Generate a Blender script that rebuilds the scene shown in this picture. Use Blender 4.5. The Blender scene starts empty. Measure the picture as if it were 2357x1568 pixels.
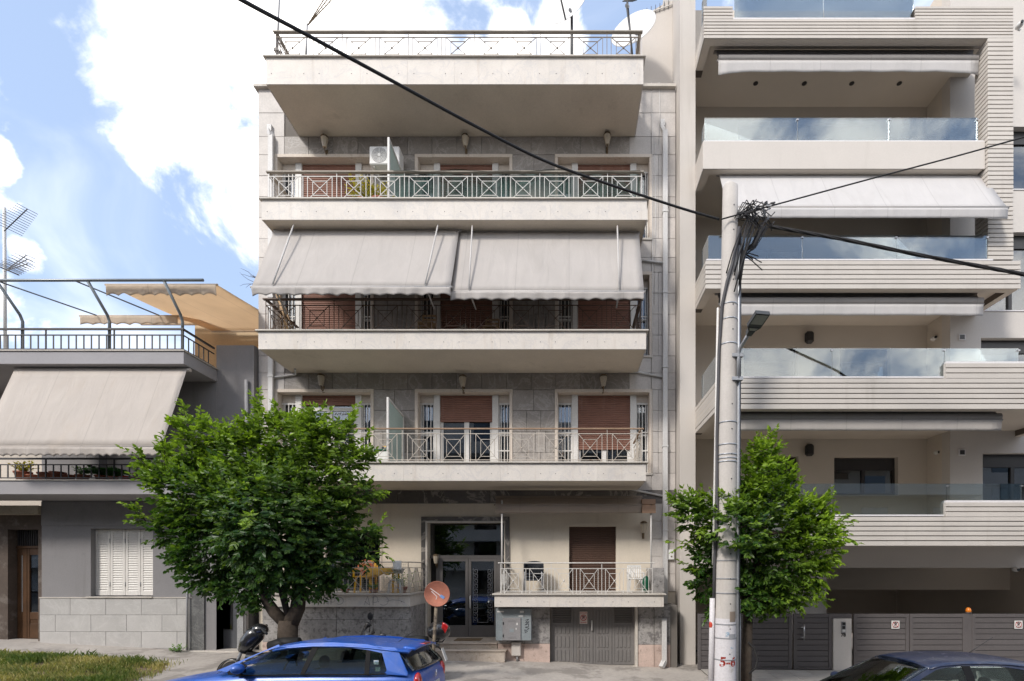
import bpy, math, random
from mathutils import Vector, Matrix, noise as mnoise
random.seed(7)
SC = bpy.context.scene
COL = SC.collection
# ------------------------------------------------------------------ camera
EZ = 2.28                     # eye height above the pavement at the garage
FPX, CX, CY = 1200.0, 1310.0, 1310.0      # focal length and principal point of the (shifted) lens, in 2357x1568 units
cam = bpy.data.cameras.new('camera'); camo = bpy.data.objects.new('camera', cam); COL.objects.link(camo)
camo.location = (0, 0, EZ); camo.rotation_euler = (math.pi/2, 0, 0)
cam.sensor_width = 36.0; cam.lens = 36.0*FPX/2357.0
cam.shift_x = (1178.5-CX)/2357.0; cam.shift_y = (CY-784.0)/2357.0
cam.clip_start = 0.1; cam.clip_end = 3000
SC.camera = camo
# ------------------------------------------------------------------ sun and sky
TX, TZ = 0.74, 0.96           # shadow offsets per metre of depth (right, down)
sun_dir = Vector((TX, 1.0, -TZ)).normalized()          # the way the light travels
elev = math.asin(-sun_dir.z); azim = math.atan2(-sun_dir.x, -sun_dir.y)   # azimuth of the sun from +Y
sl = bpy.data.lights.new('sun', 'SUN'); sl.energy = 1.4; sl.angle = math.radians(10.0); sl.color = (1.0, 0.95, 0.88)
so = bpy.data.objects.new('sun', sl); COL.objects.link(so)
so.rotation_euler = sun_dir.to_track_quat('-Z', 'Y').to_euler(); so.location = (-12, -16, 30)
W = bpy.data.worlds.new('World'); SC.world = W; W.use_nodes = True
SKY_STRENGTH = 0.15
def build_world():
    nt = W.node_tree; N = nt.nodes; L = nt.links
    N.clear()
    out = N.new('ShaderNodeOutputWorld'); bg = N.new('ShaderNodeBackground'); bg.inputs[1].default_value = SKY_STRENGTH
    L.new(bg.outputs[0], out.inputs[0])
    sky = N.new('ShaderNodeTexSky'); sky.sky_type = 'NISHITA'; sky.sun_disc = False
    sky.sun_elevation = elev; sky.sun_rotation = azim; sky.air_density = 1.0; sky.dust_density = 2.0; sky.ozone_density = 1.6
    tc = N.new('ShaderNodeTexCoord')
    nz = N.new('ShaderNodeTexNoise'); nz.inputs['Scale'].default_value = 6.0; nz.inputs['Detail'].default_value = 10; nz.inputs['Roughness'].default_value = 0.60
    nz.inputs['Distortion'].default_value = 0.35
    L.new(tc.outputs['Generated'], nz.inputs['Vector'])
    big = N.new('ShaderNodeTexNoise'); big.inputs['Scale'].default_value = 2.1; big.inputs['Detail'].default_value = 2
    L.new(tc.outputs['Generated'], big.inputs['Vector'])
    def M(op, a, b=None, clamp=False):
        m = N.new('ShaderNodeMath'); m.operation = op; m.use_clamp = clamp
        for i, s in enumerate((a, b)):
            if s is None: continue
            if isinstance(s, (int, float)): m.inputs[i].default_value = s
            else: L.new(s, m.inputs[i])
        return m.outputs[0]
    def mr(s, a, b, c, d, smooth=True):
        m = N.new('ShaderNodeMapRange'); m.interpolation_type = 'SMOOTHSTEP' if smooth else 'LINEAR'
        L.new(s, m.inputs[0])
        for i, x in enumerate((a, b, c, d)): m.inputs[1+i].default_value = x
        return m.outputs[0]
    # cumulus banks: centre (x, y) and radius as they stand in the sky
    banks = [(430,100,135),(275,185,45),(570,70,235),(720,110,280),(430,260,135),(530,360,150),(640,300,230),(600,480,150),(500,440,110),(840,40,140),(930,20,70),
             (-15,365,40),(40,705,62),(-60,690,100),(120,740,45),(1285,45,45),(1175,120,50),(1290,110,55),(1090,140,40),(720,560,120),(60,600,40)]
    def direc(x, y): return Vector(((x-CX)/FPX, 1.0, (CY-y)/FPX)).normalized()
    nrm = N.new('ShaderNodeVectorMath'); nrm.operation = 'NORMALIZE'; L.new(tc.outputs['Generated'], nrm.inputs[0])
    acc = None
    for (x, y, r) in banks:
        c = direc(x, y); e = direc(x+r, y); e2 = direc(x, y+r)
        cr = math.cos(0.5*(c.angle(e)+c.angle(e2))*1.75)
        d = N.new('ShaderNodeVectorMath'); d.operation = 'DOT_PRODUCT'; L.new(nrm.outputs[0], d.inputs[0]); d.inputs[1].default_value = c
        v = mr(d.outputs['Value'], cr, 1.0-(1.0-cr)*0.05, 0.0, 1.0, False)
        v = M('MULTIPLY', v, min(1.0, 0.62+r/500.0))
        acc = v if acc is None else M('MAXIMUM', acc, v)
    # the rest of the sky: broken cloud of the same kind
    sep = N.new('ShaderNodeSeparateXYZ'); L.new(nrm.outputs[0], sep.inputs[0])
    behind = mr(sep.outputs[1], 0.35, -0.05, 0.0, 1.0)
    rest = M('MULTIPLY', mr(big.outputs[0], 0.40, 0.66, 0.0, 1.0), behind)
    acc = M('MAXIMUM', acc, rest)
    dens = M('ADD', M('MULTIPLY', acc, 1.0), M('MULTIPLY', M('SUBTRACT', nz.outputs[0], 0.5), 3.3))
    mask = mr(dens, 0.40, 1.12, 0.0, 1.0)
    wisp = N.new('ShaderNodeTexNoise'); wisp.inputs['Scale'].default_value = 2.6; wisp.inputs['Detail'].default_value = 7; wisp.inputs['Distortion'].default_value = 0.8
    mp = N.new('ShaderNodeMapping'); mp.inputs['Rotation'].default_value = (0.3, 0.5, 0.2); mp.inputs['Scale'].default_value = (1, 1, 2.6)
    L.new(tc.outputs['Generated'], mp.inputs[0]); L.new(mp.outputs[0], wisp.inputs['Vector'])
    thin = mr(wisp.outputs[0], 0.46, 0.80, 0.0, 0.34)
    mask = M('MAXIMUM', mask, thin)
    shade = mr(nz.outputs[0], 0.30, 0.55, 0.80, 1.0)
    cc = N.new('ShaderNodeMix'); cc.data_type = 'RGBA'; L.new(shade, cc.inputs[0])
    cc.inputs[6].default_value = (5.6, 5.5, 5.7, 1); cc.inputs[7].default_value = (8.6, 8.3, 7.9, 1)
    # pale summer haze over the whole blue
    hz = N.new('ShaderNodeMix'); hz.data_type = 'RGBA'; hz.inputs[0].default_value = 0.66
    L.new(sky.outputs[0], hz.inputs[6]); hz.inputs[7].default_value = (1.85, 2.35, 3.3, 1)
    mx = N.new('ShaderNodeMix'); mx.data_type = 'RGBA'; L.new(mask, mx.inputs[0]); L.new(hz.outputs[2], mx.inputs[6]); L.new(cc.outputs[2], mx.inputs[7])
    L.new(mx.outputs[2], bg.inputs[0])
build_world()
SC.view_settings.view_transform = 'Standard'; SC.view_settings.look = 'None'; SC.view_settings.gamma = 1.0
SC.view_settings.exposure = 1.08
SC.cycles.max_bounces = 8; SC.cycles.transparent_max_bounces = 16; SC.cycles.use_denoising = True
SC.cycles.sample_clamp_indirect = 8.0
# ------------------------------------------------------------------ pixels of the picture -> metres on a plane at depth Y
def wx(px, Y): return (px-CX)/FPX*Y
def wz(py, Y): return EZ+(CY-py)/FPX*Y
def P(px, py, Y): return Vector((wx(px, Y), Y, wz(py, Y)))
def ss(r, g, b):
    f = lambda c: (c/255/12.92) if c/255 <= 0.04045 else ((c/255+0.055)/1.055)**2.4
    return (f(r), f(g), f(b))
# ------------------------------------------------------------------ meshes
class MB:
    def __init__(s): s.v = []; s.f = []; s.sm = []
    def add(s, vs, fs, smooth=False):
        o = len(s.v); s.v += [Vector(p) for p in vs]
        for f in fs: s.f.append([o+i for i in f]); s.sm.append(smooth)
        return s
    def box(s, x0, x1, y0, y1, z0, z1, b=0.0):
        if x0 > x1: x0, x1 = x1, x0
        if y0 > y1: y0, y1 = y1, y0
        if z0 > z1: z0, z1 = z1, z0
        b = min(b, 0.45*(x1-x0), 0.45*(y1-y0), 0.45*(z1-z0))
        if b <= 0:
            vs = [(x,y,z) for x in (x0,x1) for y in (y0,y1) for z in (z0,z1)]
            return s.add(vs, [(0,1,3,2),(4,6,7,5),(0,4,5,1),(2,3,7,6),(0,2,6,4),(1,5,7,3)])
        X = (x0, x1); Y = (y0, y1); Z = (z0, z1); vs = []; idx = {}
        for i in (0,1):
            for j in (0,1):
                for k in (0,1):
                    sx, sy, sz = (1-2*i)*b, (1-2*j)*b, (1-2*k)*b
                    for a, q in enumerate(((X[i],Y[j]+sy,Z[k]+sz),(X[i]+sx,Y[j],Z[k]+sz),(X[i]+sx,Y[j]+sy,Z[k]))):
                        idx[(i,j,k,a)] = len(vs); vs.append(q)
        g = lambda i,j,k,a: idx[(i,j,k,a)]
        fs = []
        for i in (0,1):
            q = [g(i,0,0,0),g(i,1,0,0),g(i,1,1,0),g(i,0,1,0)]; fs.append(q if i else q[::-1])
            q = [g(0,i,0,1),g(1,i,0,1),g(1,i,1,1),g(0,i,1,1)]; fs.append(q[::-1] if i else q)
            q = [g(0,0,i,2),g(1,0,i,2),g(1,1,i,2),g(0,1,i,2)]; fs.append(q if i else q[::-1])
        for i in (0,1):
            for j in (0,1):
                q = [g(i,j,0,0),g(i,j,1,0),g(i,j,1,1),g(i,j,0,1)]; fs.append(q if (i==j) else q[::-1])
                q = [g(i,0,j,0),g(i,1,j,0),g(i,1,j,2),g(i,0,j,2)]; fs.append(q if (i!=j) else q[::-1])
                q = [g(0,i,j,1),g(1,i,j,1),g(1,i,j,2),g(0,i,j,2)]; fs.append(q if (i==j) else q[::-1])
        for i in (0,1):
            for j in (0,1):
                for k in (0,1):
                    t = [g(i,j,k,0),g(i,j,k,1),g(i,j,k,2)]; fs.append(t if (i+j+k)%2 else t[::-1])
        return s.add(vs, fs)
    def bar(s, a, b, w, h=None, up=(0,0,1)):
        a = Vector(a); b = Vector(b); h = w if h is None else h
        d = (b-a).normalized(); u = Vector(up)
        if abs(d.dot(u)) > 0.98: u = Vector((0,1,0))
        r = d.cross(u).normalized()*w/2; t = r.cross(d).normalized()*h/2
        vs = [a-r-t,a+r-t,a+r+t,a-r+t,b-r-t,b+r-t,b+r+t,b-r+t]
        return s.add(vs, [(0,1,2,3),(7,6,5,4),(0,4,5,1),(1,5,6,2),(2,6,7,3),(3,7,4,0)])
    def tube(s, pts, r, n=8, caps=True, smooth=True):
        pts = [Vector(p) for p in pts]; m = len(pts)
        rs = r if isinstance(r, (list, tuple)) else [r]*m
        vs = []; fs = []; u = None
        for i, p in enumerate(pts):
            d = (pts[min(i+1,m-1)]-pts[max(i-1,0)])
            d = d.normalized() if d.length > 1e-9 else Vector((0,0,1))
            if u is None:
                u = Vector((0,0,1)) if abs(d.z) < 0.9 else Vector((1,0,0))
            u = (u-d*u.dot(d)).normalized(); w = d.cross(u)
            for k in range(n):
                a = 2*math.pi*k/n; vs.append(p+(u*math.cos(a)+w*math.sin(a))*rs[i])
        for i in range(m-1):
            for k in range(n):
                fs.append((i*n+k, i*n+(k+1)%n, (i+1)*n+(k+1)%n, (i+1)*n+k))
        s.add(vs, fs, smooth)
        if caps:
            o = len(s.v)-len(vs)
            s.f.append([o+k for k in range(n)][::-1]); s.sm.append(False)
            s.f.append([o+(m-1)*n+k for k in range(n)]); s.sm.append(False)
        return s
    def lathe(s, prof, c=(0,0,0), n=16, axis='z', smooth=True, cap=True):
        vs = []; fs = []; c = Vector(c); m = len(prof)
        for (r, h) in prof:
            for k in range(n):
                a = 2*math.pi*k/n; q = (r*math.cos(a), r*math.sin(a), h)
                if axis == 'y': q = (q[0], h, q[1])
                if axis == 'x': q = (h, q[0], q[1])
                vs.append(c+Vector(q))
        for i in range(m-1):
            for k in range(n): fs.append((i*n+k, i*n+(k+1)%n, (i+1)*n+(k+1)%n, (i+1)*n+k))
        s.add(vs, fs, smooth)
        if cap:
            o = len(s.v)-len(vs)
            s.f.append([o+k for k in range(n)][::-1]); s.sm.append(False)
            s.f.append([o+(m-1)*n+k for k in range(n)]); s.sm.append(False)
        return s
    def ball(s, c, r, n=10, m=6, sc=(1,1,1)):
        vs = []; fs = []; c = Vector(c)
        for i in range(m+1):
            t = math.pi*i/m
            for k in range(n):
                a = 2*math.pi*k/n
                vs.append(c+Vector((r*sc[0]*math.sin(t)*math.cos(a), r*sc[1]*math.sin(t)*math.sin(a), r*sc[2]*math.cos(t))))
        for i in range(m):
            for k in range(n): fs.append((i*n+k, (i+1)*n+k, (i+1)*n+(k+1)%n, i*n+(k+1)%n))
        return s.add(vs, fs, True)
    def prism(s, poly, axis, a0, a1):
        n = len(poly); vs = []
        for a in (a0, a1):
            for (p, q) in poly:
                vs.append({'x': (a,p,q), 'y': (p,a,q), 'z': (p,q,a)}[axis])
        fs = [tuple(range(n))[::-1], tuple(range(n, 2*n))]
        for i in range(n): fs.append((i, (i+1)%n, n+(i+1)%n, n+i))
        return s.add(vs, fs)
    def grid(s, fn, nu, nv, smooth=True, thick=None):
        P0 = [[Vector(fn(i/nu, j/nv)) for j in range(nv+1)] for i in range(nu+1)]
        vs = [p for row in P0 for p in row]; w = nv+1
        fs = [(i*w+j, (i+1)*w+j, (i+1)*w+j+1, i*w+j+1) for i in range(nu) for j in range(nv)]
        if thick:
            nrm = [[Vector((0,0,0)) for _ in range(nv+1)] for _ in range(nu+1)]
            for i in range(nu+1):
                for j in range(nv+1):
                    a = P0[min(i+1,nu)][j]-P0[max(i-1,0)][j]; b = P0[i][min(j+1,nv)]-P0[i][max(j-1,0)]
                    q = a.cross(b); nrm[i][j] = q.normalized() if q.length > 1e-12 else Vector((0,-1,0))
            o = len(vs)
            vs += [P0[i][j]-nrm[i][j]*thick for i in range(nu+1) for j in range(nv+1)]
            fs += [(o+i*w+j+1, o+(i+1)*w+j+1, o+(i+1)*w+j, o+i*w+j) for i in range(nu) for j in range(nv)]
            for i in range(nu):
                fs.append((i*w, o+i*w, o+(i+1)*w, (i+1)*w)); fs.append((i*w+nv, (i+1)*w+nv, o+(i+1)*w+nv, o+i*w+nv))
            for j in range(nv):
                fs.append((j, j+1, o+j+1, o+j)); fs.append((nu*w+j, o+nu*w+j, o+nu*w+j+1, nu*w+j+1))
        return s.add(vs, fs, smooth)
    def xf(s, m, start=0):
        for i in range(start, len(s.v)): s.v[i] = m @ s.v[i]
        return s
WPOS = {}
def _wp(p): return WPOS[p.name] if p else Vector((0,0,0))
def obj(name, mb, mat, parent=None, origin=None):
    """link what mb holds as ONE mesh object; vertices are given in world coordinates"""
    vs = mb.v
    lo = Vector((min(p.x for p in vs), min(p.y for p in vs), min(p.z for p in vs)))
    hi = Vector((max(p.x for p in vs), max(p.y for p in vs), max(p.z for p in vs)))
    c = Vector(origin) if origin is not None else Vector(((lo.x+hi.x)/2, (lo.y+hi.y)/2, lo.z))
    me = bpy.data.meshes.new(name)
    me.from_pydata([p-c for p in vs], [], mb.f)
    me.polygons.foreach_set('use_smooth', mb.sm); me.update()
    me.materials.append(MAT[mat] if isinstance(mat, str) else mat)
    o = bpy.data.objects.new(name, me); COL.objects.link(o)
    o.location = c-_wp(parent)
    if parent: o.parent = parent
    WPOS[o.name] = c
    return o
def dup(o, w, parent=None, name=None, rotz=None):
    """another object that shares o's mesh, standing at world point w"""
    c = o.copy()
    if name: c.name = name
    COL.objects.link(c); w = Vector(w)
    c.parent = parent; c.location = w-_wp(parent)
    if rotz is not None: c.rotation_euler = (0, 0, rotz)
    WPOS[c.name] = w
    return c
def tag(o, label, cat, group=None):
    o['label'] = label; o['category'] = cat
    if group: o['group'] = group
    return o
def thing(name, label, cat, loc=(0,0,0), group=None):
    o = bpy.data.objects.new(name, None); COL.objects.link(o); o.location = Vector(loc); o.empty_display_size = 0.2
    WPOS[o.name] = Vector(loc)
    return tag(o, label, cat, group)
def struct(name, mb, mat, parent=None):
    o = obj(name, mb, mat, parent); o['kind'] = 'structure'; return o
def text_mb(txt, size, at, right=(1,0,0), up=(0,0,1), depth=0.002, bold=0.0, shear=0.0):
    """lettering as thin real geometry"""
    cu = bpy.data.curves.new('lettering', 'FONT'); cu.body = txt; cu.size = size; cu.extrude = depth; cu.offset = bold; cu.shear = shear
    cu.align_x = 'CENTER'; cu.align_y = 'CENTER'; cu.resolution_u = 3
    to = bpy.data.objects.new('lettering', cu); COL.objects.link(to)
    dg = bpy.context.evaluated_depsgraph_get(); me = to.evaluated_get(dg).to_mesh()
    r = Vector(right).normalized(); u = Vector(up).normalized(); n = r.cross(u); a = Vector(at)
    mb = MB(); mb.add([a+r*v.co.x+u*v.co.y+n*v.co.z for v in me.vertices], [tuple(p.vertices) for p in me.polygons])
    to.evaluated_get(dg).to_mesh_clear(); bpy.data.objects.remove(to); bpy.data.curves.remove(cu)
    return mb
# ------------------------------------------------------------------ materials
MAT = {}
def newmat(name):
    m = bpy.data.materials.new(name); m.use_nodes = True; MAT[name] = m
    return m, m.node_tree.nodes, m.node_tree.links, m.node_tree.nodes['Principled BSDF']
def _noise(N, L, scale, detail=4, rough=0.55, vec=None, dist=0.0):
    t = N.new('ShaderNodeTexNoise'); t.inputs['Scale'].default_value = scale; t.inputs['Detail'].default_value = detail
    t.inputs['Roughness'].default_value = rough; t.inputs['Distortion'].default_value = dist
    if vec is not None: L.new(vec, t.inputs['Vector'])
    return t.outputs[0]
def _range(N, L, s, a, b, c, d, smooth=False):
    m = N.new('ShaderNodeMapRange'); L.new(s, m.inputs[0])
    if smooth: m.interpolation_type = 'SMOOTHSTEP'
    for i, x in enumerate((a,b,c,d)): m.inputs[1+i].default_value = x
    return m.outputs[0]
def _mix(N, L, fac, a, b, mode='MIX'):
    m = N.new('ShaderNodeMix'); m.data_type = 'RGBA'; m.blend_type = mode
    if isinstance(fac, (int,float)): m.inputs[0].default_value = fac
    else: L.new(fac, m.inputs[0])
    for i, s in ((6,a),(7,b)):
        if isinstance(s, tuple): m.inputs[i].default_value = (*s[:3], 1)
        else: L.new(s, m.inputs[i])
    return m.outputs[2]
def mat(name, col, rough=0.8, spec=0.3, metal=0.0, var=0.10, scale=1.6, fine=0.05, fscale=30, rnd=0.0,
        streak=None, sfac=0.5, sscale=5.0, sthr=(0.55,0.75), bump=0.0, bscale=60, blot=None, bfac=0.5, bthr=(0.55,0.7), blscale=2.0, vein=None, vscale=2.5, coat=0.0):
    m, N, L, B = newmat(name)
    geo = N.new('ShaderNodeNewGeometry'); pos = geo.outputs['Position']
    c = _mix(N, L, _range(N, L, _noise(N, L, scale, 5, 0.6, pos), 0.3, 0.7, 0, 1), tuple(x*(1-var) for x in col), tuple(x*(1+var) for x in col))
    if fine:
        k = _range(N, L, _noise(N, L, fscale, 3, 0.6, pos), 0.25, 0.75, 1-fine*2, 1+fine*2)
        cmb = N.new('ShaderNodeCombineColor')
        for i in range(3): L.new(k, cmb.inputs[i])
        c = _mix(N, L, 1.0, c, cmb.outputs[0], 'MULTIPLY')
    if rnd:
        oi = N.new('ShaderNodeObjectInfo'); k = _range(N, L, oi.outputs['Random'], 0, 1, 1-rnd, 1+rnd)
        cmb = N.new('ShaderNodeCombineColor')
        for i in range(3): L.new(k, cmb.inputs[i])
        c = _mix(N, L, 1.0, c, cmb.outputs[0], 'MULTIPLY')
    if vein:
        add = pos
        if rnd:
            vm = N.new('ShaderNodeVectorMath'); vm.operation = 'MULTIPLY_ADD'
            vm.inputs[0].default_value = (7.3, 5.1, 9.7); L.new(oi.outputs['Random'], vm.inputs[1]); L.new(pos, vm.inputs[2]); add = vm.outputs[0]
        n1 = _noise(N, L, vscale, 6, 0.62, add, 1.2)
        ab = N.new('ShaderNodeMath'); ab.operation = 'ABSOLUTE'
        sb = N.new('ShaderNodeMath'); sb.operation = 'SUBTRACT'; L.new(n1, sb.inputs[0]); sb.inputs[1].default_value = 0.5; L.new(sb.outputs[0], ab.inputs[0])
        c = _mix(N, L, _range(N, L, ab.outputs[0], 0.0, 0.03, vein[3], 0.0), c, vein[:3])
    if blot:
        c = _mix(N, L, _range(N, L, _noise(N, L, blscale, 7, 0.68, pos), bthr[0], bthr[1], 0, bfac, True), c, blot)
    if streak:
        mp = N.new('ShaderNodeMapping'); mp.inputs['Scale'].default_value = (sscale, sscale, sscale*0.09); L.new(pos, mp.inputs[0])
        c = _mix(N, L, _range(N, L, _noise(N, L, 1.0, 6, 0.65, mp.outputs[0]), sthr[0], sthr[1], 0, sfac, True), c, streak)
    L.new(c, B.inputs['Base Color'])
    B.inputs['Roughness'].default_value = rough; B.inputs['Metallic'].default_value = metal
    B.inputs['Specular IOR Level'].default_value = spec
    if coat: B.inputs['Coat Weight'].default_value = coat; B.inputs['Coat Roughness'].default_value = 0.06
    if bump:
        bp = N.new('ShaderNodeBump'); bp.inputs['Strength'].default_value = bump; bp.inputs['Distance'].default_value = 0.01
        L.new(_noise(N, L, bscale, 6, 0.65, pos), bp.inputs['Height']); L.new(bp.outputs[0], B.inputs['Normal'])
    return m
def glass(name, tint=(0.8,0.9,0.88), refl=0.12, rough=0.0, edge=0.9):
    """thin pane: lets light through, mirrors the sky more at grazing angles"""
    m, N, L, B = newmat(name); N.remove(B); out = N['Material Output']
    tr = N.new('ShaderNodeBsdfTransparent'); tr.inputs[0].default_value = (*tint, 1)
    gl = N.new('ShaderNodeBsdfGlossy'); gl.inputs['Roughness'].default_value = rough; gl.inputs[0].default_value = (0.95,0.97,1,1)
    lw = N.new('ShaderNodeFresnel'); lw.inputs['IOR'].default_value = 1.5
    fac = _range(N, L, lw.outputs[0], 0.04, 1.0, refl, edge)
    mx = N.new('ShaderNodeMixShader'); L.new(fac, mx.inputs[0]); L.new(tr.outputs[0], mx.inputs[1]); L.new(gl.outputs[0], mx.inputs[2])
    L.new(mx.outputs[0], out.inputs[0]); return m
def cloth(name, col, trans=0.25, var=0.05, streak=None, sfac=0.3):
    """awning canvas: matt, lets some light through"""
    mat(name, col, rough=0.9, spec=0.1, var=var, scale=0.9, fine=0.02, fscale=90, streak=streak, sfac=sfac, sscale=3.0, sthr=(0.5,0.8))
    m = MAT[name]; N = m.node_tree.nodes; L = m.node_tree.links; B = N['Principled BSDF']; out = N['Material Output']
    t = N.new('ShaderNodeBsdfTranslucent'); mx = N.new('ShaderNodeMixShader'); mx.inputs[0].default_value = trans
    src = B.inputs['Base Color'].links[0].from_socket
    ge = N.new('ShaderNodeNewGeometry'); sp = N.new('ShaderNodeSeparateXYZ'); L.new(ge.outputs['Position'], sp.inputs[0])
    pm = N.new('ShaderNodeMath'); pm.operation = 'PINGPONG'; L.new(sp.outputs[0], pm.inputs[0]); pm.inputs[1].default_value = 0.60
    src = _mix(N, L, _range(N, L, pm.outputs[0], 0.004, 0.014, 0.30, 0.0), src, tuple(x*0.55 for x in col))
    mp = N.new('ShaderNodeMapping'); mp.inputs['Scale'].default_value = (1.6, 0.35, 0.5); L.new(ge.outputs['Position'], mp.inputs[0])
    nn = _noise(N, L, 2.2, 4, 0.5, mp.outputs[0], 0.6)
    src = _mix(N, L, _range(N, L, nn, 0.50, 0.78, 0.0, 0.16), src, tuple(x*0.62 for x in (col[0], col[1]*0.97, col[2]*0.92)))
    bp = N.new('ShaderNodeBump'); bp.inputs['Strength'].default_value = 0.55; bp.inputs['Distance'].default_value = 0.05; L.new(nn, bp.inputs['Height']); L.new(bp.outputs[0], B.inputs['Normal'])
    L.new(src, B.inputs['Base Color']); L.new(src, t.inputs[0])
    L.new(B.outputs[0], mx.inputs[1]); L.new(t.outputs[0], mx.inputs[2]); L.new(mx.outputs[0], out.inputs[0])
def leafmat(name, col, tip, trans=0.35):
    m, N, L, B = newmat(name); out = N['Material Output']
    at = N.new('ShaderNodeAttribute'); at.attribute_name = 'age_light'
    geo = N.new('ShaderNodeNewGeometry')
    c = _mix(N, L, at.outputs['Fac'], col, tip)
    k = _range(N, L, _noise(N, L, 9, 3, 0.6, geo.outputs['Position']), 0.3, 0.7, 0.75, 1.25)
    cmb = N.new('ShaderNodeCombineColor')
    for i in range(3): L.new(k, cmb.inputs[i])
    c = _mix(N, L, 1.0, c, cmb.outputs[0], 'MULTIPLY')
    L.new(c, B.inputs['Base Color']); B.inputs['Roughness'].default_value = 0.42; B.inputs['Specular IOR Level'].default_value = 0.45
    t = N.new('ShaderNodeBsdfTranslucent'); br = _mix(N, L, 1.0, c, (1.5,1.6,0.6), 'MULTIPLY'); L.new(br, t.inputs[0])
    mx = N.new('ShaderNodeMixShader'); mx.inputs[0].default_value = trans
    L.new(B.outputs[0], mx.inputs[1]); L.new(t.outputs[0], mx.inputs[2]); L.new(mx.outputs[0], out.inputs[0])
WHITE_MARBLE = (0.60,0.555,0.505)
mat('marble_white', WHITE_MARBLE, rough=0.55, spec=0.35, var=0.06, scale=2.2, fine=0.03, rnd=0.025, streak=(0.36,0.27,0.19), sfac=0.6, sscale=4.0, sthr=(0.54,0.80), blot=(0.45,0.43,0.42), bfac=0.4, bthr=(0.52,0.75), blscale=1.7, vein=(0.42,0.41,0.42,0.35), vscale=1.6)
mat('marble_coping', (0.50,0.46,0.41), rough=0.6, var=0.12, rnd=0.05, blot=(0.25,0.21,0.16), bfac=0.5, blscale=4)
mat('marble_grey', (0.255,0.23,0.208), rough=0.5, spec=0.35, var=0.14, scale=2.5, fine=0.07, fscale=26, rnd=0.13, streak=(0.15,0.13,0.118), sfac=0.35, sscale=5, sthr=(0.55,0.8), vein=(0.50,0.47,0.44,0.35), vscale=1.3, blot=(0.20,0.182,0.17), bfac=0.45, blscale=5)
mat('marble_base', (0.30,0.285,0.275), rough=0.6, var=0.2, scale=3, fine=0.10, fscale=22, rnd=0.12, blot=(0.13,0.12,0.12), bfac=0.8, bthr=(0.50,0.62), blscale=9, streak=(0.12,0.11,0.10), sfac=0.5)
mat('marble_light', (0.47,0.435,0.405), rough=0.5, spec=0.35, var=0.10, scale=2.5, fine=0.05, fscale=26, rnd=0.10, streak=(0.28,0.25,0.23), sfac=0.3, sscale=5, blot=(0.36,0.34,0.33), bfac=0.4, blscale=4)
mat('marble_dark', (0.115,0.105,0.10), rough=0.4, spec=0.4, var=0.25, rnd=0.12, fine=0.06, vein=(0.42,0.38,0.34,0.6), vscale=0.9)
mat('stone_pink', (0.50,0.385,0.335), rough=0.7, var=0.14, rnd=0.08, scale=3, blot=(0.24,0.18,0.15), bfac=0.7, bthr=(0.55,0.68), blscale=8, streak=(0.25,0.18,0.14), sfac=0.4)
mat('joint', (0.16,0.145,0.13), rough=0.9, fine=0)
mat('plaster_cream', (0.63,0.56,0.465), rough=0.9, spec=0.15, var=0.05, scale=1.1, fine=0.02, bump=0.15, bscale=90, streak=(0.38,0.31,0.24), sfac=0.25, sscale=3)
mat('soffit', (0.63,0.56,0.465), rough=0.9, spec=0.1, var=0.08, scale=0.9, fine=0.03, blot=(0.33,0.28,0.22), bfac=0.4, bthr=(0.55,0.78), blscale=1.5, bump=0.1, bscale=80)
mat('frame_beige', (0.56,0.49,0.42), rough=0.6, var=0.07, blot=(0.34,0.25,0.17), bfac=0.55, bthr=(0.58,0.72), blscale=7, streak=(0.33,0.24,0.16), sfac=0.4, sscale=8)
mat('paint_white', (0.62,0.60,0.57), rough=0.5, spec=0.4, var=0.05, blot=(0.40,0.34,0.28), bfac=0.35, bthr=(0.6,0.75), blscale=6)
mat('shutter_red', (0.225,0.112,0.080), rough=0.6, var=0.10, scale=2.5, fine=0.03, streak=(0.33,0.22,0.18), sfac=0.4, sscale=4)
mat('shutter_brown', (0.085,0.048,0.034), rough=0.55, var=0.12, streak=(0.13,0.09,0.07), sfac=0.3)
mat('metal_white', (0.56,0.54,0.51), rough=0.5, var=0.06, blot=(0.36,0.22,0.13), bfac=0.6, bthr=(0.6,0.72), blscale=14)
mat('metal_beige', (0.43,0.385,0.33), rough=0.55, var=0.08, blot=(0.24,0.14,0.085), bfac=0.7, bthr=(0.55,0.7), blscale=12)
mat('metal_taupe', (0.19,0.155,0.125), rough=0.55, var=0.1, blot=(0.28,0.22,0.17), bfac=0.5, blscale=8)
mat('metal_brown', (0.105,0.068,0.048), rough=0.55, var=0.15, blot=(0.17,0.11,0.08), bfac=0.5, blscale=10)
mat('rail_wood', (0.30,0.20,0.13), rough=0.6, var=0.15, blot=(0.42,0.36,0.30), bfac=0.6, blscale=3)
mat('handrail_grey', (0.30,0.265,0.22), rough=0.6, var=0.15, blot=(0.45,0.41,0.36), bfac=0.5, blscale=2)
mat('pipe', (0.55,0.54,0.53), rough=0.5, var=0.05, rnd=0.04, streak=(0.35,0.31,0.27), sfac=0.35, sscale=10)
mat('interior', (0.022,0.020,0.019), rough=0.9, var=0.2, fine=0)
mat('curtain', (0.10,0.105,0.13), rough=0.9, var=0.2, streak=(0.2,0.2,0.24), sfac=0.4, sscale=14)
mat('dark_blind', (0.016,0.022,0.032), rough=0.8, var=0.3)
mat('blue_blind', (0.07,0.08,0.20), rough=0.8, var=0.2)
glass('pane', (0.55,0.60,0.62), refl=0.12)
glass('pane_frosted', (0.62,0.78,0.72), refl=0.10, rough=0.25)
mat('frosted_panel', (0.40,0.50,0.455), rough=0.25, spec=0.5, var=0.05)
cloth('canvas_grey', (0.48,0.447,0.42), trans=0.18)
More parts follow.
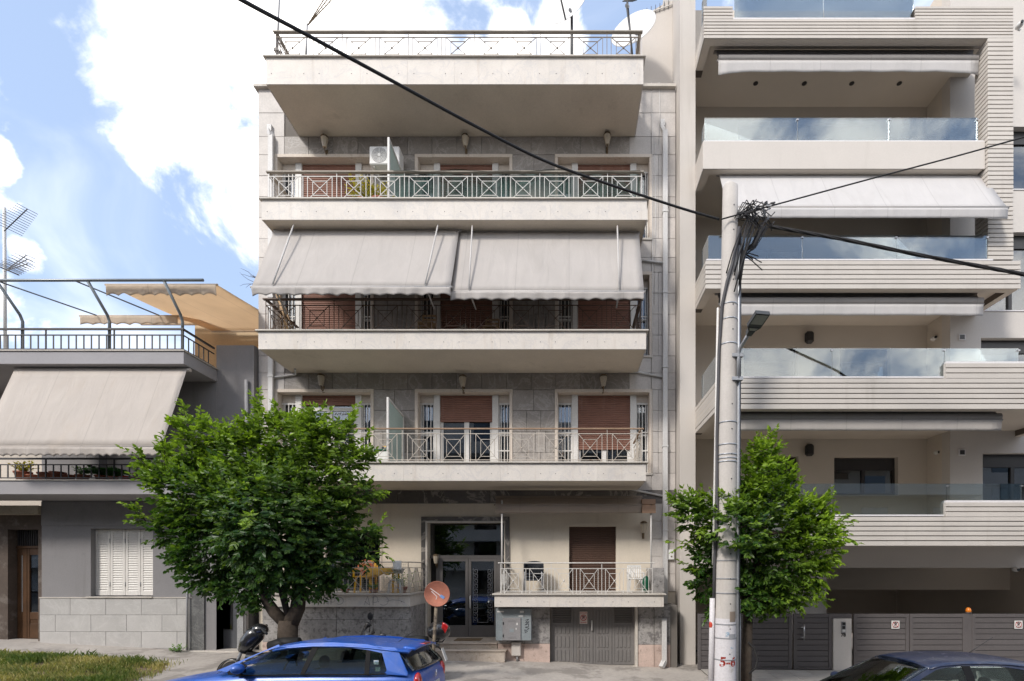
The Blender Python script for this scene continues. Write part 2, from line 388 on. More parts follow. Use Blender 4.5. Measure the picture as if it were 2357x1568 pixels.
cloth('canvas_white', (0.585,0.565,0.555), trans=0.20)
cloth('canvas_cream', (0.52,0.47,0.425), trans=0.15, streak=(0.47,0.38,0.29), sfac=0.25)
cloth('canvas_tan', (0.80,0.66,0.50), trans=0.68)
cloth('canvas_sand', (0.66,0.56,0.45), trans=0.45)
cloth('canvas_taupe', (0.30,0.245,0.20), trans=0.2)
cloth('canvas_orange', (0.36,0.235,0.165), trans=0.2)
mat('bolt', (0.05,0.045,0.04), rough=0.5, metal=0.0, fine=0)
mat('black', (0.018,0.018,0.019), rough=0.45, spec=0.5, var=0.2, fine=0)
mat('rubber', (0.022,0.021,0.021), rough=0.8, fine=0)
mat('dark_metal', (0.05,0.05,0.052), rough=0.5, spec=0.5, var=0.1)
mat('steel', (0.45,0.45,0.46), rough=0.3, metal=0.85, var=0.05)
mat('grey_metal', (0.30,0.30,0.31), rough=0.5, var=0.1, spec=0.4)
mat('terracotta', (0.36,0.135,0.085), rough=0.75, var=0.15, rnd=0.15, blot=(0.45,0.30,0.22), bfac=0.3)
mat('soil', (0.06,0.045,0.035), rough=1)
mat('white_plastic', (0.66,0.65,0.63), rough=0.45, spec=0.4, var=0.03)
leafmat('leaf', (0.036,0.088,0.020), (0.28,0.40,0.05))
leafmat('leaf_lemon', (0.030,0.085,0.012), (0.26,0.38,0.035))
leafmat('leaf_plant', (0.035,0.14,0.03), (0.18,0.34,0.05))
leafmat('leaf_yellow', (0.16,0.19,0.03), (0.62,0.48,0.07))
mat('bark', (0.055,0.042,0.032), rough=0.95, var=0.3, fine=0.12, fscale=18, bump=0.9, bscale=22, blot=(0.11,0.09,0.07), bfac=0.4, blscale=6)
# ================================================================== the middle block of flats
WY, FY = 13.48, 12.0          # wall plane and balcony fronts
XL, XR = -8.02, 2.75          # its two party lines
ZF = {0: 1.71, 1: 4.75, 2: 7.78, 3: 10.81, 4: 14.08}      # balcony floors
FAS = {0: 0.31, 1: 0.44, 2: 0.44, 3: 0.49, 4: 0.64}       # depth of each balcony fascia
WIN = [(-7.53,-5.11), (-3.91,-1.53), (-0.30,2.08)]
HEAD = 2.10
bld = thing('apartment_building', 'older apartment block clad in grey marble slabs with stacked X-pattern balconies', 'building', (-2.6, WY, 0.0))
def wall_open(mb, x0, x1, z0, z1, y0, y1, openings):
    xs = sorted({x0, x1, *[o[0] for o in openings], *[o[1] for o in openings]}); zs = sorted({z0, z1, *[o[2] for o in openings], *[o[3] for o in openings]})
    xs = [x for x in xs if x0 <= x <= x1]; zs = [z for z in zs if z0 <= z <= z1]
    for i in range(len(xs)-1):
        run = None
        for k in range(len(zs)-1):
            cx, cz = (xs[i]+xs[i+1])/2, (zs[k]+zs[k+1])/2
            solid = not any(o[0] < cx < o[1] and o[2] < cz < o[3] for o in openings)
            if solid: run = (run[0], zs[k+1]) if run else (zs[k], zs[k+1])
            if (not solid or k == len(zs)-2) and run:
                mb.box(xs[i], xs[i+1], y0, y1, run[0], run[1]); run = None
ops = [(a, b, ZF[k]+0.0, ZF[k]+HEAD) for k in (1,2,3) for (a, b) in WIN]
DOORX = (wx(980,WY), wx(1163,WY)); DOORZ = 3.52
gops = [(DOORX[0], DOORX[1], 0.3, DOORZ), (wx(1310,WY), wx(1418,WY), ZF[0]-0.05, wz(1212,WY)), (-6.3,-4.9, ZF[0]-0.05, 3.3)]
m = MB(); wall_open(m, XL, XR, 4.1, 14.66, WY, WY+0.4, ops); obj('wall', m, 'joint', bld)
m = MB(); wall_open(m, XL, XR, -0.3, 4.1, WY+0.004, WY+0.4, gops); obj('ground_floor_wall', m, 'plaster_cream', bld)
m = MB(); m.box(XL+0.02, XR-0.02, WY+0.4, WY+9, -0.3, 14.60); obj('core', m, 'interior', bld)
m = MB(); m.box(XL-0.08, XR-0.01, WY-0.12, WY+9.1, 14.66, 14.73); obj('coping', m, 'marble_coping', bld)
# marble slabs, each one a piece
def slab(x0, x1, z0, z1, mt='marble_grey', nm='marble_slab', y=None):
    y = WY if y is None else y
    if mt == 'marble_grey' and (x1 < -7.3 or x0 > 1.49): mt = 'marble_light'
    g = 0.004; pr = random.uniform(0.024, 0.030)
    m = MB(); m.box(x0+g, x1-g, y-pr, y-0.001, z0+g, z1-g, b=0.003)
    return obj(nm, m, mt, bld)
def cols(a, b, n): return [a+(b-a)*i/n for i in range(n+1)]
gaps = [(XL, WIN[0][0]-0.07, 1), (WIN[0][1]+0.07, WIN[1][0]-0.07, 3), (WIN[1][1]+0.07, WIN[2][0]-0.07, 3), (WIN[2][1]+0.07, XR, 2)]
for k in (1,2,3):
    zr = cols(ZF[k], ZF[k]+HEAD+0.06, 4)
    for r in range(4):
        for (a, b, n) in gaps:
            cs = cols(a, b, n)
            if r % 2 and n == 3: cs = [a, a+(b-a)*0.22, a+(b-a)*0.55, a+(b-a)*0.78, b] if r == 1 else [a, a+(b-a)*0.5, b]
            if n == 2: cs = [a, 2.30, b]
            for i in range(len(cs)-1): slab(cs[i], cs[i+1], zr[r], zr[r+1])
    top = ZF[k+1]-FAS[k+1]
    cs = [XL, -7.35, -6.72, -6.10, -5.45, -4.80, -4.17, -3.54, -2.90, -2.26, -1.62, -0.98, -0.34, 0.30, 0.94, 1.55, 2.12, XR]
    for i in range(len(cs)-1): slab(cs[i], cs[i+1], ZF[k]+HEAD+0.06, top)
for k in (1,2,3,4):            # behind the balcony slabs only the two ends show
    z0, z1 = ZF[k]-FAS[k], ZF[k]
    if k == 4: z1 = 14.66
    n = 1 if k < 4 else 2
    zz = cols(z0, z1, n)
    for r in range(n):
        for (a, b) in ((XL,-7.35),(1.5,2.12),(2.12,XR)): slab(a, b, zz[r], zz[r+1])
# dark marble band under the first balcony
bx0 = cols(XL, XR, 9)
for i in range(9): slab(bx0[i], bx0[i+1], 3.97, ZF[1]-FAS[1], 'marble_dark', 'dark_marble_slab')
for i in range(5): slab(2.12, XR, 1.7+i*0.454, 1.7+(i+1)*0.454)          # right end strip beside the veranda
for i in range(5): slab(XL, -7.45, 1.7+i*0.454, 1.7+(i+1)*0.454)
# ---------------------------------------------------------------- windows
def shutter(x0, x1, z0, z1, y, mt, parent, pitch=0.056):
    m = MB(); n = max(1, int(round((z1-z0)/pitch))); p = (z1-z0)/n
    prof = []
    for i in range(n):
        z = z1-i*p
        prof += [(y+0.006, z), (y-0.008, z-p*0.18), (y-0.010, z-p*0.5), (y-0.006, z-p*0.82), (y+0.006, z-p*0.93)]
    vs = []; fs = []
    for (yy, zz) in prof+[(y+0.006, z0)]: vs += [(x0, yy, zz), (x1, yy, zz)]
    for i in range(len(vs)//2-1): fs.append((2*i, 2*i+2, 2*i+3, 2*i+1))
    m.add(vs, fs); m.box(x0, x1, y+0.007, y+0.03, z0, z1)
    m.box(x0, x1, y-0.015, y+0.03, z0-0.045, z0)
    return obj('roller_shutter', m, mt, parent)
def window_unit(x0, x1, z0, z1, drop, mt='shutter_red', door=True, side=True, blind=None):
    """a wide window: surround, two barred side lights, pillars, roller shutter over a glazed door"""
    y = WY; fr = 0.07
    m = MB()      # marble surround lining the opening
    m.box(x0-fr, x1+fr, y-0.045, y+0.28, z1-0.012, z1+fr, 0.004)
    m.box(x0-fr, x0+0.01, y-0.044, y+0.28, z0, z1-0.014, 0.004); m.box(x1-0.01, x1+fr, y-0.044, y+0.28, z0, z1-0.014, 0.004)
    w = obj('window', m, 'frame_beige', bld)
    if side: obj('sill', MB().box(x0-fr, x1+fr, y-0.06, y+0.3, z0-0.05, z0-0.003), 'marble_coping', w)
    z1 -= 0.014; x0 += 0.011; x1 -= 0.011
    yb = y+0.22; a = x0+0.36; b = a+0.16; d = x1-0.31; c = d-0.16
    for (p, q) in ((a, b), (c, d)): obj('pillar', MB().box(p, q, yb-0.07, yb+0.1, z0, z1, 0.004), 'paint_white', w)
    for (p, q) in ((x0, a), (d, x1)):
        obj('lintel', MB().box(p, q, yb-0.02, yb+0.1, z1-0.20, z1, 0.003), 'frame_beige', w)
        m = MB(); t = 0.03
        m.box(p, p+t, yb-0.02, yb+0.06, z0, z1-0.2); m.box(q-t, q, yb-0.02, yb+0.06, z0, z1-0.2)
        m.box(p+t, q-t, yb-0.02, yb+0.06, z1-0.23, z1-0.2); m.box(p+t, q-t, yb-0.02, yb+0.06, z0, z0+0.03)
        m.box(p+t, q-t, yb-0.02, yb+0.06, z0+1.02, z0+1.06)
        fo = obj('side_light', m, 'paint_white', w)
        obj('side_pane', MB().box(p+t, q-t, yb+0.06, yb+0.066, z0, z1-0.2), 'pane', w)
        obj('side_blind', MB().box(p+t, q-t, yb+0.10, yb+0.12, z0, z1-0.2), blind or 'dark_blind', w)
        n = 3
        for i in range(n):
            xx = p+t+(q-p-2*t)*(i+0.5)/n
            obj('security_bar', MB().bar((xx, yb-0.05, z0), (xx, yb-0.05, z1-0.21), 0.018), 'paint_white', w)
        for zz in (z0+0.04, z0+0.62, z0+1.10, z1-0.24): obj('bar_rail', MB().bar((p, yb-0.05, zz), (q, yb-0.05, zz), 0.014, 0.028), 'paint_white', w)
    # glazed door behind the shutter
    m = MB(); t = 0.07
    zs = z1-drop*(z1-z0)
    if drop < 0.999:
        m.box(b, b+t, yb+0.02, yb+0.08, z0, z1); m.box(c-t, c, yb+0.02, yb+0.08, z0, z1); mid = (b+c)/2
        m.box(mid-t*0.9, mid+t*0.9, yb+0.015, yb+0.085, z0, z1); m.box(b+t, c-t, yb+0.021, yb+0.079, z0, z0+0.09); m.box(b+t, c-t, yb+0.021, yb+0.079, z1-0.4, z1-0.31)
        obj('door_frame', m, 'paint_white', w)
        for (p, q) in ((b+t, mid-t*0.9), (mid+t*0.9, c-t)):
            obj('pane', MB().box(p, q, yb+0.045, yb+0.051, z0+0.09, z1-0.05), 'pane', w)
        obj('curtain', MB().box(b, c, yb+0.15, yb+0.17, z0, z1), 'curtain', w)
    if drop > 0: shutter(b, c, zs, z1-0.003, yb-0.01, mt, w)
    return w
plan = {1: (0.10, 0.31, 0.66), 2: (1.0, 1.0, 1.0), 3: (1.0, 0.6, 1.0)}
for k in (1,2,3):
    for i, (a, b) in enumerate(WIN):
        window_unit(a, b, ZF[k]+0.004, ZF[k]+HEAD, plan[k][i], blind='blue_blind' if (k == 3 and i != 1) else None)
# ---------------------------------------------------------------- balconies
def railing(parent, xa, xb, y, z0, ztop, zmid, pitch, sq, mt, mt_top, off=0.0, sideL=None, sideR=None, top_w=0.075, top_h=0.035, ball=True, base=False):
    n = max(1, int(round((xb-xa)/pitch))); p = (xb-xa)/n
    proto = {}
    def panel(c, ax, wd):
        """one square with its crossed bars; ax 0 along x, 1 along y"""
        key = (ax, round(wd, 3))
        if key in proto: return dup(proto[key], c, parent)
        m = MB(); h = zmid-z0; hw = wd/2; iw, ih = hw*0.58, h*0.30; q = 0.013
        def pt(u, v): return Vector((c[0]+(u if ax == 0 else 0), c[1]+(u if ax == 1 else 0), z0+h/2+v))
        for s in (-1, 1): m.bar(pt(s*hw, -h/2), pt(s*hw, h/2), q)
        m.bar(pt(-hw, -h/2), pt(hw, h/2), q*0.9); m.bar(pt(-hw, h/2), pt(hw, -h/2), q*0.9)
        for s in (-1, 1):
            m.bar(pt(-iw, s*ih), pt(iw, s*ih), q*0.9); m.bar(pt(s*iw, -ih), pt(s*iw, ih), q*0.9)
        if ball: m.ball(pt(0, 0), 0.022, 8, 5)
        proto[key] = obj('railing_panel', m, mt, parent, origin=c); return proto[key]
    pp = {}
    def post(c, top):
        if top in pp: return dup(pp[top], c, parent)
        m = MB().bar((c[0], c[1], z0), (c[0], c[1], top), 0.014); pp[top] = obj('baluster', m, mt, parent, origin=c); return pp[top]
    for i in range(n):
        panel((xa+p*(i+0.5), y, z0), 0, sq)
        if i: post((xa+p*i, y, z0), ztop if i % 2 == 0 else zmid)
    for x in (xa, xb): post((x, y, z0), ztop)
    m = MB().bar((xa, y, zmid), (xb, y, zmid), 0.016)
    if base: m.bar((xa, y, z0+0.05), (xb, y, z0+0.05), 0.016)
    for sd, x in ((sideL, xa), (sideR, xb)):
        if sd: m.bar((x, y, zmid), (x, sd, zmid), 0.016)
    obj('mid_rail', m, mt, parent)
    m = MB().box(xa-0.06, xb+0.06, y-top_w/2, y+top_w/2, ztop, ztop+top_h, 0.006)
    for sd, x in ((sideL, xa), (sideR, xb)):
        if sd: m.box(x-top_w/2, x+top_w/2, y+top_w/2, sd, ztop, ztop+top_h, 0.006)
    obj('handrail', m, mt_top, parent)
    for sd, x in ((sideL, xa), (sideR, xb)):
        if sd:
            d = sd-y; k = max(1, int(round(d/0.72)))
            for i in range(k):
                panel((x, y+d*(i+0.5)/k, z0), 1, d/k*0.74)
                if i: post((x, y+d*i/k, z0), zmid)
def balcony(k, xa, xb, fy, by, npan, sides=(True, True), skip_bolts=False):
    z1 = ZF[k]; z0 = z1-FAS[k]
    m = MB().box(xa+0.03, xb-0.03, fy+0.03, by, z0+0.004, z1-0.035)
    b = obj('balcony', m, 'soffit', bld)
    obj('coping', MB().box(xa-0.05, xb+0.05, fy-0.05, by-0.02, z1-0.034, z1, 0.004), 'marble_coping', b)
    cs = cols(xa, xb, npan)
    bolts = MB()
    for i in range(npan):
        obj('fascia_panel', MB().box(cs[i]+0.0008, cs[i+1]-0.0008, fy+random.uniform(0,0.001), fy+0.028, z0, z1-0.036, 0.001), 'marble_white', b)
        for u in (0.14, 0.80):
            bx = cs[i]+(cs[i+1]-cs[i])*u+random.uniform(-0.03, 0.03); bz = z0+FAS[k]*0.38
            bolts.lathe([(0.0085,-0.004),(0.0085,0.004)], (bx, fy-0.002, bz), 8, 'y')
    obj('bolts', bolts, 'bolt', b)
    for s, x in ((0, xa), (1, xb)):
        if sides[s]:
            e = 0.028 if s == 0 else -0.028
            obj('fascia_panel', MB().box(x, x+e, fy+0.029, by-0.03, z0, z1-0.036, 0.002), 'marble_white', b)
    return b
BX = {1: (wx(594,FY), wx(1487,FY)), 2: (wx(594.5,FY), wx(1487.5,FY)), 3: (wx(602,FY), wx(1489,FY)), 4: (wx(612,FY), wx(1481,FY))}
bal = {}
for k in (1,2,3,4): bal[k] = balcony(k, BX[k][0], BX[k][1], FY, WY-0.005, 8)
railing(bal[4], BX[4][0]+0.2, BX[4][1]-0.07, FY+0.06, ZF[4]+0.004, ZF[4]+0.60, ZF[4]+0.50, 0.775, 0.57, 'metal_taupe', 'handrail_grey', sideL=WY, sideR=WY)
railing(bal[3], BX[3][0]+0.14, BX[3][1]-0.12, FY+0.06, ZF[3]+0.004, ZF[3]+0.63, ZF[3]+0.55, 0.775, 0.57, 'metal_white', 'handrail_grey', sideL=WY, sideR=WY)
railing(bal[2], BX[2][0]+0.14, BX[2][1]-0.12, FY+0.06, ZF[2]+0.004, ZF[2]+0.72, ZF[2]+0.60, 0.775, 0.57, 'metal_brown', 'metal_brown', sideL=WY, sideR=WY)
railing(bal[1], BX[1][0]+0.14, BX[1][1]-0.10, FY+0.06, ZF[1]+0.004, ZF[1]+0.76, ZF[1]+0.66, 0.775, 0.55, 'metal_beige', 'rail_wood', sideL=WY, sideR=WY, top_w=0.05, top_h=0.03, base=True)
# ground-floor verandas: left one with a splayed look past the door, right one over the garage
GX = {'l': (wx(597,12.15), wx(943.6,12.15)), 'r': (wx(1138,12.1), wx(1528,12.1))}
vl = balcony(0, GX['l'][0], GX['l'][1], 12.15, WY-0.005, 4, (True, True))
vr = balcony(0, GX['r'][0], GX['r'][1], 12.1, WY-0.005, 4, (True, True))
railing(vl, GX['l'][0]+0.1, GX['l'][1]-0.06, 12.23, ZF[0]+0.004, ZF[0]+0.72, ZF[0]+0.60, 0.78, 0.55, 'metal_beige', 'metal_beige', sideR=WY, top_w=0.04, top_h=0.025, base=True)
railing(vr, GX['r'][0]+0.13, GX['r'][1]-0.25, 12.2, ZF[0]+0.004, ZF[0]+0.70, ZF[0]+0.58, 0.60, 0.42, 'metal_white', 'metal_white', sideL=WY, top_w=0.05, top_h=0.025, base=True)
# side walls of the right veranda (rendered pier with a marble end)
m = MB().box(wx(1499,12.62), wx(1529,12.62), 12.62, WY-0.035, ZF[0]+0.002, ZF[0]+0.6); obj('veranda_pier', m, 'marble_base', bld)
# ---------------------------------------------------------------- downpipes
def downpipe(px, ytop, zbot, foot=True):
    x = wx(px, WY-0.1); y = WY-0.10; zt = wz(ytop, WY-0.1)
    m = MB(); w = 0.062; d = 0.045
    obj_root = None
    z = zt; i = 0
    while z > zbot+0.02:
        z2 = max(zbot, z-random.uniform(1.9, 2.3))
        mm = MB().box(x-w+0.001*(i%2), x+w-0.001*(i%2), y-d, y+d, z2+0.006, z, 0.006)
        mm.box(x-w-0.012, x+w+0.012, y-d-0.006, y+d+0.03, z2+0.006, z2+0.05)
        o = obj('downpipe_length', mm, 'pipe', bld); z = z2; i += 1
    mm = MB().bar((x, y+0.01, zt-0.02), (x-0.06, y+0.05, zt+0.16), 0.115, 0.085); mm.bar((x-0.06, y+0.05, zt+0.14), (x-0.06, y+0.05, zt+0.30), 0.11, 0.085)
    obj('downpipe_elbow', mm, 'pipe', bld)
downpipe(624, 312, 0.25); 
downpipe(1531, 300, 1.3)
# right pipe steps forward over the base
mm = MB(); yb_ = 12.5
mm.bar((wx(1531,WY-.1), WY-0.1, 1.34), (wx(1529,yb_), yb_, 1.0), 0.12, 0.09); mm.box(wx(1529,yb_)-0.055, wx(1529,yb_)+0.055, yb_-0.045, yb_+0.045, 0.05, 1.02, 0.006)
mm.bar((wx(1529,yb_), yb_, 0.07), (wx(1521,yb_), yb_-0.08, -0.06), 0.115, 0.09)
obj('downpipe_foot', mm, 'pipe', bld)
for k, (px, py, qx, qy) in {3: (1478, 600, 1526, 605), 2: (1445, 855, 1526, 868), 1: (1438, 1126, 1526, 1142)}.items():
    m = MB(); a = P(px, py, WY-0.07); b = P(qx, qy, WY-0.07)
    if k < 3: m.tube([(a.x, WY-0.3, ZF[k]-FAS[k]+0.01+0) , (a.x, WY-0.3, a.z+0.02), (a.x+0.15, WY-0.07, a.z), b], 0.026, 8)
    else: m.tube([a, b], 0.026, 8)
    obj('drain_branch', m, 'pipe', bld)
m = MB(); a = P(690, 862, WY-0.07); b = P(622, 870, WY-0.07)
m.tube([(a.x, WY-0.3, ZF[2]-FAS[2]+0.01), (a.x, WY-0.3, a.z+0.02), (a.x-0.1, WY-0.07, a.z), b], 0.026, 8); obj('drain_branch', m, 'pipe', bld)
# thin loose wires down the wall
for (px, y0, y1) in ((1500,190,1100),(1517,190,330),(1507,330,700)):
    obj('wire', MB().tube([P(px, y0, WY-0.045), P(px+2, (y0+y1)/2, WY-0.05), P(px-1, y1, WY-0.045)], 0.006, 5), 'white_plastic', bld)
# ---------------------------------------------------------------- street entrance
DY = 13.78
m = MB(); t = 0.11
m.box(DOORX[0]-t, DOORX[0], WY-0.035, WY+0.2, 0.35, DOORZ); m.box(DOORX[1], DOORX[1]+t, WY-0.035, WY+0.2, 0.35, DOORZ); m.box(DOORX[0]-t, DOORX[1]+t, WY-0.035, WY+0.2, DOORZ+0.002, DOORZ+t)
obj('door_surround', m, 'marble_dark', bld)
m = MB(); m.box(DOORX[0]+0.002, DOORX[0]+0.05, WY-0.045, WY-0.005, 0.4, DOORZ-0.05); m.box(DOORX[0]+0.002, DOORX[1]-0.002, WY-0.045, WY-0.005, DOORZ-0.05, DOORZ-0.004)
obj('door_trim', m, 'marble_coping', bld)
m = MB()   # recess lining
m.box(DOORX[0], DOORX[0]+0.03, WY, DY+0.5, 0.35, DOORZ); m.box(DOORX[1]-0.03, DOORX[1], WY, DY+0.5, 0.35, DOORZ); m.box(DOORX[0]+0.03, DOORX[1]-0.03, WY+0.01, DY+0.5, DOORZ-0.03, DOORZ)
obj('entrance_lining', m, 'soffit', bld)
mat('door_metal', (0.135,0.125,0.12), rough=0.45, spec=0.5, metal=0.2, var=0.1)
dx0, dx1, dz0, dz1 = wx(1008,DY), wx(1148,DY), 0.47, wz(1281,DY)
m = MB(); m.box(DOORX[0]+0.03, DOORX[1]-0.03, DY, DY+0.07, dz1-0.05, dz1+0.03)
for x in (dx0, dx1): m.box(x-0.05, x+0.05, DY, DY+0.07, dz0, dz1-0.05)
door = obj('entrance_door', m, 'door_metal', bld)
obj('transom_glass', MB().box(DOORX[0]+0.03, DOORX[1]-0.03, DY+0.03, DY+0.036, dz1+0.03, DOORZ-0.03), 'pane', door)
obj('door_hall', MB().box(DOORX[0]+0.03, DOORX[1]-0.03, DY+0.45, DY+0.49, 0.4, DOORZ-0.03), 'interior', door)
mid = (dx0+dx1)/2
for (a, b) in ((dx0+0.05, mid-0.004), (mid+0.004, dx1-0.05)):
    m = MB(); t = 0.075
    m.box(a, a+t, DY-0.01, DY+0.05, dz0, dz1-0.055, 0.004); m.box(b-t, b, DY-0.01, DY+0.05, dz0, dz1-0.055, 0.004)
    m.box(a+t, b-t, DY-0.009, DY+0.049, dz0, dz0+0.32); m.box(a+t, b-t, DY-0.009, DY+0.049, dz1-0.13, dz1-0.055)
    lf = obj('door_leaf', m, 'door_metal', door)
    obj('door_glass', MB().box(a+t, b-t, DY+0.02, DY+0.026, dz0+0.32, dz1-0.13), 'pane', door)
    # key-pattern grille
    g = MB(); x0, x1 = a+t+0.05, b-t-0.05; z = dz0+0.40; st = 0.13; y = DY+0.005
    while z+st < dz1-0.2:
        for (u, s) in ((x0, 1), (x1, -1)):
            w = 0.11*s
            pts = [(u,z),(u+w,z),(u+w,z+st*0.72),(u+w*0.35,z+st*0.72),(u+w*0.35,z+st*0.36),(u+w*0.68,z+st*0.36)]
            for i in range(len(pts)-1): g.bar((pts[i][0],y,pts[i][1]), (pts[i+1][0],y,pts[i+1][1]), 0.010)
            g.bar((u, y, z), (u, y, z+st), 0.010)
        z += st
    if a > mid-0.01:
        g.bar((x0, y, dz0+0.40), (x1, y, dz0+0.40), 0.010); obj('key_grille', g, 'steel', lf)
obj('pull_handle', MB().tube([(mid+0.06, DY-0.02, 1.25), (mid+0.06, DY-0.07, 1.27), (mid+0.06, DY-0.07, 1.55), (mid+0.06, DY-0.02, 1.57)], 0.016, 8), 'white_plastic', door)
# steps
sx0, sx1 = wx(1000,12.35), wx(1162,12.35)
mat('step_marble', (0.47,0.40,0.335), rough=0.6, var=0.1, scale=4, blot=(0.27,0.20,0.15), bfac=0.6, bthr=(0.52,0.68), blscale=7)
obj('step', MB().box(wx(943.6,12.15)+0.004, wx(1138,12.1)-0.004, 12.66, 13.79, -0.2, 0.455, 0.008), 'step_marble', bld)
obj('step', MB().box(wx(943.6,12.15)+0.004, sx1, 12.35, 12.658, -0.2, 0.325, 0.008), 'step_marble', bld)
obj('tread', MB().box(wx(943.6,12.15)+0.006, wx(1138,12.1)-0.006, 12.63, 13.76, 0.457, 0.485, 0.006), 'step_marble', bld)
obj('tread', MB().box(wx(943.6,12.15)+0.006, sx1+0.03, 12.32, 12.625, 0.327, 0.352, 0.006), 'step_marble', bld)
# ---------------------------------------------------------------- base under the verandas
def base_panels(x0, x1, y, z0, z1, zp, n, right_face=None):
    cs = cols(x0, x1, n)
    for i in range(n):
        zt = z1-0.30
        for (a, b, mt, nm) in ((zt, z1, 'marble_base', 'base_slab'), (zp, zt, 'marble_base', 'base_slab'), (z0, zp, 'stone_pink', 'pink_plinth_slab')):
            obj(nm, MB().box(cs[i]+0.004, cs[i+1]-0.004, y+random.uniform(0,0.004), y+0.03, a+0.003, b-0.003, 0.003), mt, bld)
m = MB().box(GX['l'][0]+0.03, GX['l'][1]-0.04, 12.24, WY+0.02, -0.3, ZF[0]-FAS[0]); obj('basement_wall', m, 'joint', bld)
base_panels(GX['l'][0]+0.03, GX['l'][1]-0.008, 12.21, 0.0, ZF[0]-FAS[0]-0.003, 0.57, 4)
xr_ = GX['l'][1]-0.008
for (a, b, mt) in ((0.57, ZF[0]-FAS[0]-0.003, 'marble_base'), (0.0, 0.565, 'stone_pink')):
    obj('base_slab', MB().box(xr_-0.03, xr_, 12.245, WY-0.05, a, b, 0.003), mt, bld)
BY = 12.6
gx0, gx1 = wx(1267,BY), wx(1462,BY); g2 = wx(1468,BY)
ztop = ZF[0]-FAS[0]-0.003
m = MB(); m.box(GX['r'][0]+0.01, gx0, BY+0.031, WY+0.02, -0.3, ztop); m.box(g2, GX['r'][1]+0.42, BY+0.031, WY+0.02, -0.3, ztop); m.box(gx0, g2, BY+0.5, WY+0.02, -0.3, ztop)
obj('basement_wall', m, 'joint', bld)
base_panels(GX['r'][0]+0.01, gx0-0.01, BY, -0.12, ztop, 0.475, 2)
base_panels(g2+0.01, GX['r'][1]+0.25, BY, -0.15, ztop, 0.45, 2)
obj('base_slab', MB().box(GX['r'][0]+0.01, GX['r'][0]+0.04, BY+0.034, WY-0.05, 0.45, ztop), 'marble_base', bld)
# the garage door: four folding leaves with pressed ribs, two with louvres
mat('garage_paint', (0.165,0.155,0.15), rough=0.55, var=0.10, fine=0.04, streak=(0.12,0.10,0.085), sfac=0.45, sscale=6, spec=0.35)
gz0, gz1 = -0.06, ztop-0.01; gy = BY+0.16
m = MB(); m.box(gx1, g2-0.002, BY-0.02, BY+0.3, -0.1, ztop); m.box(gx0, gx1, BY-0.015, BY+0.3, -0.2, -0.075)
obj('garage_frame', m, 'marble_coping', bld)
gd = obj('garage_door', MB().box(gx0, gx1, gy+0.04, gy+0.06, gz0, gz1), 'garage_paint', bld)
lc = [gx0, gx0+(gx1-gx0)*0.275, gx0+(gx1-gx0)*0.507, gx0+(gx1-gx0)*0.733, gx1]
for i in range(4):
    a, b = lc[i]+0.006, lc[i+1]-0.006; m = MB(); lou = i in (0, 3)
    top = gz1-0.42 if lou else gz1-0.05
    m.box(a, b, gy+0.012, gy+0.04, gz0, top+0.0); m.box(a, a+0.05, gy, gy+0.0115, gz0, gz1); m.box(b-0.05, b, gy, gy+0.0115, gz0, gz1); m.box(a+0.05, b-0.05, gy+0.001, gy+0.0115, gz0, gz0+0.05)
    if lou: m.box(a, b, gy+0.012, gy+0.04, gz1-0.05, gz1); m.box(a+0.05, b-0.05, gy+0.002, gy+0.0118, top-0.04, top)
    nr = 4
    for r in range(nr):
        u = a+0.075+(b-a-0.15)*(r+0.5)/nr
        for (q0, q1) in ((gz0+0.08, gz0+0.36), (gz0+0.42, gz0+0.70), (gz0+0.76, top-0.08)):
            m.box(u-0.028, u+0.028, gy-0.004, gy+0.0115, q0, q1, 0.007)
    leaf = obj('garage_leaf', m, 'garage_paint', gd)
    if lou:
        for s in range(8):
            z = gz1-0.09-s*0.044
            obj('louvre_slat', MB().bar((a+0.05, gy+0.015, z), (b-0.05, gy+0.015, z), 0.012, 0.038, up=(0,-0.7,0.7)), 'garage_paint', gd)
obj('pull_handle', MB().tube([(lc[2]-0.03, gy-0.01, 0.77), (lc[2]-0.03, gy-0.05, 0.79), (lc[2]-0.03, gy-0.05, 1.0), (lc[2]-0.03, gy-0.01, 1.02)], 0.013, 8), 'white_plastic', gd)
# ground-floor openings: brown shutters
x0, x1 = wx(1310,WY), wx(1418,WY); zt = wz(1212,WY)
w = obj('window', MB().box(x0-0.10, x0-0.002, WY-0.004, WY+0.1, ZF[0], zt+0.10).box(x1+0.002, x1+0.10, WY-0.004, WY+0.1, ZF[0], zt+0.10).box(x0-0.002, x1+0.002, WY-0.004, WY+0.1, zt+0.002, zt+0.10), 'plaster_cream', bld)
shutter(x0, x1, ZF[0]+0.04, zt, WY+0.12, 'shutter_brown', w, 0.05)
w = obj('window', MB().box(-6.36, -6.302, WY-0.01, WY+0.1, ZF[0], 3.36).box(-4.898, -4.84, WY-0.01, WY+0.1, ZF[0], 3.36).box(-6.302, -4.898, WY-0.01, WY+0.1, 3.302, 3.36), 'frame_beige', bld)
obj('pane', MB().box(-6.3, -4.9, WY+0.15, WY+0.156, ZF[0], 3.3), 'pane', w); obj('curtain', MB().box(-6.3, -4.9, WY+0.2, WY+0.22, ZF[0], 3.3), 'curtain', w)
# small inscription on the left pipe: the house number
obj('house_number', text_mb('48', 0.10, (wx(590,12.9), WY-0.20, wz(1391,12.9))), 'grey_metal', bld)
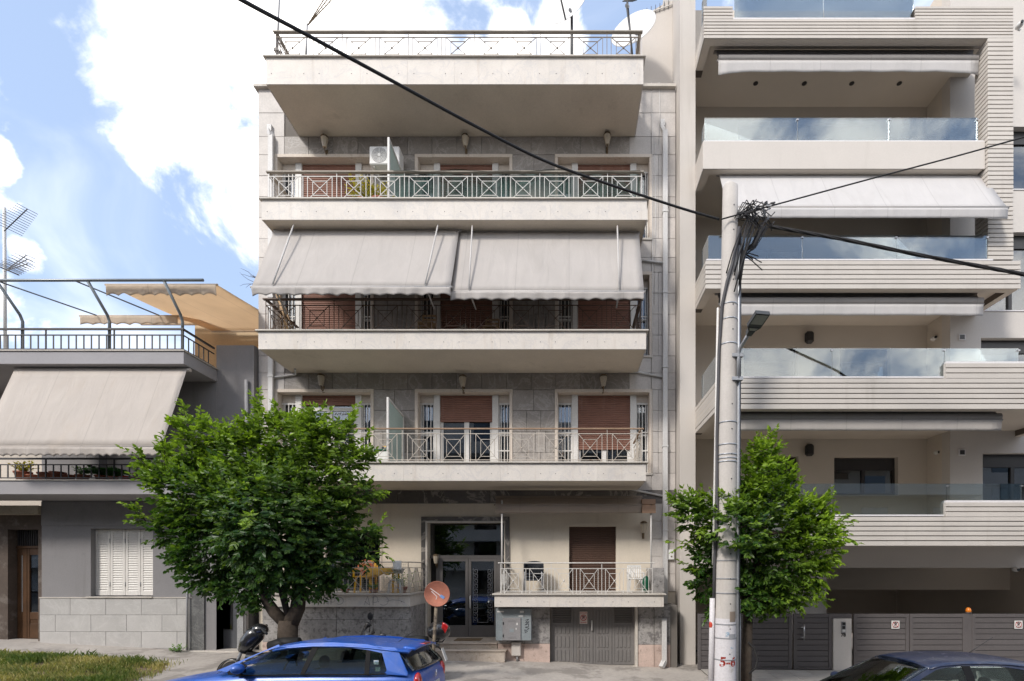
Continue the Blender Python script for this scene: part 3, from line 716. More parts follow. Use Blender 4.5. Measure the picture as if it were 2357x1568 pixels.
# ================================================================== awnings (each one a thing fixed to a building)
def awning(label, x0, x1, yt, zt, yb, zb, val, mt, name='awning', rolled=0.0, scallop=0, sag=0.03, bar_r=0.022, bar_mt='grey_metal', arms=(), roller=True, group=None, wave=0.012, val_curve=0.0, mt_val=None):
    t = thing(name, label, 'awning', ((x0+x1)/2, yt, min(zt, zb)-val), group)
    sk = 0.0
    def fab(u, v):
        s = math.sin(math.pi*v)
        return (x0+(x1-x0)*u, yt+(yb-yt)*v+0.0, zt+(zb-zt)*v-sag*s*(0.7+0.3*math.sin(u*9+1)))
    if rolled:
        obj('canvas', MB().grid(lambda u, v: (x0+(x1-x0)*u, yb+0.02+rolled*(1.0+0.04*math.sin(u*11))*math.cos(6.283*v)*0.9, zb+rolled*0.9+rolled*math.sin(6.283*v)), 24, 14, True), mt, t)
        obj('canvas_fold', MB().grid(lambda u, v: (x0+(x1-x0)*u, yt+(yb+0.02-yt)*v*v, zt+(zb+rolled*1.6-zt)*v-0.015*math.sin(u*7)*math.sin(3.14*v)), 24, 6, True, 0.004), mt, t)
    else: obj('canvas', MB().grid(fab, 24, 10, True, 0.004), mt, t)
    n = max(24, scallop*8)
    def vl(u, v):
        d = val
        if scallop: d = val*(1-0.20*abs(math.sin(math.pi*u*scallop)))
        if val_curve: d = val*(1+val_curve*(abs(2*u-1)**10))
        x = x0+(x1-x0)*u
        return (x, yb-0.025+wave*math.sin(x*7.0)*v+0.02*v+wave*0.7*math.sin(x*17+1)*v, zb-0.02-d*v)
    obj('valance', MB().grid(vl, n, 4, True, 0.003), mt_val or mt, t)
    obj('front_bar', MB().tube([(x0-0.03, yb, zb-0.005), (x1+0.03, yb, zb-0.005)], bar_r, 10), bar_mt, t)
    if roller: obj('roller', MB().tube([(x0-0.04, yt+0.06, zt+0.02), (x1+0.04, yt+0.06, zt+0.02)], 0.045, 10), bar_mt, t)
    for pts in arms: obj('arm', MB().tube(pts, 0.018, 8), bar_mt, t)
    return t
# ================================================================== the newer block on the right
mat('render_cream', (0.535,0.495,0.455), rough=0.85, spec=0.2, var=0.035, scale=0.8, fine=0.02, fscale=50, rnd=0.02, bump=0.06, bscale=120, streak=(0.38,0.34,0.30), sfac=0.35, sscale=3.5)
mat('render_tan', (0.60,0.54,0.47), rough=0.9, spec=0.15, var=0.04, scale=0.7, fine=0.02, fscale=50, bump=0.08, bscale=100)
mat('render_grey', (0.56,0.525,0.49), rough=0.9, spec=0.15, var=0.04, scale=0.7, fine=0.02, bump=0.08, bscale=100)
mat('board', (0.52,0.482,0.44), rough=0.8, spec=0.2, var=0.05, fine=0.02, rnd=0.03, streak=(0.36,0.32,0.28), sfac=0.35, sscale=4)
mat('groove', (0.12,0.10,0.085), rough=0.9, fine=0)
mat('aluminium_dark', (0.028,0.026,0.026), rough=0.4, spec=0.5, var=0.1)
mat('coping_white', (0.64,0.62,0.62), rough=0.4, var=0.03)
glass('balustrade_glass', (0.74,0.80,0.80), refl=0.125, edge=0.9)
glass('pane_dark', (0.30,0.32,0.33), refl=0.16)
rb = thing('apartment_building', 'newer cream apartment block with slatted balcony fronts and glass balustrades', 'building', (6.5, 13.0, -0.2))
RX0, RX1, RB, RS = 3.15, 9.75, 14.2, 13.0
LV = {   # level: front depth, underside, top of the parapet, right end
 'A': (12.20, 14.72, 15.17, 10.40), 'B': (12.27, 11.71, 12.35, 9.78), 'C': (12.04, 8.77, 9.42, 10.43), 'D': (11.03, 5.68, 6.33, 11.6), 'E': (11.03, 2.785, 3.40, 11.6)}
# flank strip and upper flank wall
obj('flank_wall', MB().box(2.765, RX0, RS, RS+9, -0.3, 19), 'render_cream', rb)
m = MB(); x0, x1 = wx(1478,13.95), 2.764
m.prism([(x0, 14.74), (x1, 14.74), (x1, wz(2,13.95)), (x1-0.16, wz(6,13.95)), (x0, wz(38,13.95))], 'y', 13.95, 17.5)
fw = obj('stair_house_wall', m, 'render_cream', rb)
for i in range(11):
    u = i/10; x = x0+(x1+0.35-x0)*u; z = wz(38,13.95)+(wz(2,13.95)-wz(38,13.95))*min(1,u)
    obj('wall_spike', MB().bar((x, 13.93, z-0.06), (x+0.01, 13.93, z+0.16), 0.014), 'dark_metal', fw)
obj('spike_rail', MB().tube([(x0, 13.92, wz(38,13.95)), (x1+0.35, 13.92, wz(2,13.95))], 0.014, 6), 'paint_white', fw)
# back walls, wing, soffits
m = MB(); wops = []
def rp(px0, px1, py0, py1, Y): return (wx(px0,Y), wx(px1,Y), wz(py1,Y), wz(py0,Y))
wE1 = rp(1920,2067,1052,1139,RB); wE0 = rp(1742,1838,1050,1232,RB); wD0 = rp(1712,1836,797,925,RB); wD1 = rp(1933,2050,800,925,RB)
wC0 = (4.6, 6.4, 8.9+0.5, 11.4); wB0 = (4.6, 8.4, 12.4, 14.5)
wall_open(m, RX0, RX1, 2.6, 17.5, RB, RB+0.3, [wE1, wE0, wD0, wD1, wC0, wB0]); obj('back_wall', m, 'render_tan', rb)
obj('back_core', MB().box(RX0, RX1-0.01, RB+0.9, RB+6, 2.6, 17.5), 'interior', rb)
WG = 13.34
wingw = [rp(2262,2420,1043,1200,WG), rp(2258,2420,778,905,WG), (10.6,12.2,8.9,10.9), (10.6,12.2,12.0,13.6)]
m = MB(); wall_open(m, RX1, 13.2, 2.6, 17.5, WG, WG+0.3, wingw); obj('wing_wall', m, 'render_grey', rb)
obj('wing_return', MB().box(RX1+0.002, RX1+0.25, WG+0.301, RB+0.3, 2.6, 17.5), 'render_tan', rb)
obj('wing_core', MB().box(RX1+0.26, 13.2, WG+0.9, WG+6, 3.01, 17.5), 'interior', rb)
def rwin(o, Y, cols_=2, nm='window', box=0.28, sash='aluminium_dark', pn='pane_dark'):
    x0, x1, z0, z1 = o; y = Y+0.14; t = 0.06
    m = MB(); m.box(x0, x0+t, y, y+0.1, z0, z1-box); m.box(x1-t, x1, y, y+0.1, z0, z1-box); m.box(x0+t, x1-t, y, y+0.1, z0, z0+t); m.box(x0+t, x1-t, y, y+0.1, z1-box-t, z1-box)
    for i in range(1, cols_):
        u = x0+(x1-x0)*i/cols_; m.box(u-0.045, u+0.045, y-0.005, y+0.1, z0+t, z1-box-t)
    w = obj(nm, m, sash, rb)
    obj('shutter_box', MB().box(x0, x1, y+0.01, y+0.12, z1-box, z1), sash, w)
    for i in range(cols_):
        obj('pane', MB().box(x0+t+(x1-x0-2*t)*i/cols_, x0+t+(x1-x0-2*t)*(i+1)/cols_, y+0.04, y+0.047, z0+t, z1-box-t), pn, w)
    obj('room', MB().box(x0-0.1, x1+0.1, y+0.6, y+0.62, z0-0.1, z1+0.1), 'interior', w)
    obj('sill', MB().box(x0-0.03, x1+0.03, Y-0.02, Y+0.3, z0-0.03, z0-0.002), 'coping_white', w)
rwin(wE1, RB); rwin(wE0, RB, 1); rwin(wD0, RB, 1); rwin(wD1, RB, 1); rwin(wC0, RB); rwin(wB0, RB, 3)
for o in wingw: rwin(o, WG, 2)
for k, (y, zb, zt, xr) in LV.items():
    xe = RX1 if k in 'B' else min(xr, 10.4)
    m = MB().box(RX0+0.002, RX1-0.002 if k == 'B' else RX1-0.002, y+0.19, RB-0.002, zb+0.14, zt-0.12)
    if k in 'CDE': m.box(RX1-0.001, xr-0.19, y+0.19, WG-0.002, zb+0.14, zt-0.12)
    if k == 'A': m.box(RX1-0.001, xr-0.19, y+0.41, WG-0.002, zb+0.14, zt-0.12)
    sl = obj('balcony', m, 'render_tan', rb)
    beam = MB()
    lx = wx({'A':1620,'B':1618,'C':1624,'D':1652.6,'E':1652.6}[k], y)
    beam.box(lx+0.03, xr-0.03, y+0.03, y+0.19, zb, zt-0.01); beam.box(lx+0.03, lx+0.19, y+0.191, RS+0.2, zb, zt-0.01)
    if k in 'CDE': beam.box(xr-0.19, xr-0.03, y+0.191, WG-0.002, zb, zt-0.01)
    obj('edge_beam', beam, 'groove' if k != 'B' else 'render_tan', sl)
    # underside lining of the edge beam
    un = MB().box(lx+0.03, xr-0.03, y+0.03, y+0.192, zb-0.012, zb-0.002); un.box(lx+0.03, lx+0.192, y+0.193, RS-0.002, zb-0.012, zb-0.002)
    if k in 'CDE': un.box(xr-0.192, xr-0.03, y+0.193, WG-0.002, zb-0.012, zb-0.002)
    obj('beam_lining', un, 'render_tan', sl)
    if k == 'B':
        obj('fascia', MB().box(lx, xr+0.01, y, y+0.028, zb-0.01, zt, 0.004).box(lx, lx+0.028, y+0.0285, RS-0.002, zb-0.01, zt, 0.004), 'render_cream', sl)
    else:
        n = 6; p = (zt-zb)/n
        def boards(x0, x1, z0, cnt, ret):
            for i in range(cnt):
                a, b = z0+p*i, z0+p*(i+1)-0.019
                mm = MB().box(x0, x1, y-0.0, y+0.028, a-0.012 if i == 0 else a, b, 0.003)
                if ret: mm.box(lx, lx+0.028, y+0.0285, RS-0.002, a-0.012 if i == 0 else a, b, 0.003)
                obj('cladding_board', mm, 'board', sl)
        boards(lx, xr, zb, n, True)
        if k == 'A':
            for (q0, q1) in ((lx, wx(1687,y)), (wx(2107,y), xr)):
                boards(q0, q1, zt, 4, False); obj('raised_parapet', MB().box(q0+0.02, q1-0.02, y+0.0285, y+0.19, zt-0.008, zt+4*p), 'groove', sl)
        if k in 'DE':
            q0 = wx(2178,y); boards(q0, xr, zt, 3, False); obj('raised_parapet', MB().box(q0+0.005, xr-0.02, y+0.0285, y+0.19, zt-0.008, zt+3*p-0.015), 'board', sl)
            obj('parapet_cap', MB().box(q0+0.02, xr, y+0.03, y+0.2, zt+3*p-0.013, zt+3*p+0.03), 'coping_white', sl)
    obj('parapet_cap', MB().box(lx+0.03, (wx(2174,y) if k in 'DE' else xr-0.62 if k in 'AC' else xr), y+0.02, y+0.2, zt+0.002, zt+0.035), 'coping_white', sl)
    # glass balustrade
    yg = y+0.09
    gz = {'A': 16.1, 'B': 12.98, 'C': 10.04, 'D': 6.99, 'E': 4.10}[k]
    cuts = {'A': (1690,1896,2104), 'B': (1621,1836,2047,2250), 'C': (1630,1847,2063,2273), 'D': (1655,1915,2174,2345), 'E': (1655,1915,2180,2352)}[k]
    for i in range(len(cuts)-1):
        a, b = wx(cuts[i],yg)+0.006, wx(cuts[i+1],yg)-0.006
        zb2 = zt+0.036
        if k in 'DE' and i == 2: zb2 = zt+3*p+0.031
        obj('glass_panel', MB().box(a, b, yg, yg+0.012, zb2, gz), 'balustrade_glass', sl)
        obj('glass_clamp', MB().box(b-0.02, b+0.03, yg-0.012, yg+0.024, gz-0.06, gz-0.03), 'steel', sl)
        obj('glass_post', MB().box(b+0.004, b+0.010, yg+0.014, yg+0.03, zb2, gz), 'steel', sl)
    obj('glass_panel', MB().box(lx+0.09, lx+0.102, yg+0.02, RS-0.25, zt+0.02, gz), 'balustrade_glass', sl)
    # recessed downlights
    if k != 'E':
        zs = zb+0.14
        for px in (1740,1849,1958,2067):
            X = wx(px, 13.56)*(1.0); yy = 13.5 if k in 'ABC' else 12.9
            X = (4.83, 6.09, 7.32, 8.55)[(1740,1849,1958,2067).index(px)]
            obj('downlight', MB().lathe([(0.045,0),(0.062,-0.004),(0.062,-0.012),(0.045,-0.012)], (X, yy, zs-0.001), 14), 'aluminium_dark', sl)
    else:
        for X in (4.9, 6.2, 7.5, 8.8): obj('downlight', MB().lathe([(0.045,0),(0.062,-0.004),(0.062,-0.012),(0.045,-0.012)], (X, 11.9, zb+0.139), 14), 'aluminium_dark', sl)
# slatted pillar between levels A and C
y = LV['A'][0]; px0, px1 = 9.80, 10.40; z0, z1 = LV['C'][2]+0.005, LV['A'][1]-0.014; p = (LV['A'][2]-LV['A'][1])/6*1.0
p = 0.104
pil = obj('pillar', MB().box(px0+0.03, px1-0.03, y+0.03, y+0.40, z0, z1), 'groove', rb)
i = 0; z = z1
while z-p > z0:
    obj('cladding_board', MB().box(px0, px1, y, y+0.028, z-p+0.019, z, 0.003).box(px0, px0+0.028, y+0.0285, y+0.40, z-p+0.019, z, 0.003).box(px1-0.028, px1, y+0.0285, y+0.40, z-p+0.019, z, 0.003), 'board', pil); z -= p
# wall fittings on the set-back wall
def wallbox(px, py, w, h, Y, mt, nm, d=0.09):
    c = P(px, py, Y); return obj(nm, MB().box(c.x-w/2, c.x+w/2, Y-d, Y, c.z-h/2, c.z+h/2, 0.02), mt, rb)
for (px, py) in ((1860,779),(1860,1037)): tag(obj('wall_speaker', MB().box(wx(px,RB)-0.11, wx(px,RB)+0.11, RB-0.16, RB-0.001, wz(py,RB)-0.17, wz(py,RB)+0.15, 0.05), 'black'), 'black box lamp above the cloud-mirroring glass balustrade' if py < 900 else 'black box lamp beside the wide dark window', 'wall lamp')
def cctv(px, py, Y, lab):
    c = P(px, py, Y); t = thing('security_camera', lab, 'camera', (c.x, Y, c.z))
    obj('mount', MB().lathe([(0.05,0),(0.05,0.03)], (c.x+0.07, Y-0.032, c.z), 10, 'y'), 'white_plastic', t)
    obj('housing', MB().ball((c.x, Y-0.10, c.z-0.01), 0.075, 10, 8, (1.0,1.3,0.8)), 'white_plastic', t)
    obj('lens', MB().lathe([(0.035,0),(0.035,0.02)], (c.x-0.02, Y-0.215, c.z-0.02), 10, 'y'), 'black', t)
cctv(2143, 782, WG-0.0+0.6, 'white dome camera on the dark return wall by the sky-mirroring balustrade')
cctv(2151, 1043, WG+0.6, 'white dome camera on the dark return wall beside the orange-reflecting window')
cctv(2338, 68, 12.7, 'white dome camera high beside the slatted pillar top')
cctv(2330, 1310, 12.98, 'white dome camera under the garage lintel')
for py in (777, 1042):
    c = P(2213, py, WG); obj('air_vent', MB().box(c.x-0.09, c.x+0.09, WG-0.03, WG-0.001, c.z-0.08, c.z+0.08, 0.01), 'coping_white', rb); obj('vent_grille', MB().box(c.x-0.06, c.x+0.06, WG-0.036, WG-0.0305, c.z-0.055, c.z+0.055), 'aluminium_dark', rb)
# ground level: lintel, piers, car port
gl0 = wx(1902,RS)
m = MB(); m.box(RX0+0.002, 13.2, RS, RS+0.35, 2.31, 2.92); m.box(wx(1824,RS), gl0, RS+0.001, RS+0.349, -0.3, 2.31)
obj('lintel', m, 'render_grey', rb)
m = MB(); m.box(RX0+0.002, 13.2, 21.0, 21.3, -0.3, 2.9); m.box(gl0-0.2, gl0, RS+0.351, 20.99, -0.3, 2.9); m.box(13.201, 13.4, RS, 21, -0.3, 2.9)
m.box(gl0, 13.2, RS+2.6, RS+3.0, 1.66, 2.9)
obj('carport_wall', m, 'render_tan', rb)
obj('carport_ceiling', MB().box(RX0, 13.2, RS+0.36, 21, 2.92, 3.0), 'render_tan', rb)
obj('porch_wall', MB().box(RX0, gl0-0.21, RS+2.0, RS+2.2, -0.3, 2.9), 'render_tan', rb)
obj('porch_door', MB().box(wx(1750,RS+2)+0.0, wx(1815,RS+2), RS+1.96, RS+1.998, 0.0, 2.1), 'aluminium_dark', rb)
obj('switch_box', MB().box(gl0+0.25, gl0+0.33, RS+2.58, RS+2.6, 2.0, 2.13), 'coping_white', rb)
# ---------------------------------------------------------------- gates along the pavement
mat('gate_paint', (0.105,0.095,0.095), rough=0.45, spec=0.4, var=0.08, rnd=0.06, streak=(0.12,0.105,0.10), sfac=0.3, sscale=5)
GY = 12.4; gzt, gzb = wz(1413,GY), wz(1541,GY)
def gate(lab, px0, px1, n=9, handle=False, name='gate', group=None, heavy=None):
    x0, x1 = wx(px0,GY), wx(px1,GY)
    t = thing(name, lab, 'gate', ((x0+x1)/2, GY, gzb), group); fr = 0.075
    m = MB(); m.box(x0, x0+fr, GY-0.03, GY+0.03, gzb, gzt, 0.004); m.box(x1-fr, x1, GY-0.03, GY+0.03, gzb, gzt, 0.004)
    m.box(x0+fr, x1-fr, GY-0.03, GY+0.03, gzt-0.085, gzt, 0.004); m.box(x0+fr, x1-fr, GY-0.03, GY+0.03, gzb, gzb+0.05, 0.004)
    if heavy: m.box(x0+fr, x1-fr, GY-0.0295, GY+0.0295, gzb+heavy-0.02, gzb+heavy+0.06)
    obj('frame', m, 'gate_paint', t)
    z0, z1 = gzb+0.055, gzt-0.09; p = (z1-z0)/n
    for i in range(n): obj('slat', MB().box(x0+fr, x1-fr, GY-0.012+random.uniform(-0.001,0.001), GY+0.012, z0+p*i+0.008, z0+p*(i+1)-0.004, 0.004), 'gate_paint', t)
    obj('backing', MB().box(x0+fr, x1-fr, GY+0.014, GY+0.018, z0, z1), 'aluminium_dark', t)
    if handle:
        hx = x0+0.22; obj('handle', MB().tube([(hx, GY-0.09, gzt-0.62), (hx, GY-0.09, gzt-0.24)], 0.017, 10).tube([(hx-0.08, GY-0.09, gzt-0.31), (hx, GY-0.09, gzt-0.31), (hx, GY-0.02, gzt-0.31)], 0.012, 8).tube([(hx-0.08, GY-0.09, gzt-0.55), (hx, GY-0.09, gzt-0.55), (hx, GY-0.02, gzt-0.55)], 0.012, 8), 'steel', t)
    return t
gate('dark grey slatted fence panel behind the utility pole', 1606, 1822, name='fence_panel')
gate('dark grey slatted pedestrian gate with long steel handle', 1826, 1914, handle=True)
gate('dark grey slatted garage gate leaf beside the cream intercom post', 1964, 2091, heavy=0.33)
gate('dark grey slatted garage gate leaf below the orange beacon', 2093, 2222, heavy=0.33)
gate('wide dark grey slatted gate with a thick end post', 2236, 2420, heavy=0.33)
# cream post with intercom and number
t = thing('gate_post', 'cream rendered gate post with intercom and number 78', 'post', (wx(1939,GY-0.05), GY-0.05, gzb))
x0, x1 = wx(1918,GY-0.05), wx(1960,GY-0.05)
obj('post_body', MB().box(x0, x1, GY-0.06, GY+0.25, gzb-0.1, wz(1424,GY-0.05), 0.008), 'render_grey', t)
obj('post_cap', MB().box(x0-0.02, x1+0.02, GY-0.03, GY+0.2, wz(1423,GY), gzt), 'gate_paint', t)
c = P(1941, 1438, GY-0.06)
ic = obj('intercom', MB().box(c.x-0.05, c.x+0.05, GY-0.085, GY-0.061, c.z-0.20, c.z+0.07, 0.006), 'steel', t)
obj('screen', MB().box(c.x-0.035, c.x+0.035, GY-0.09, GY-0.0855, c.z-0.01, c.z+0.055), 'black', ic); obj('keypad', MB().box(c.x-0.035, c.x+0.035, GY-0.09, GY-0.0855, c.z-0.10, c.z-0.03), 'black', ic)
obj('nameplate', MB().box(c.x-0.035, c.x+0.035, GY-0.09, GY-0.0855, c.z-0.165, c.z-0.12), 'white_plastic', ic)
obj('house_number', text_mb('78', 0.115, (c.x+0.0, GY-0.064, wz(1462,GY-0.06)), bold=0.004), 'aluminium_dark', t)
# warning beacon on the gate
mat('beacon_orange', (0.75,0.22,0.02), rough=0.2, spec=0.5, fine=0)
c = P(2231, 1413, GY); t = thing('warning_beacon', 'orange dome beacon standing on the dark gate', 'beacon', (c.x, GY, gzt-0.0))
obj('beacon_post', MB().box(c.x-0.09, c.x+0.05, GY-0.02, GY+0.12, gzb, gzt+0.005), 'gate_paint', t)
obj('base', MB().lathe([(0.07,0),(0.07,0.03)], (c.x, GY+0.03, gzt+0.005), 14), 'dark_metal', t)
obj('dome', MB().lathe([(0.06,0.03),(0.062,0.07),(0.052,0.115),(0.03,0.14),(0.005,0.148)], (c.x, GY+0.03, gzt+0.005), 14), 'beacon_orange', t)
# no-parking notices
mat('sign_white', (0.66,0.65,0.63), rough=0.5, fine=0.02); mat('sign_red', (0.42,0.03,0.03), rough=0.5, fine=0.02); mat('sign_ink', (0.05,0.035,0.04), rough=0.6, fine=0)
def ring(mb, c, r0, r1, y, n=28):
    vs = []; fs = []
    for k in range(n):
        a = 2*math.pi*k/n
        vs += [(c[0]+r0*math.cos(a), y, c[1]+r0*math.sin(a)), (c[0]+r1*math.cos(a), y, c[1]+r1*math.sin(a))]
    for k in range(n): fs.append((2*k, 2*k+1, (2*k+3)%(2*n), (2*k+2)%(2*n)))
    mb.add(vs, fs)
def no_parking(lab, x, y, z, w, h, tint, top, bot, tilt=0):
    t = thing('no_parking_sign', lab, 'sign', (x, y, z-h/2))
    obj('plate', MB().box(x-w/2, x+w/2, y-0.006, y, z-h/2, z+h/2), tint, t)
    m = MB(); r = w*0.40; ring(m, (x, z), r*0.80, r, y-0.0085); m.bar((x-r*0.62, y-0.0085, z+r*0.62), (x+r*0.62, y-0.0085, z-r*0.62), 0.14*r, 0.002, up=(0,1,0)); obj('prohibition_ring', m, 'sign_red', t)
    obj('letter', text_mb('P', r*1.5, (x, y-0.0075, z), bold=0.004), 'sign_ink', t)
    obj('wording', text_mb(top, w*0.115, (x, y-0.0078, z+h/2-0.035), bold=0.001), 'sign_red' if tint == 'sign_pink' else 'sign_ink', t); obj('wording', text_mb(bot, w*0.125, (x, y-0.0078, z-h/2+0.035), bold=0.001), 'sign_red' if tint == 'sign_pink' else 'sign_ink', t)
mat('sign_pink', (0.60,0.52,0.48), rough=0.5, fine=0.02)
for px, lab in ((2061,'small square no-parking plate on the gate beside the intercom post'),(2344,'small square no-parking plate on the wide gate with thick end post')):
    c = P(px, 1438, GY-0.031); no_parking(lab, c.x, GY-0.031, c.z, 0.19, 0.19, 'sign_white', 'NO PARKING', 'NO PARKING')
c = P(1343, 1422, gy); no_parking('faded no-parking plate on the grey garage door', c.x, gy-0.006, c.z, 0.19, 0.30, 'sign_pink', 'ΜΗ ΠΑΡΚΑΡΕΤΕ', 'NO PARKING')
# ---------------------------------------------------------------- awnings of the right block
cloth('canvas_dim', (0.33,0.31,0.295), trans=0.1)  # shade on the rolled-in canvas, put into a darker cloth colour
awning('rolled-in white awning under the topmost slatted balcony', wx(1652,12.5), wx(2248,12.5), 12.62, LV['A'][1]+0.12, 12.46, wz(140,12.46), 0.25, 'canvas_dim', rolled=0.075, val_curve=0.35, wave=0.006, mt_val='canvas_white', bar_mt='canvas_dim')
awning('extended white awning sloping out over a glass balustrade', wx(1655,12.5), wx(2262,12.5), 12.5, LV['B'][1]+0.05, 11.80, wz(478,11.8), 0.22, 'canvas_white', wave=0.006, val_curve=0.1, bar_mt='canvas_dim', bar_r=0.03)
awning('half rolled shade-greyed awning with white valance above ceiling downlights', wx(1655,12.35), wx(2258,12.35), 12.48, LV['C'][1]+0.12, 12.30, wz(700,12.3), 0.25, 'canvas_dim', rolled=0.085, val_curve=0.1, mt_val='canvas_white', wave=0.006, bar_mt='canvas_dim')
awning('rolled-in shade-greyed awning with pale valance over the lemon tree', wx(1690,11.35), wx(2300,11.35), 11.46, LV['D'][1]+0.10, 11.30, wz(966,11.3), 0.22, 'canvas_dim', rolled=0.075, mt_val='canvas_grey', wave=0.006, bar_mt='canvas_dim')
# ================================================================== the low grey house on the left
LY, LW = 12.15, 13.3
mat('render_lilac', (0.33,0.318,0.326), rough=0.9, spec=0.15, var=0.05, scale=0.9, fine=0.02, bump=0.08, bscale=90)
mat('render_slate', (0.225,0.217,0.22), rough=0.9, spec=0.15, var=0.06, scale=0.9, fine=0.03, bump=0.10, bscale=90, blot=(0.15,0.143,0.147), bfac=0.4, blscale=1.2, streak=(0.15,0.14,0.135), sfac=0.35, sscale=4)
mat('render_pale', (0.56,0.54,0.55), rough=0.9, var=0.05)
mat('tile_stone', (0.42,0.405,0.39), rough=0.45, spec=0.35, var=0.07, scale=2.5, fine=0.03, rnd=0.06, vein=(0.55,0.54,0.52,0.3), vscale=1.2, blot=(0.33,0.32,0.32), bfac=0.35, blscale=3)
mat('stone_dark', (0.11,0.11,0.11), rough=0.4, spec=0.4, var=0.3, fine=0.10, fscale=20, vein=(0.32,0.32,0.31,0.35), vscale=2.5)
mat('rail_dark', (0.045,0.042,0.044), rough=0.5, spec=0.4, var=0.15)
mat('pergola_steel', (0.22,0.24,0.25), rough=0.4, metal=0.5, var=0.1)
mat('wood_door', (0.075,0.036,0.016), rough=0.45, spec=0.4, var=0.25, scale=3, streak=(0.05,0.025,0.012), sfac=0.6, sscale=12)
mat('wall_brown', (0.095,0.073,0.06), rough=0.9, var=0.25, blot=(0.19,0.165,0.145), bfac=0.6, bthr=(0.5,0.65), blscale=3)
mat('stone_old', (0.36,0.31,0.24), rough=0.85, var=0.2, blot=(0.18,0.14,0.10), bfac=0.6, blscale=4)
mat('step_grey', (0.42,0.385,0.345), rough=0.8, var=0.15, blot=(0.25,0.21,0.18), bfac=0.6, blscale=5)
mat('shutter_white', (0.66,0.63,0.59), rough=0.5, spec=0.3, var=0.03, streak=(0.55,0.49,0.42), sfac=0.3, sscale=8)
lb = thing('house', 'low grey rendered house with roof terrace and tiled plinth', 'house', (-11.0, LW, 0.2))
HX0, HX1 = wx(96,LW), -8.04
XC = wx(423,LY)      # right end of the two balconies
shx0, shx1, shz0, shz1 = wx(207,LW), wx(352,LW), wz(1373,LW), wz(1217,LW)
dx0_, dx1_ = wx(484,LW), wx(546,LW)
m = MB(); wall_open(m, HX0, XC-0.02, 0.0, 7.05, LW, LW+0.3, [(shx0, shx1, shz0, shz1), (-12.0,-10.3,4.42,6.6)])
obj('wall', m, 'render_slate', lb)
m = MB(); m.box(XC-0.02, wx(470,LW), LW+0.001, LW+0.3, 0.0, 4.02); obj('wall', m, 'render_slate', lb)
obj('upper_wall', MB().box(XC-0.019, HX1, LW+0.002, LW+0.3, 3.9, 7.99), 'render_slate', lb)
obj('string_course', MB().box(HX0+0.001, XC-0.021, LW-0.014, LW-0.001, wz(1210,LW), 4.0), 'render_slate', lb)
obj('core', MB().box(HX0, HX1-0.01, LW+0.31, LW+8, 0, 7.0), 'interior', lb)
obj('room_wall', MB().box(-12.0,-10.3,LW+0.25,LW+0.3,4.42,6.6), 'render_pale', lb)
obj('gutter_pipe', MB().tube([(HX1-0.16, LW-0.05, 0.3), (HX1-0.16, LW-0.05, wz(877,LW))], 0.045, 8), 'grey_metal', lb)
# balcony slabs
for (zt, zb, nm) in ((wz(806,LY), wz(838,LY), 'terrace_slab'), (wz(1104,LY), wz(1138,LY), 'balcony')):
    s = obj(nm, MB().box(-17, XC, LY, LW+0.0 if nm == 'balcony' else LW+6, zb, zt-0.03, 0.006), 'render_lilac', lb)
    obj('coping', MB().box(-17, XC+0.03, LY-0.03, LW-0.002, zt-0.028, zt, 0.004), 'marble_coping', s)
    # railing of flat bars
    y = LY+0.07; top = zt+(0.52 if nm == 'terrace_slab' else 0.50); midz = top-0.14; low = zt+0.05
    m = MB(); m.box(-17, XC-0.05, y-0.022, y+0.022, top-0.02, top+0.02); m.box(-17, XC-0.05, y-0.012, y+0.012, midz-0.012, midz+0.012); m.box(-17, XC-0.05, y-0.012, y+0.012, low-0.012, low+0.012)
    xs = XC-0.07
    m.box(xs-0.022, xs+0.022, y+0.022, LW-0.01, top-0.02, top+0.02); m.box(xs-0.012, xs+0.012, y+0.012, LW-0.01, midz-0.012, midz+0.012); m.box(xs-0.012, xs+0.012, y+0.012, LW-0.01, low-0.012, low+0.012)
    obj('rail', m, 'rail_dark', s)
    x = XC-0.08; i = 0; proto = None
    while x > -14.2:
        if proto is None: proto = obj('baluster', MB().box(x-0.014, x+0.014, y-0.006, y+0.006, low+0.012, midz-0.012), 'rail_dark', s, origin=(x,y,low))
        else: dup(proto, (x, y, low), s)
        if i % 9 == 0: obj('rail_post', MB().box(x-0.012, x+0.012, y-0.012, y+0.012, zt, top-0.02), 'rail_dark', s)
        x -= 0.178; i += 1
    yy = y+0.18
    while yy < LW-0.05:
        obj('baluster', MB().box(xs-0.006, xs+0.006, yy-0.014, yy+0.014, low+0.012, midz-0.012), 'rail_dark', s); yy += 0.17
# pergola frame over the terrace
TY = 11.72; bz = wz(648,TY)
pg = thing('pergola_frame', 'bent grey steel tube frame leaning out over the roof terrace railing', 'pergola', (-11.0, LY, wz(806,LY)))
obj('beam', MB().tube([(-16, TY, bz+0.02), (wx(468,TY), TY, bz+0.03)], 0.032, 10), 'pergola_steel', pg)
for px in (252, 420, 52):
    X = wx(px, LY+0.12); z0 = wz(806,LY)
    obj('post', MB().tube([(X, LY+0.12, z0), (X, LY+0.12, z0+0.72), (X, LY+0.06, z0+0.85), (X, TY, bz)], 0.032, 10), 'pergola_steel', pg)
for (a, b) in (((0,649),(222,726)), ((174,647),(366,726))):
    obj('arm', MB().tube([P(a[0],a[1],TY), P(b[0],b[1],13.45)], 0.018, 8), 'pergola_steel', pg)
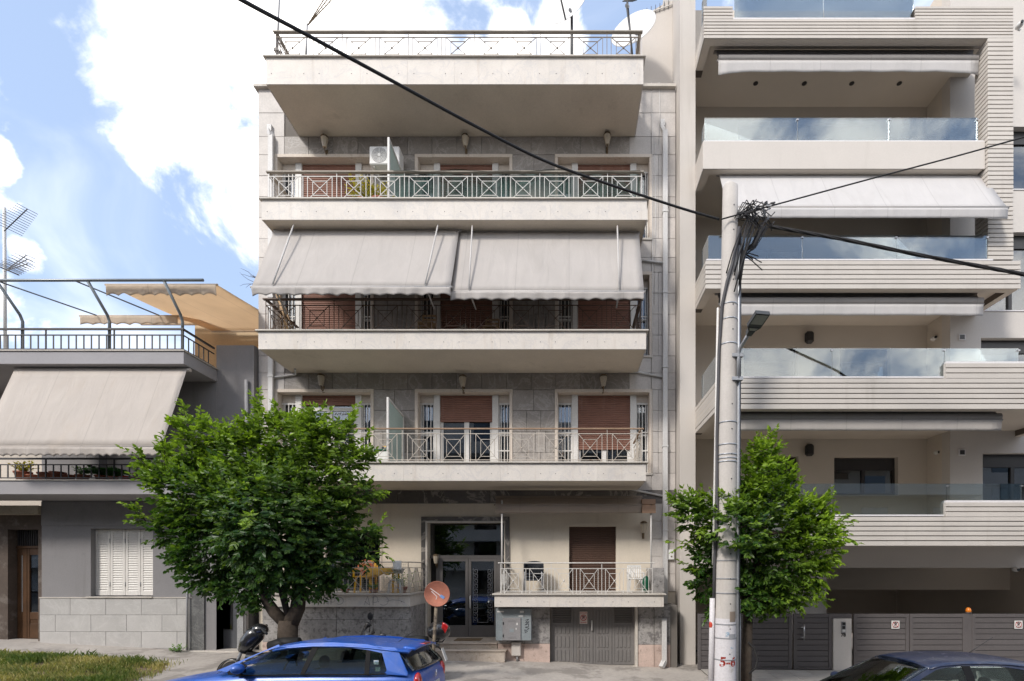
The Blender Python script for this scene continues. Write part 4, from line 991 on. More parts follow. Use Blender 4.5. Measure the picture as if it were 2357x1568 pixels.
# tan awnings of the terrace, seen from below
awning('large tan awning spread above the roof terrace, lit from above', wx(245,11.9), -8.05, 15.4, wz(761,15.4), 11.9, wz(655,11.9), 0.24, 'canvas_tan', scallop=9, sag=0.05, mt_val='canvas_sand', bar_mt='canvas_sand')
awning('smaller tan awning set back behind the terrace railing', wx(190,13.55), wx(414,13.55), 15.4, wz(745,15.4), 13.5, wz(727,13.5), 0.22, 'canvas_tan', scallop=8, sag=0.04, mt_val='canvas_sand', bar_mt='canvas_sand')
obj('terrace_house_wall', MB().box(-11.2, -8.06, 15.6, 15.9, 7.0, 9.9), mat('render_tan_warm', (0.50,0.38,0.24), rough=0.9), lb)
# cream awning over the first-floor balcony
ya, yb2 = 12.30, 11.54
xr2 = wx(430, ya); xl2 = wx(33, ya)
awning('big cream awning let down steeply in front of the grey house balcony', xl2, xr2, ya, wz(852,ya), yb2, wz(1028,yb2), 0.20, 'canvas_cream', scallop=22, sag=0.02, bar_mt='canvas_cream')
# shutters: four leaves of louvres
y = LW+0.16
m = MB(); m.box(shx0, shx0+0.02, LW, LW+0.25, shz0, shz1); obj('window_reveal', m, 'render_slate', lb)
wl, wr = wx(220,y), wx(352,y)
edges = [wl, wl+(wr-wl)*0.275, wl+(wr-wl)*0.54, wl+(wr-wl)*0.81, wr-0.001]
edges = cols(wl, wx(344,y)+0.18, 4)
for i in range(4):
    a, b = edges[i]+0.004, edges[i+1]-0.004; t = 0.065
    m = MB(); m.box(a, a+t, y-0.02, y+0.02, shz0+0.02, shz1-0.01, 0.004); m.box(b-t, b, y-0.02, y+0.02, shz0+0.02, shz1-0.01, 0.004)
    m.box(a+t, b-t, y-0.02, y+0.02, shz0+0.02, shz0+0.12); m.box(a+t, b-t, y-0.02, y+0.02, shz1-0.09, shz1-0.01); m.box(a+t, b-t, y+0.012, y+0.016, shz0+0.12, shz1-0.09)
    leaf = obj('shutter_leaf', m, 'shutter_white', lb)
    n = 25; p = (shz1-0.09-shz0-0.12)/n; proto = None
    for s in range(n):
        z = shz0+0.12+p*(s+0.5)
        if proto is None: proto = obj('louvre_slat', MB().bar((a+t, y-0.006, z), (b-t, y-0.006, z), 0.008, p*1.05, up=(0,0.45,1)), 'shutter_white', leaf, origin=((a+b)/2, y, z))
        else: dup(proto, ((a+b)/2, y, z), leaf)
    obj('hinge', MB().tube([(b+0.004, y-0.026, shz0+0.25), (b+0.004, y-0.026, shz0+0.36)], 0.01, 6), 'grey_metal', leaf); obj('hinge', MB().tube([(b+0.004, y-0.026, shz1-0.36), (b+0.004, y-0.026, shz1-0.25)], 0.01, 6), 'grey_metal', leaf)
obj('window_sill', MB().box(shx0-0.05, shx1+0.02, LW-0.07, LW+0.2, shz0-0.035, shz0-0.003), 'marble_coping', lb)
# tiled plinth, every tile a piece
tz1 = wz(1373.5,LW-0.03)-0.04; x0t, x1t = HX0-0.02, wx(440,LW-0.03); tw = 0.905; th = 0.425
obj('plinth_wall', MB().box(x0t+0.005, x1t-0.005, LW-0.006, LW-0.001, 0.0, tz1), 'joint', lb)
for r in range(4):
    zt = tz1-r*th; x = x1t-0.03-(0.0 if r % 2 == 0 else 0.45)
    xs = [x1t]; q = x1t-(0.36 if r % 2 == 0 else 0.74)
    while q > x0t+0.05: xs.append(q); q -= tw
    xs.append(x0t)
    for i in range(len(xs)-1):
        z0 = zt-th
        obj('plinth_tile', MB().box(xs[i+1]+0.003, xs[i]-0.003, LW-0.036+random.uniform(0,0.003), LW-0.007, z0+0.003, zt-0.003, 0.003), 'tile_stone', lb)
obj('plinth_cap', MB().box(x0t, x1t+0.02, LW-0.05, LW-0.001, tz1+0.001, tz1+0.025), 'marble_coping', lb)
obj('waste_pipe', MB().tube([(wx(431,LW-0.09), LW-0.09, 0.2), (wx(431,LW-0.09), LW-0.09, wz(1240,LW))], 0.028, 8), 'grey_metal', lb)
# entrance at the right: stone jambs and a grey door
jx0, jx1 = wx(441,LW), wx(472,LW)
obj('stone_jamb', MB().box(jx0, jx1, LW-0.04, LW+0.02, 0.17, 3.0), 'stone_dark', lb)
obj('stone_jamb', MB().box(jx1-0.03, jx1, LW+0.021, LW+0.45, 0.17, 2.9), 'stone_dark', lb)
obj('stone_jamb', MB().box(dx1_+0.02, HX1-0.25, LW-0.04, LW+0.02, 0.17, 3.0), mat('stone_grey', (0.30,0.30,0.30), rough=0.5, var=0.2, fine=0.1), lb)
obj('door_lintel', MB().box(jx1, dx1_+0.02, LW-0.03, LW+0.4, 2.55, 3.0), 'render_slate', lb)
mat('door_slate', (0.085,0.088,0.098), rough=0.4, spec=0.5, var=0.05)
DYl = LW+0.28
dr = obj('street_door', MB().box(jx1, dx1_+0.02, DYl, DYl+0.05, 0.22, 2.55), 'door_slate', lb)
c0, c1 = wx(506,DYl), wx(534,DYl)
m = MB(); za, zb_ = wz(1448,DYl), wz(1240,DYl)
m.box(c0-0.02, c0, DYl-0.015, DYl-0.001, za-0.02, zb_); m.box(c1, c1+0.02, DYl-0.015, DYl-0.001, za-0.02, zb_); m.box(c0, c1, DYl-0.015, DYl-0.001, za-0.02, za)
obj('pane_frame', m, 'aluminium_dark', dr)
obj('door_pane', MB().box(c0, c1, DYl-0.008, DYl-0.002, za, zb_), glass('pane_black', (0.03,0.03,0.03), refl=0.10), dr)
hx = wx(495,DYl-0.05); obj('pull_bar', MB().tube([(hx, DYl-0.06, wz(1422,DYl)), (hx, DYl-0.06, wz(1350,DYl))], 0.014, 8).tube([(hx, DYl-0.06, wz(1416,DYl)), (hx, DYl, wz(1416,DYl))], 0.009, 6).tube([(hx, DYl-0.06, wz(1357,DYl)), (hx, DYl, wz(1357,DYl))], 0.009, 6), 'steel', dr)
obj('door_step', MB().box(wx(439,LW-0.15), wx(553,LW-0.15), LW-0.22, DYl, 0.0, 0.215, 0.008), 'marble_coping', lb)
c = P(553, 1394, LW-0.05); mbx = thing('mailbox', 'dark grey letterbox beside the grey street door', 'mailbox', (c.x, LW-0.05, c.z-0.2))
obj('box', MB().box(c.x-0.08, c.x+0.13, LW-0.15, LW-0.042, c.z-0.18, c.z+0.18, 0.01), 'door_slate', mbx); obj('name_card', MB().box(c.x+0.03, c.x+0.11, LW-0.153, LW-0.151, c.z+0.07, c.z+0.10), 'white_plastic', mbx)
obj('slot', MB().box(c.x-0.05, c.x+0.10, LW-0.154, LW-0.151, c.z-0.09, c.z-0.075), 'black', mbx)
# ---------------------------------------------------------------- the brown neighbour with the wooden door
nb = thing('house', 'shabby brown house with carved wooden double door', 'house', (-14.8, LW+0.2, 0.4))
NX1 = HX0-0.003; ny = LW+0.15; ndz0, ndz1 = wz(1442,ny+0.2), wz(1220,ny+0.2)
ndx0, ndx1 = wx(18,ny), wx(88,ny)
m = MB(); wall_open(m, -18, NX1, 0, 3.9, ny, ny+0.35, [(ndx0, ndx1, 0.35, ndz1)]); obj('wall', m, 'wall_brown', nb)
obj('cornice', MB().box(-18, NX1, ny-0.25, ny-0.001, wz(1184,ny-0.2), wz(1166,ny-0.2)+0.02), 'stone_old', nb)
obj('upper_wall', MB().box(-18, NX1, ny+0.4, ny+0.8, 3.9, 6.6), 'render_tan', nb)
dY = ny+0.22
dd = obj('double_door', MB().box(ndx0, ndx1, dY+0.05, dY+0.07, 0.4, ndz1), 'interior', nb)
tz = wz(1260,dY); mx = wx(63, dY)
obj('transom_bar', MB().box(ndx0, ndx1, dY-0.02, dY+0.05, tz-0.03, tz+0.04, 0.006), 'wood_door', dd)
for i in range(13):
    x = ndx0+0.04+(ndx1-ndx0-0.08)*i/12; obj('transom_bar_iron', MB().bar((x, dY, tz+0.04), (x, dY, ndz1), 0.016), 'rail_dark', dd)
for (a, b, gl) in ((ndx0+0.02, mx-0.004, True), (mx+0.004, ndx1-0.005, False)):
    m = MB(); t = 0.11 if gl else 0.06
    m.box(a, a+t, dY-0.01, dY+0.045, 0.45, tz-0.035, 0.006); m.box(b-t, b, dY-0.01, dY+0.045, 0.45, tz-0.035, 0.006); m.box(a+t, b-t, dY-0.008, dY+0.045, 0.45, 0.85, 0.01); m.box(a+t, b-t, dY-0.008, dY+0.045, tz-0.2, tz-0.035, 0.006); m.box(a+t, b-t, dY-0.006, dY+0.045, 0.95, 1.15, 0.01)
    m.box(a+t, b-t, dY+0.01, dY+0.045, 0.85, 0.95); 
    lf = obj('door_leaf', m, 'wood_door', dd)
    obj('glass', MB().box(a+t, b-t, dY+0.02, dY+0.026, 1.15, tz-0.2), 'pane', dd)
    if gl:
        g = MB(); xm = (a+b)/2; z = 1.2
        while z < tz-0.35:
            for s in (-1, 1):
                g.tube([(xm+s*0.02, dY, z), (xm+s*0.09, dY, z+0.06), (xm+s*0.02, dY, z+0.14), (xm+s*0.06, dY, z+0.16)], 0.007, 5)
            z += 0.15
        g.bar((xm, dY, 1.16), (xm, dY, tz-0.21), 0.014); obj('scroll_grille', g, 'grey_metal', lf)
for i, (q, zt) in enumerate(((0.0, 0.40), (0.28, 0.24))): obj('step', MB().box(-17, NX1-0.02, ny-0.12-q, ny+0.3-q*1.1, 0.0, zt-0.0, 0.01), 'step_grey', nb)
# ================================================================== ground, road, kerb
GT = [(-60,1.6),(-16,0.50),(-13.3,0.39),(-9.4,0.19),(-6,0.14),(-2.4,0.115),(0,0.0),(0.6,-0.06),(2.2,-0.10),(6,-0.135),(12,-0.16),(60,-0.4)]
def gz(x, y=12.6):
    for (a, za), (b, zb) in zip(GT, GT[1:]):
        if a <= x <= b: z = za+(zb-za)*(x-a)/(b-a); break
    else: z = GT[0][1] if x < GT[0][0] else GT[-1][1]
    return z-0.02*(12.6-y)
KY = 9.08
mat('concrete_walk', (0.40,0.365,0.33), rough=0.9, spec=0.2, var=0.14, scale=0.7, fine=0.06, fscale=14, blot=(0.22,0.20,0.18), bfac=0.7, bthr=(0.50,0.58), blscale=0.8, streak=(0.30,0.26,0.22), sfac=0.3, bump=0.35, bscale=35)
mat('asphalt', (0.062,0.060,0.058), rough=0.9, var=0.2, fine=0.1, fscale=60, bump=0.5, bscale=90)
mat('kerb', (0.34,0.32,0.30), rough=0.85, var=0.12, blot=(0.2,0.18,0.16), bfac=0.5)
mat('earth', (0.17,0.125,0.085), rough=1, var=0.25, fine=0.1, fscale=20)
mat('slab_paving', (0.37,0.345,0.315), rough=0.85, var=0.08, rnd=0.07, blot=(0.26,0.235,0.21), bfac=0.4, blscale=3)
def sheet(x0, x1, y0, y1, dx, dy, fn, amp=0.0):
    nx = max(1, int((x1-x0)/dx)); ny = max(1, int((y1-y0)/dy))
    return MB().grid(lambda u, v: (x0+(x1-x0)*u, y0+(y1-y0)*v, fn(x0+(x1-x0)*u, y0+(y1-y0)*v)+amp*mnoise.noise(Vector((x0+(x1-x0)*u, (y0+(y1-y0)*v), 0.3))*1.4)), nx, ny)
struct('pavement', sheet(-60, 60, KY, 15.5, 0.5, 0.35, gz, 0.012), 'concrete_walk')
struct('road', sheet(-60, 60, -3.6, KY-0.121, 1.0, 1.2, lambda x, y: gz(x, KY)-0.14+0.045*(KY-max(y, 5.2))), 'asphalt')
struct('far_pavement', sheet(-60, 60, -5.6, -3.6, 1.0, 0.6, lambda x, y: gz(x, KY)+0.13), 'concrete_walk')
m = MB().box(-1500, 1500, -1500, 1500, -3.2, -3.0); struct('ground', m, 'earth')
x = -18.0; ks = obj('kerb', MB().box(-60, -18.01, KY-0.12, KY+0.003, -0.2, 0.1), 'kerb'); ks['kind'] = 'structure'
while x < 16:
    a, b = x, x+0.98
    mm = MB().box(a, b, KY-0.12, KY+0.002, -0.4, 0.0, 0.012)
    for v in mm.v: v.z += gz(v.x, KY)+0.004
    obj('kerb_stone', mm, 'kerb', ks); x += 1.0
# square paving slabs in front of the newer block
pv = obj('slab_bed', sheet(3.1, 13, 10.6, 12.33, 0.5, 0.4, lambda x, y: gz(x, y)+0.014), 'joint'); pv['kind'] = 'structure'
for i in range(20):
    for j in range(4):
        a, b = 3.12+i*0.49, 3.12+(i+1)*0.49-0.012; c, d = 10.62+j*0.425, 10.62+(j+1)*0.425-0.012
        mm = MB().box(a, b, c, d, 0.0, 0.03, 0.004)
        for v in mm.v: v.z += gz(v.x, v.y)
        obj('paving_slab', mm, 'slab_paving', pv)
# ---------------------------------------------------------------- unkempt grass strip on the left
def grassz(x, y):
    e = min(1, max(0, (-7.75-0.30*(y-9)-x)/1.6))*min(1, max(0, (12.0-y)/0.9))*min(1, max(0, (y-9.15)/0.3))
    return gz(x, y)+0.02+0.08*e*(0.7+0.5*mnoise.noise(Vector((x*0.8, y*0.9, 3)))), e
struct('verge', sheet(-20, -7.0, 9.12, 12.05, 0.25, 0.2, lambda x, y: grassz(x, y)[0]-0.03), 'earth')
leafmat('grass_blade', (0.095,0.145,0.035), (0.42,0.36,0.16), 0.3)
def blades(name, n, region, hmin, hmax, mt, parent=None):
    vs = []; fs = []; yg = []
    for _ in range(n):
        x = random.uniform(*region[0]); y = random.uniform(*region[1]); z, e = grassz(x, y)
        c = mnoise.noise(Vector((x*1.1, y*1.3, 7)))
        if e < random.uniform(0.0, 0.5) or (mnoise.noise(Vector((x*1.9, y*1.7, 2))) < -0.22 and random.random() < 0.8): continue
        h = random.uniform(hmin, hmax)*(0.75+0.6*max(0, c)); a = random.uniform(0, 6.283); w = random.uniform(0.004, 0.009)
        dx, dy = math.cos(a), math.sin(a); ln = random.uniform(0.15, 0.9)*h
        o = len(vs); vs += [(x-dy*w, y+dx*w, z-0.03), (x+dy*w, y-dx*w, z-0.03), (x+dx*ln*0.4+dy*w*0.6, y+dy*ln*0.4-dx*w*0.6, z+h*0.65), (x+dx*ln, y+dy*ln, z+h)]
        fs += [(o, o+1, o+2), (o, o+2, o+3)]
        q = min(1, max(0, 0.36-c*1.3+random.uniform(-0.25, 0.4))); yg += [q]*4
    mb = MB(); mb.add(vs, fs); o = obj(name, mb, mt, parent); at = o.data.attributes.new('age_light', 'FLOAT', 'POINT'); at.data.foreach_set('value', yg); return o
g = blades('grass', 40000, ((-17,-7.0),(9.2,12.0)), 0.04, 0.15, 'grass_blade'); g['kind'] = 'stuff'; g['label'] = 'unmown patchy grass on the pavement verge'
# ================================================================== foliage
LEAFV = [(0,0,0),(0.30,0.46,0.10),(0.70,0.34,0.08),(1,0,-0.06),(0.70,-0.34,0.08),(0.30,-0.46,0.10)]
def add_leaf(vs, fs, yg, p, d, up, L, Wd, y):
    d = d.normalized(); s = d.cross(up)
    s = s.normalized() if s.length > 1e-4 else Vector((1,0,0)); n = s.cross(d)
    o = len(vs)
    for (a, b, c) in LEAFV: vs.append(p+d*(a*L)+s*(b*Wd)+n*(c*L))
    fs.append((o, o+3, o+2, o+1)); fs.append((o, o+5, o+4, o+3)); yg.extend([y]*6)
def rvec():
    while True:
        v = Vector((random.uniform(-1,1), random.uniform(-1,1), random.uniform(-1,1)))
        if 0.05 < v.length < 1: return v.normalized()
def shoot(vs, fs, yg, tw, p, d, length, nl, L, y0, y1, droop=0.35, face=None, wr=0.56):
    fv = Vector((0,0,1)) if face is None else (face*1.0+Vector((0,0,0.55))).normalized(); fj = 0.5 if face is None else 0.75
    q = p.copy(); pts = [q.copy()]
    side = rvec()
    for i in range(nl):
        t = (i+1)/nl
        d = (d+Vector((0,0,-droop*0.10))+rvec()*0.10).normalized(); q = q+d*(length/nl); pts.append(q.copy())
        s = d.cross(Vector((0,0,1))); s = s.normalized() if s.length > 1e-3 else Vector((1,0,0))
        s = s*(1 if i % 2 else -1)
        ld = (d*0.55+s*0.75+rvec()*0.35+Vector((0,0,-droop*0.5))).normalized()
        l = L*random.uniform(0.7, 1.15)*(0.75+0.45*math.sin(math.pi*min(1, t*0.85)))
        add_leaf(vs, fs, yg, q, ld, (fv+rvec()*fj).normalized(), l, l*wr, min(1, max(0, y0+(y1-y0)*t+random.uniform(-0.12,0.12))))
    ld = (d+rvec()*0.2).normalized(); add_leaf(vs, fs, yg, q, ld, (fv+rvec()*0.3).normalized(), L*0.9, L*0.5, min(1, y1+0.1))
    if tw is not None: tw.append(pts)
def mesh_from(name, vs, fs, yg, mt, parent):
    mb = MB(); mb.v = vs; mb.f = fs; mb.sm = [False]*len(fs)
    o = obj(name, mb, mt, parent); at = o.data.attributes.new('age_light', 'FLOAT', 'POINT'); at.data.foreach_set('value', yg); return o
def tree(label, base, Yc, blobs, stems, shoots_per_m2, inner, L, mt, core, shrink=(0.88,9), spray=(), tip=0.0, dpy=0):
    t = thing('street_tree', label, 'tree', base)
    for pts, rs in stems[:1]: obj('trunk', MB().tube(pts, rs, 12), 'bark', t)
    for pts, rs in stems[1:]: obj('branch', MB().tube(pts, rs, 10), 'bark', t)
    B = []
    for b in blobs:
        px, py, r = b[:3]; yo = b[3] if len(b) > 3 else 0.0
        Y = Yc+yo; B.append((P(px, py+dpy, Y), max(10, r*shrink[0]-shrink[1])/FPX*Y))
    vs = []; fs = []; yg = []; tw = []
    zlo = min(c.z-r for c, r in B); zhi = max(c.z+r for c, r in B)
    for (c, r) in B:
        n = int(shoots_per_m2*4*math.pi*r*r*0.9)+3
        for _ in range(n):
            d = rvec()
            p = c+Vector((d.x*r, d.y*r*(0.8 if r > 0.5 else 1), d.z*r))*random.uniform(0.62, 1.0)
            if any((p-c2).length < r2*0.72 for c2, r2 in B if r2 > r*0.9 and c2 is not c): continue
            out = (p-core).normalized()
            dd = (d*0.7+out*0.5+Vector((0,0,0.45))).normalized()
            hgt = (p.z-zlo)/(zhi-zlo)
            y1 = min(1, max(0, (hgt-0.36)*1.35+random.uniform(-0.18,0.25)))  # higher leaves get lighter: light on the crown put into their colour
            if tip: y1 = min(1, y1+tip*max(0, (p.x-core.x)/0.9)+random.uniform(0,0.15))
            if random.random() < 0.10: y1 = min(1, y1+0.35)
            shoot(vs, fs, yg, tw if random.random() < 0.25 else None, p-dd*0.08, dd, random.uniform(0.16,0.34), random.randint(6,10), L, y1*0.25, y1*0.95, 0.55 if hgt < 0.35 else 0.35, face=out, wr=0.62)
        for _ in range(int(inner*4.19*r**3)):
            p = c+rvec()*r*(random.random()**0.45)*0.9
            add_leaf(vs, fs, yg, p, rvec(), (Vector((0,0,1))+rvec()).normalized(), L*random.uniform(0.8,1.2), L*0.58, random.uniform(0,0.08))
    for (a, b, n) in spray:       # long shoots standing out from the crown
        pa, pb = P(*a), P(*b); d = (pb-pa); ln = d.length
        for i in range(n):
            u = i/max(1,n-1); p = pa+d*u+rvec()*0.06
            shoot(vs, fs, yg, None, p, (d.normalized()+rvec()*0.6).normalized(), random.uniform(0.15,0.24), 6, L, 0.35, 0.8, 0.2)
        obj('branch', MB().tube([pa, pa+d*0.5+Vector((0,0,0.02)), pb], [0.012,0.008,0.004], 5), 'bark', t)
    big = sorted(B, key=lambda q: -q[1])[:14]
    for _ in range(26):
        c, r = random.choice(B); d = rvec(); d = (d+Vector((0,-0.1,0.5))).normalized(); p = c+d*r
        if any((p-c2).length < r2*0.9 for c2, r2 in B if c2 is not c): continue
        if (p.z-zlo)/(zhi-zlo) < 0.42: continue
        ln = random.uniform(0.12,0.30); q = p+d*ln
        for i in range(5): shoot(vs, fs, yg, None, p+(q-p)*(i/4)+rvec()*0.04, (d+rvec()*0.6).normalized(), random.uniform(0.14,0.22), 6, L, 0.35, 0.85, 0.2)
        obj('branch', MB().tube([p-d*0.1, q], [0.010,0.004], 5), 'bark', t)
    # bough skeleton into the biggest masses
    src = stems[1][0][-1] if len(stems) > 1 else stems[0][0][-1]
    for c, r in sorted(B, key=lambda q: -q[1])[:9]:
        s0 = Vector(random.choice([s[0][-1] for s in stems])); mid = s0.lerp(c, 0.5)+Vector((0,0,0.12))
        obj('branch', MB().tube([s0, mid, c], [0.045,0.03,0.012], 7), 'bark', t)
    if tw:
        mt2 = MB()
        for pts in tw: mt2.tube([pts[0], pts[len(pts)//2], pts[-1]], [0.005,0.004,0.002], 4, caps=False)
        w = obj('twigs', mt2, 'bark', t); w['kind'] = 'stuff'
    # the leaves that stand nearest become pieces of their own
    nl = len(vs)//6
    order = sorted(range(nl), key=lambda i: vs[6*i+3].y)[:260]
    pick = set(order)
    keep_v = []; keep_f = []; keep_y = []
    for i in range(nl):
        if i in pick: continue
        o = len(keep_v); keep_v += vs[6*i:6*i+6]; keep_y += yg[6*i:6*i+6]; keep_f += [(o,o+3,o+2,o+1),(o,o+5,o+4,o+3)]
    cr = mesh_from('crown', keep_v, keep_f, keep_y, mt, t); cr['kind'] = 'stuff'
    protos = {}
    for i in order:
        q = vs[6*i:6*i+6]; y = round(yg[6*i]*4)/4
        d = q[3]-q[0]; s = (q[1]-q[5]); L_ = d.length
        d.normalize(); s = (s-d*s.dot(d)).normalized(); n = d.cross(s)
        M4 = Matrix(((d.x,s.x,n.x,q[0].x),(d.y,s.y,n.y,q[0].y),(d.z,s.z,n.z,q[0].z),(0,0,0,1))) @ Matrix.Scale(L_, 4)
        if y not in protos:
            me = bpy.data.meshes.new('leaf'); me.from_pydata([(a, b*0.56, c) for (a, b, c) in LEAFV], [], [(0,3,2,1),(0,5,4,3)])
            at = me.attributes.new('age_light', 'FLOAT', 'POINT'); at.data.foreach_set('value', [y]*6); me.materials.append(MAT[mt]); protos[y] = me
        lo = bpy.data.objects.new('leaf', protos[y]); COL.objects.link(lo); lo.parent = cr; lo.matrix_local = Matrix.Translation(-WPOS[cr.name]) @ M4
    return t
Yt = 10.0
fork = P(664, 1428, Yt); gb = Vector((wx(660,Yt), Yt, gz(wx(660,Yt), Yt)-0.05))
lst = [([gb, gb+Vector((0.0,0,0.55)), fork], [0.24,0.185,0.175]),
       ([fork+Vector((-0.03,0,-0.08)), P(632,1410,Yt), P(612,1380,Yt), P(600,1340,Yt), P(560,1270,Yt)], [0.12,0.11,0.095,0.085,0.06]),
       ([fork+Vector((0.04,0,-0.06)), P(685,1400,Yt+0.05), P(690,1360,Yt+0.05), P(680,1300,Yt+0.1), P(660,1180,Yt+0.1)], [0.15,0.135,0.12,0.10,0.06])]
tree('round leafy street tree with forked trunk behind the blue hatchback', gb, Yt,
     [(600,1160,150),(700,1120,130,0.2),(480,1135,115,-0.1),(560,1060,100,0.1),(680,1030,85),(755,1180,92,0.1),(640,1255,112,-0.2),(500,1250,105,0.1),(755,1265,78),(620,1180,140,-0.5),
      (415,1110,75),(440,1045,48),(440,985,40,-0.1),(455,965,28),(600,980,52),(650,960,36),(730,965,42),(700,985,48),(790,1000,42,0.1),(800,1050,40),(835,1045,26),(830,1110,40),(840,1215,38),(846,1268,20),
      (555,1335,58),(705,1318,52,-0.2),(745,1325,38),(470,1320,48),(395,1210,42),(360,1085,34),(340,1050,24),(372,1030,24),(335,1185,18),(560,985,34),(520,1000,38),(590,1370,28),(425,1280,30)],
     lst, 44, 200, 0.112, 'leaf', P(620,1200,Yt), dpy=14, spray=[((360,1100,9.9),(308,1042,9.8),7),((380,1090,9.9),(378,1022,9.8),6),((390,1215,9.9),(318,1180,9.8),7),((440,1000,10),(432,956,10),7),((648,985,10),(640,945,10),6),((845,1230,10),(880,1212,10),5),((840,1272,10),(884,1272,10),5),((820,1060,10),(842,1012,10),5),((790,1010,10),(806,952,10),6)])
Yr = 9.95
rb0 = Vector((wx(1716,Yr), Yr, gz(wx(1716,Yr), Yr)-0.05))
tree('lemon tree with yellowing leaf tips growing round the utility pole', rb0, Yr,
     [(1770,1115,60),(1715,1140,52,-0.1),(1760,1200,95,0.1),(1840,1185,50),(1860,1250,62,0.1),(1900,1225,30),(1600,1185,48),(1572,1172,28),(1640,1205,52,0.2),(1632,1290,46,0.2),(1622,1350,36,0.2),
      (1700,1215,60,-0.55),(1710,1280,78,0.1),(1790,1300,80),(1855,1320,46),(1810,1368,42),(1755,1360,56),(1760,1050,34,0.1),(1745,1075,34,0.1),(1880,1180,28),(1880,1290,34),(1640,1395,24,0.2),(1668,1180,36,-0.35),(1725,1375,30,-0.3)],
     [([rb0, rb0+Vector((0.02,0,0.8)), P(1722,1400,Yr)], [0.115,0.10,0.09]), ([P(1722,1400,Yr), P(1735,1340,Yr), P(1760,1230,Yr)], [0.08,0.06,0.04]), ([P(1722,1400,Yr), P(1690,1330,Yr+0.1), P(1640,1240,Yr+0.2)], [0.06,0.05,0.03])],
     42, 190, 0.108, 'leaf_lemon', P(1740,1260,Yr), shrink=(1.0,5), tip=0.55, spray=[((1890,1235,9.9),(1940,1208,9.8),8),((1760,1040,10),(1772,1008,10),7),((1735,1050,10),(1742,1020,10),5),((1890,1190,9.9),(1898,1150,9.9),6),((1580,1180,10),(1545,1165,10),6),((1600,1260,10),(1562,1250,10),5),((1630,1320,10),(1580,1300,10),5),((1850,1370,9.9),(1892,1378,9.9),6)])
# dry weed in the crevice of the grey house wall, weeds at the foot of walls
def weed(label, c, n, r, mt, L=0.05, nm='weed'):
    t = thing(nm, label, 'plant', c); vs = []; fs = []; yg = []
    st = MB()
    for i in range(n):
        d = (rvec()*0.8+Vector((0,-0.1,1.0))).normalized(); p = Vector(c)+Vector((random.uniform(-r,r)*0.4, random.uniform(-r,r)*0.25, 0))
        shoot(vs, fs, yg, None, p, d, random.uniform(0.5,1.0)*r*1.3, 7, L, 0.1, 0.8, 0.2); st.tube([p, p+d*r*0.7], 0.004, 4)
    s = obj('stems', st, 'bark', t); s['kind'] = 'stuff'
    f = mesh_from('foliage', vs, fs, yg, mt, t); f['kind'] = 'stuff'
c = Vector((wx(411,13.0), 12.95, gz(wx(411,13.0),12.95))); weed('small green weed at the foot of the tiled plinth', c, 16, 0.16, 'leaf_plant')
c = Vector((wx(1742,9.7), 9.6, gz(3.5,9.6))); weed('sparse weed sprouting beside the utility pole', c, 12, 0.2, 'leaf_plant')
t = thing('dry_plant', 'leafless dry twigs growing from the side of the marble block', 'plant', P(592, 640, 13.6))
for i in range(7):
    p = P(590+random.uniform(-2,4), random.choice((600,640,655)), 13.55); q = [p]
    d = Vector((-0.75, random.uniform(-0.3,0.3), random.uniform(-0.1,0.8))).normalized()
    for k in range(4): d = (d+rvec()*0.35).normalized(); q.append(q[-1]+d*0.11)
    obj('twig', MB().tube(q, [0.008,0.006,0.005,0.004,0.002], 5), 'bark', t)
# ================================================================== awnings, lamps and small things on the middle block
def arms_for(pxs):
    out = []
    for (a, b, c) in pxs: out.append([P(*a), P(*b)]); out.append([P(*b), P(*c)])
    return out
mat('arm_white', (0.50,0.48,0.46), rough=0.5, metal=0.1, var=0.05)
awning('wide pale grey awning let down beside the dry twigs, third-floor balcony', -6.97, -2.60, 12.33, 10.30, 11.45, wz(660,11.45), 0.18, 'canvas_grey', scallop=14, sag=0.03, bar_mt='arm_white', wave=0.02,
       arms=[[P(676,518,12.1), P(627,655,11.42)], [P(627,655,11.42), P(660,722,12.0)], [P(1008,518,12.1), P(978,655,11.42)], [P(978,655,11.42), P(1000,712,12.0)]])
awning('pale grey awning let down beside the right-hand downpipe', -2.63, 1.66, 12.40, 10.30, 11.55, wz(671,11.55), 0.18, 'canvas_grey', scallop=14, sag=0.03, bar_mt='arm_white', wave=0.015,
       arms=[[P(1087,520,12.1), P(1079,666,11.52)], [P(1079,666,11.52), P(1095,712,12.0)], [P(1421,520,12.1), P(1425,666,11.52)], [P(1425,666,11.52), P(1419,708,12.0)]])
gaw = awning('rolled-up taupe awning with an orange end above the ground-floor veranda', wx(1140,12.75), wx(1478,12.75), 12.95, wz(1146,12.9), 12.75, wz(1162,12.75), 0.19, 'canvas_taupe', wave=0.01, bar_mt='canvas_taupe')
obj('end_patch', MB().box(wx(1478,12.72), wx(1509,12.72), 12.70, 12.74, wz(1181,12.72), wz(1163,12.72)).box(wx(1478,12.72), wx(1509,12.72), 12.72, 12.9, wz(1161,12.72), wz(1149,12.72)), 'canvas_orange', gaw)
for X in (wx(1155,12.75), wx(1499,12.75)): obj('support_pole', MB().tube([(X, 12.78, ZF[0]+0.01), (X, 12.78, wz(1152,12.8))], 0.022, 8), 'arm_white', gaw)
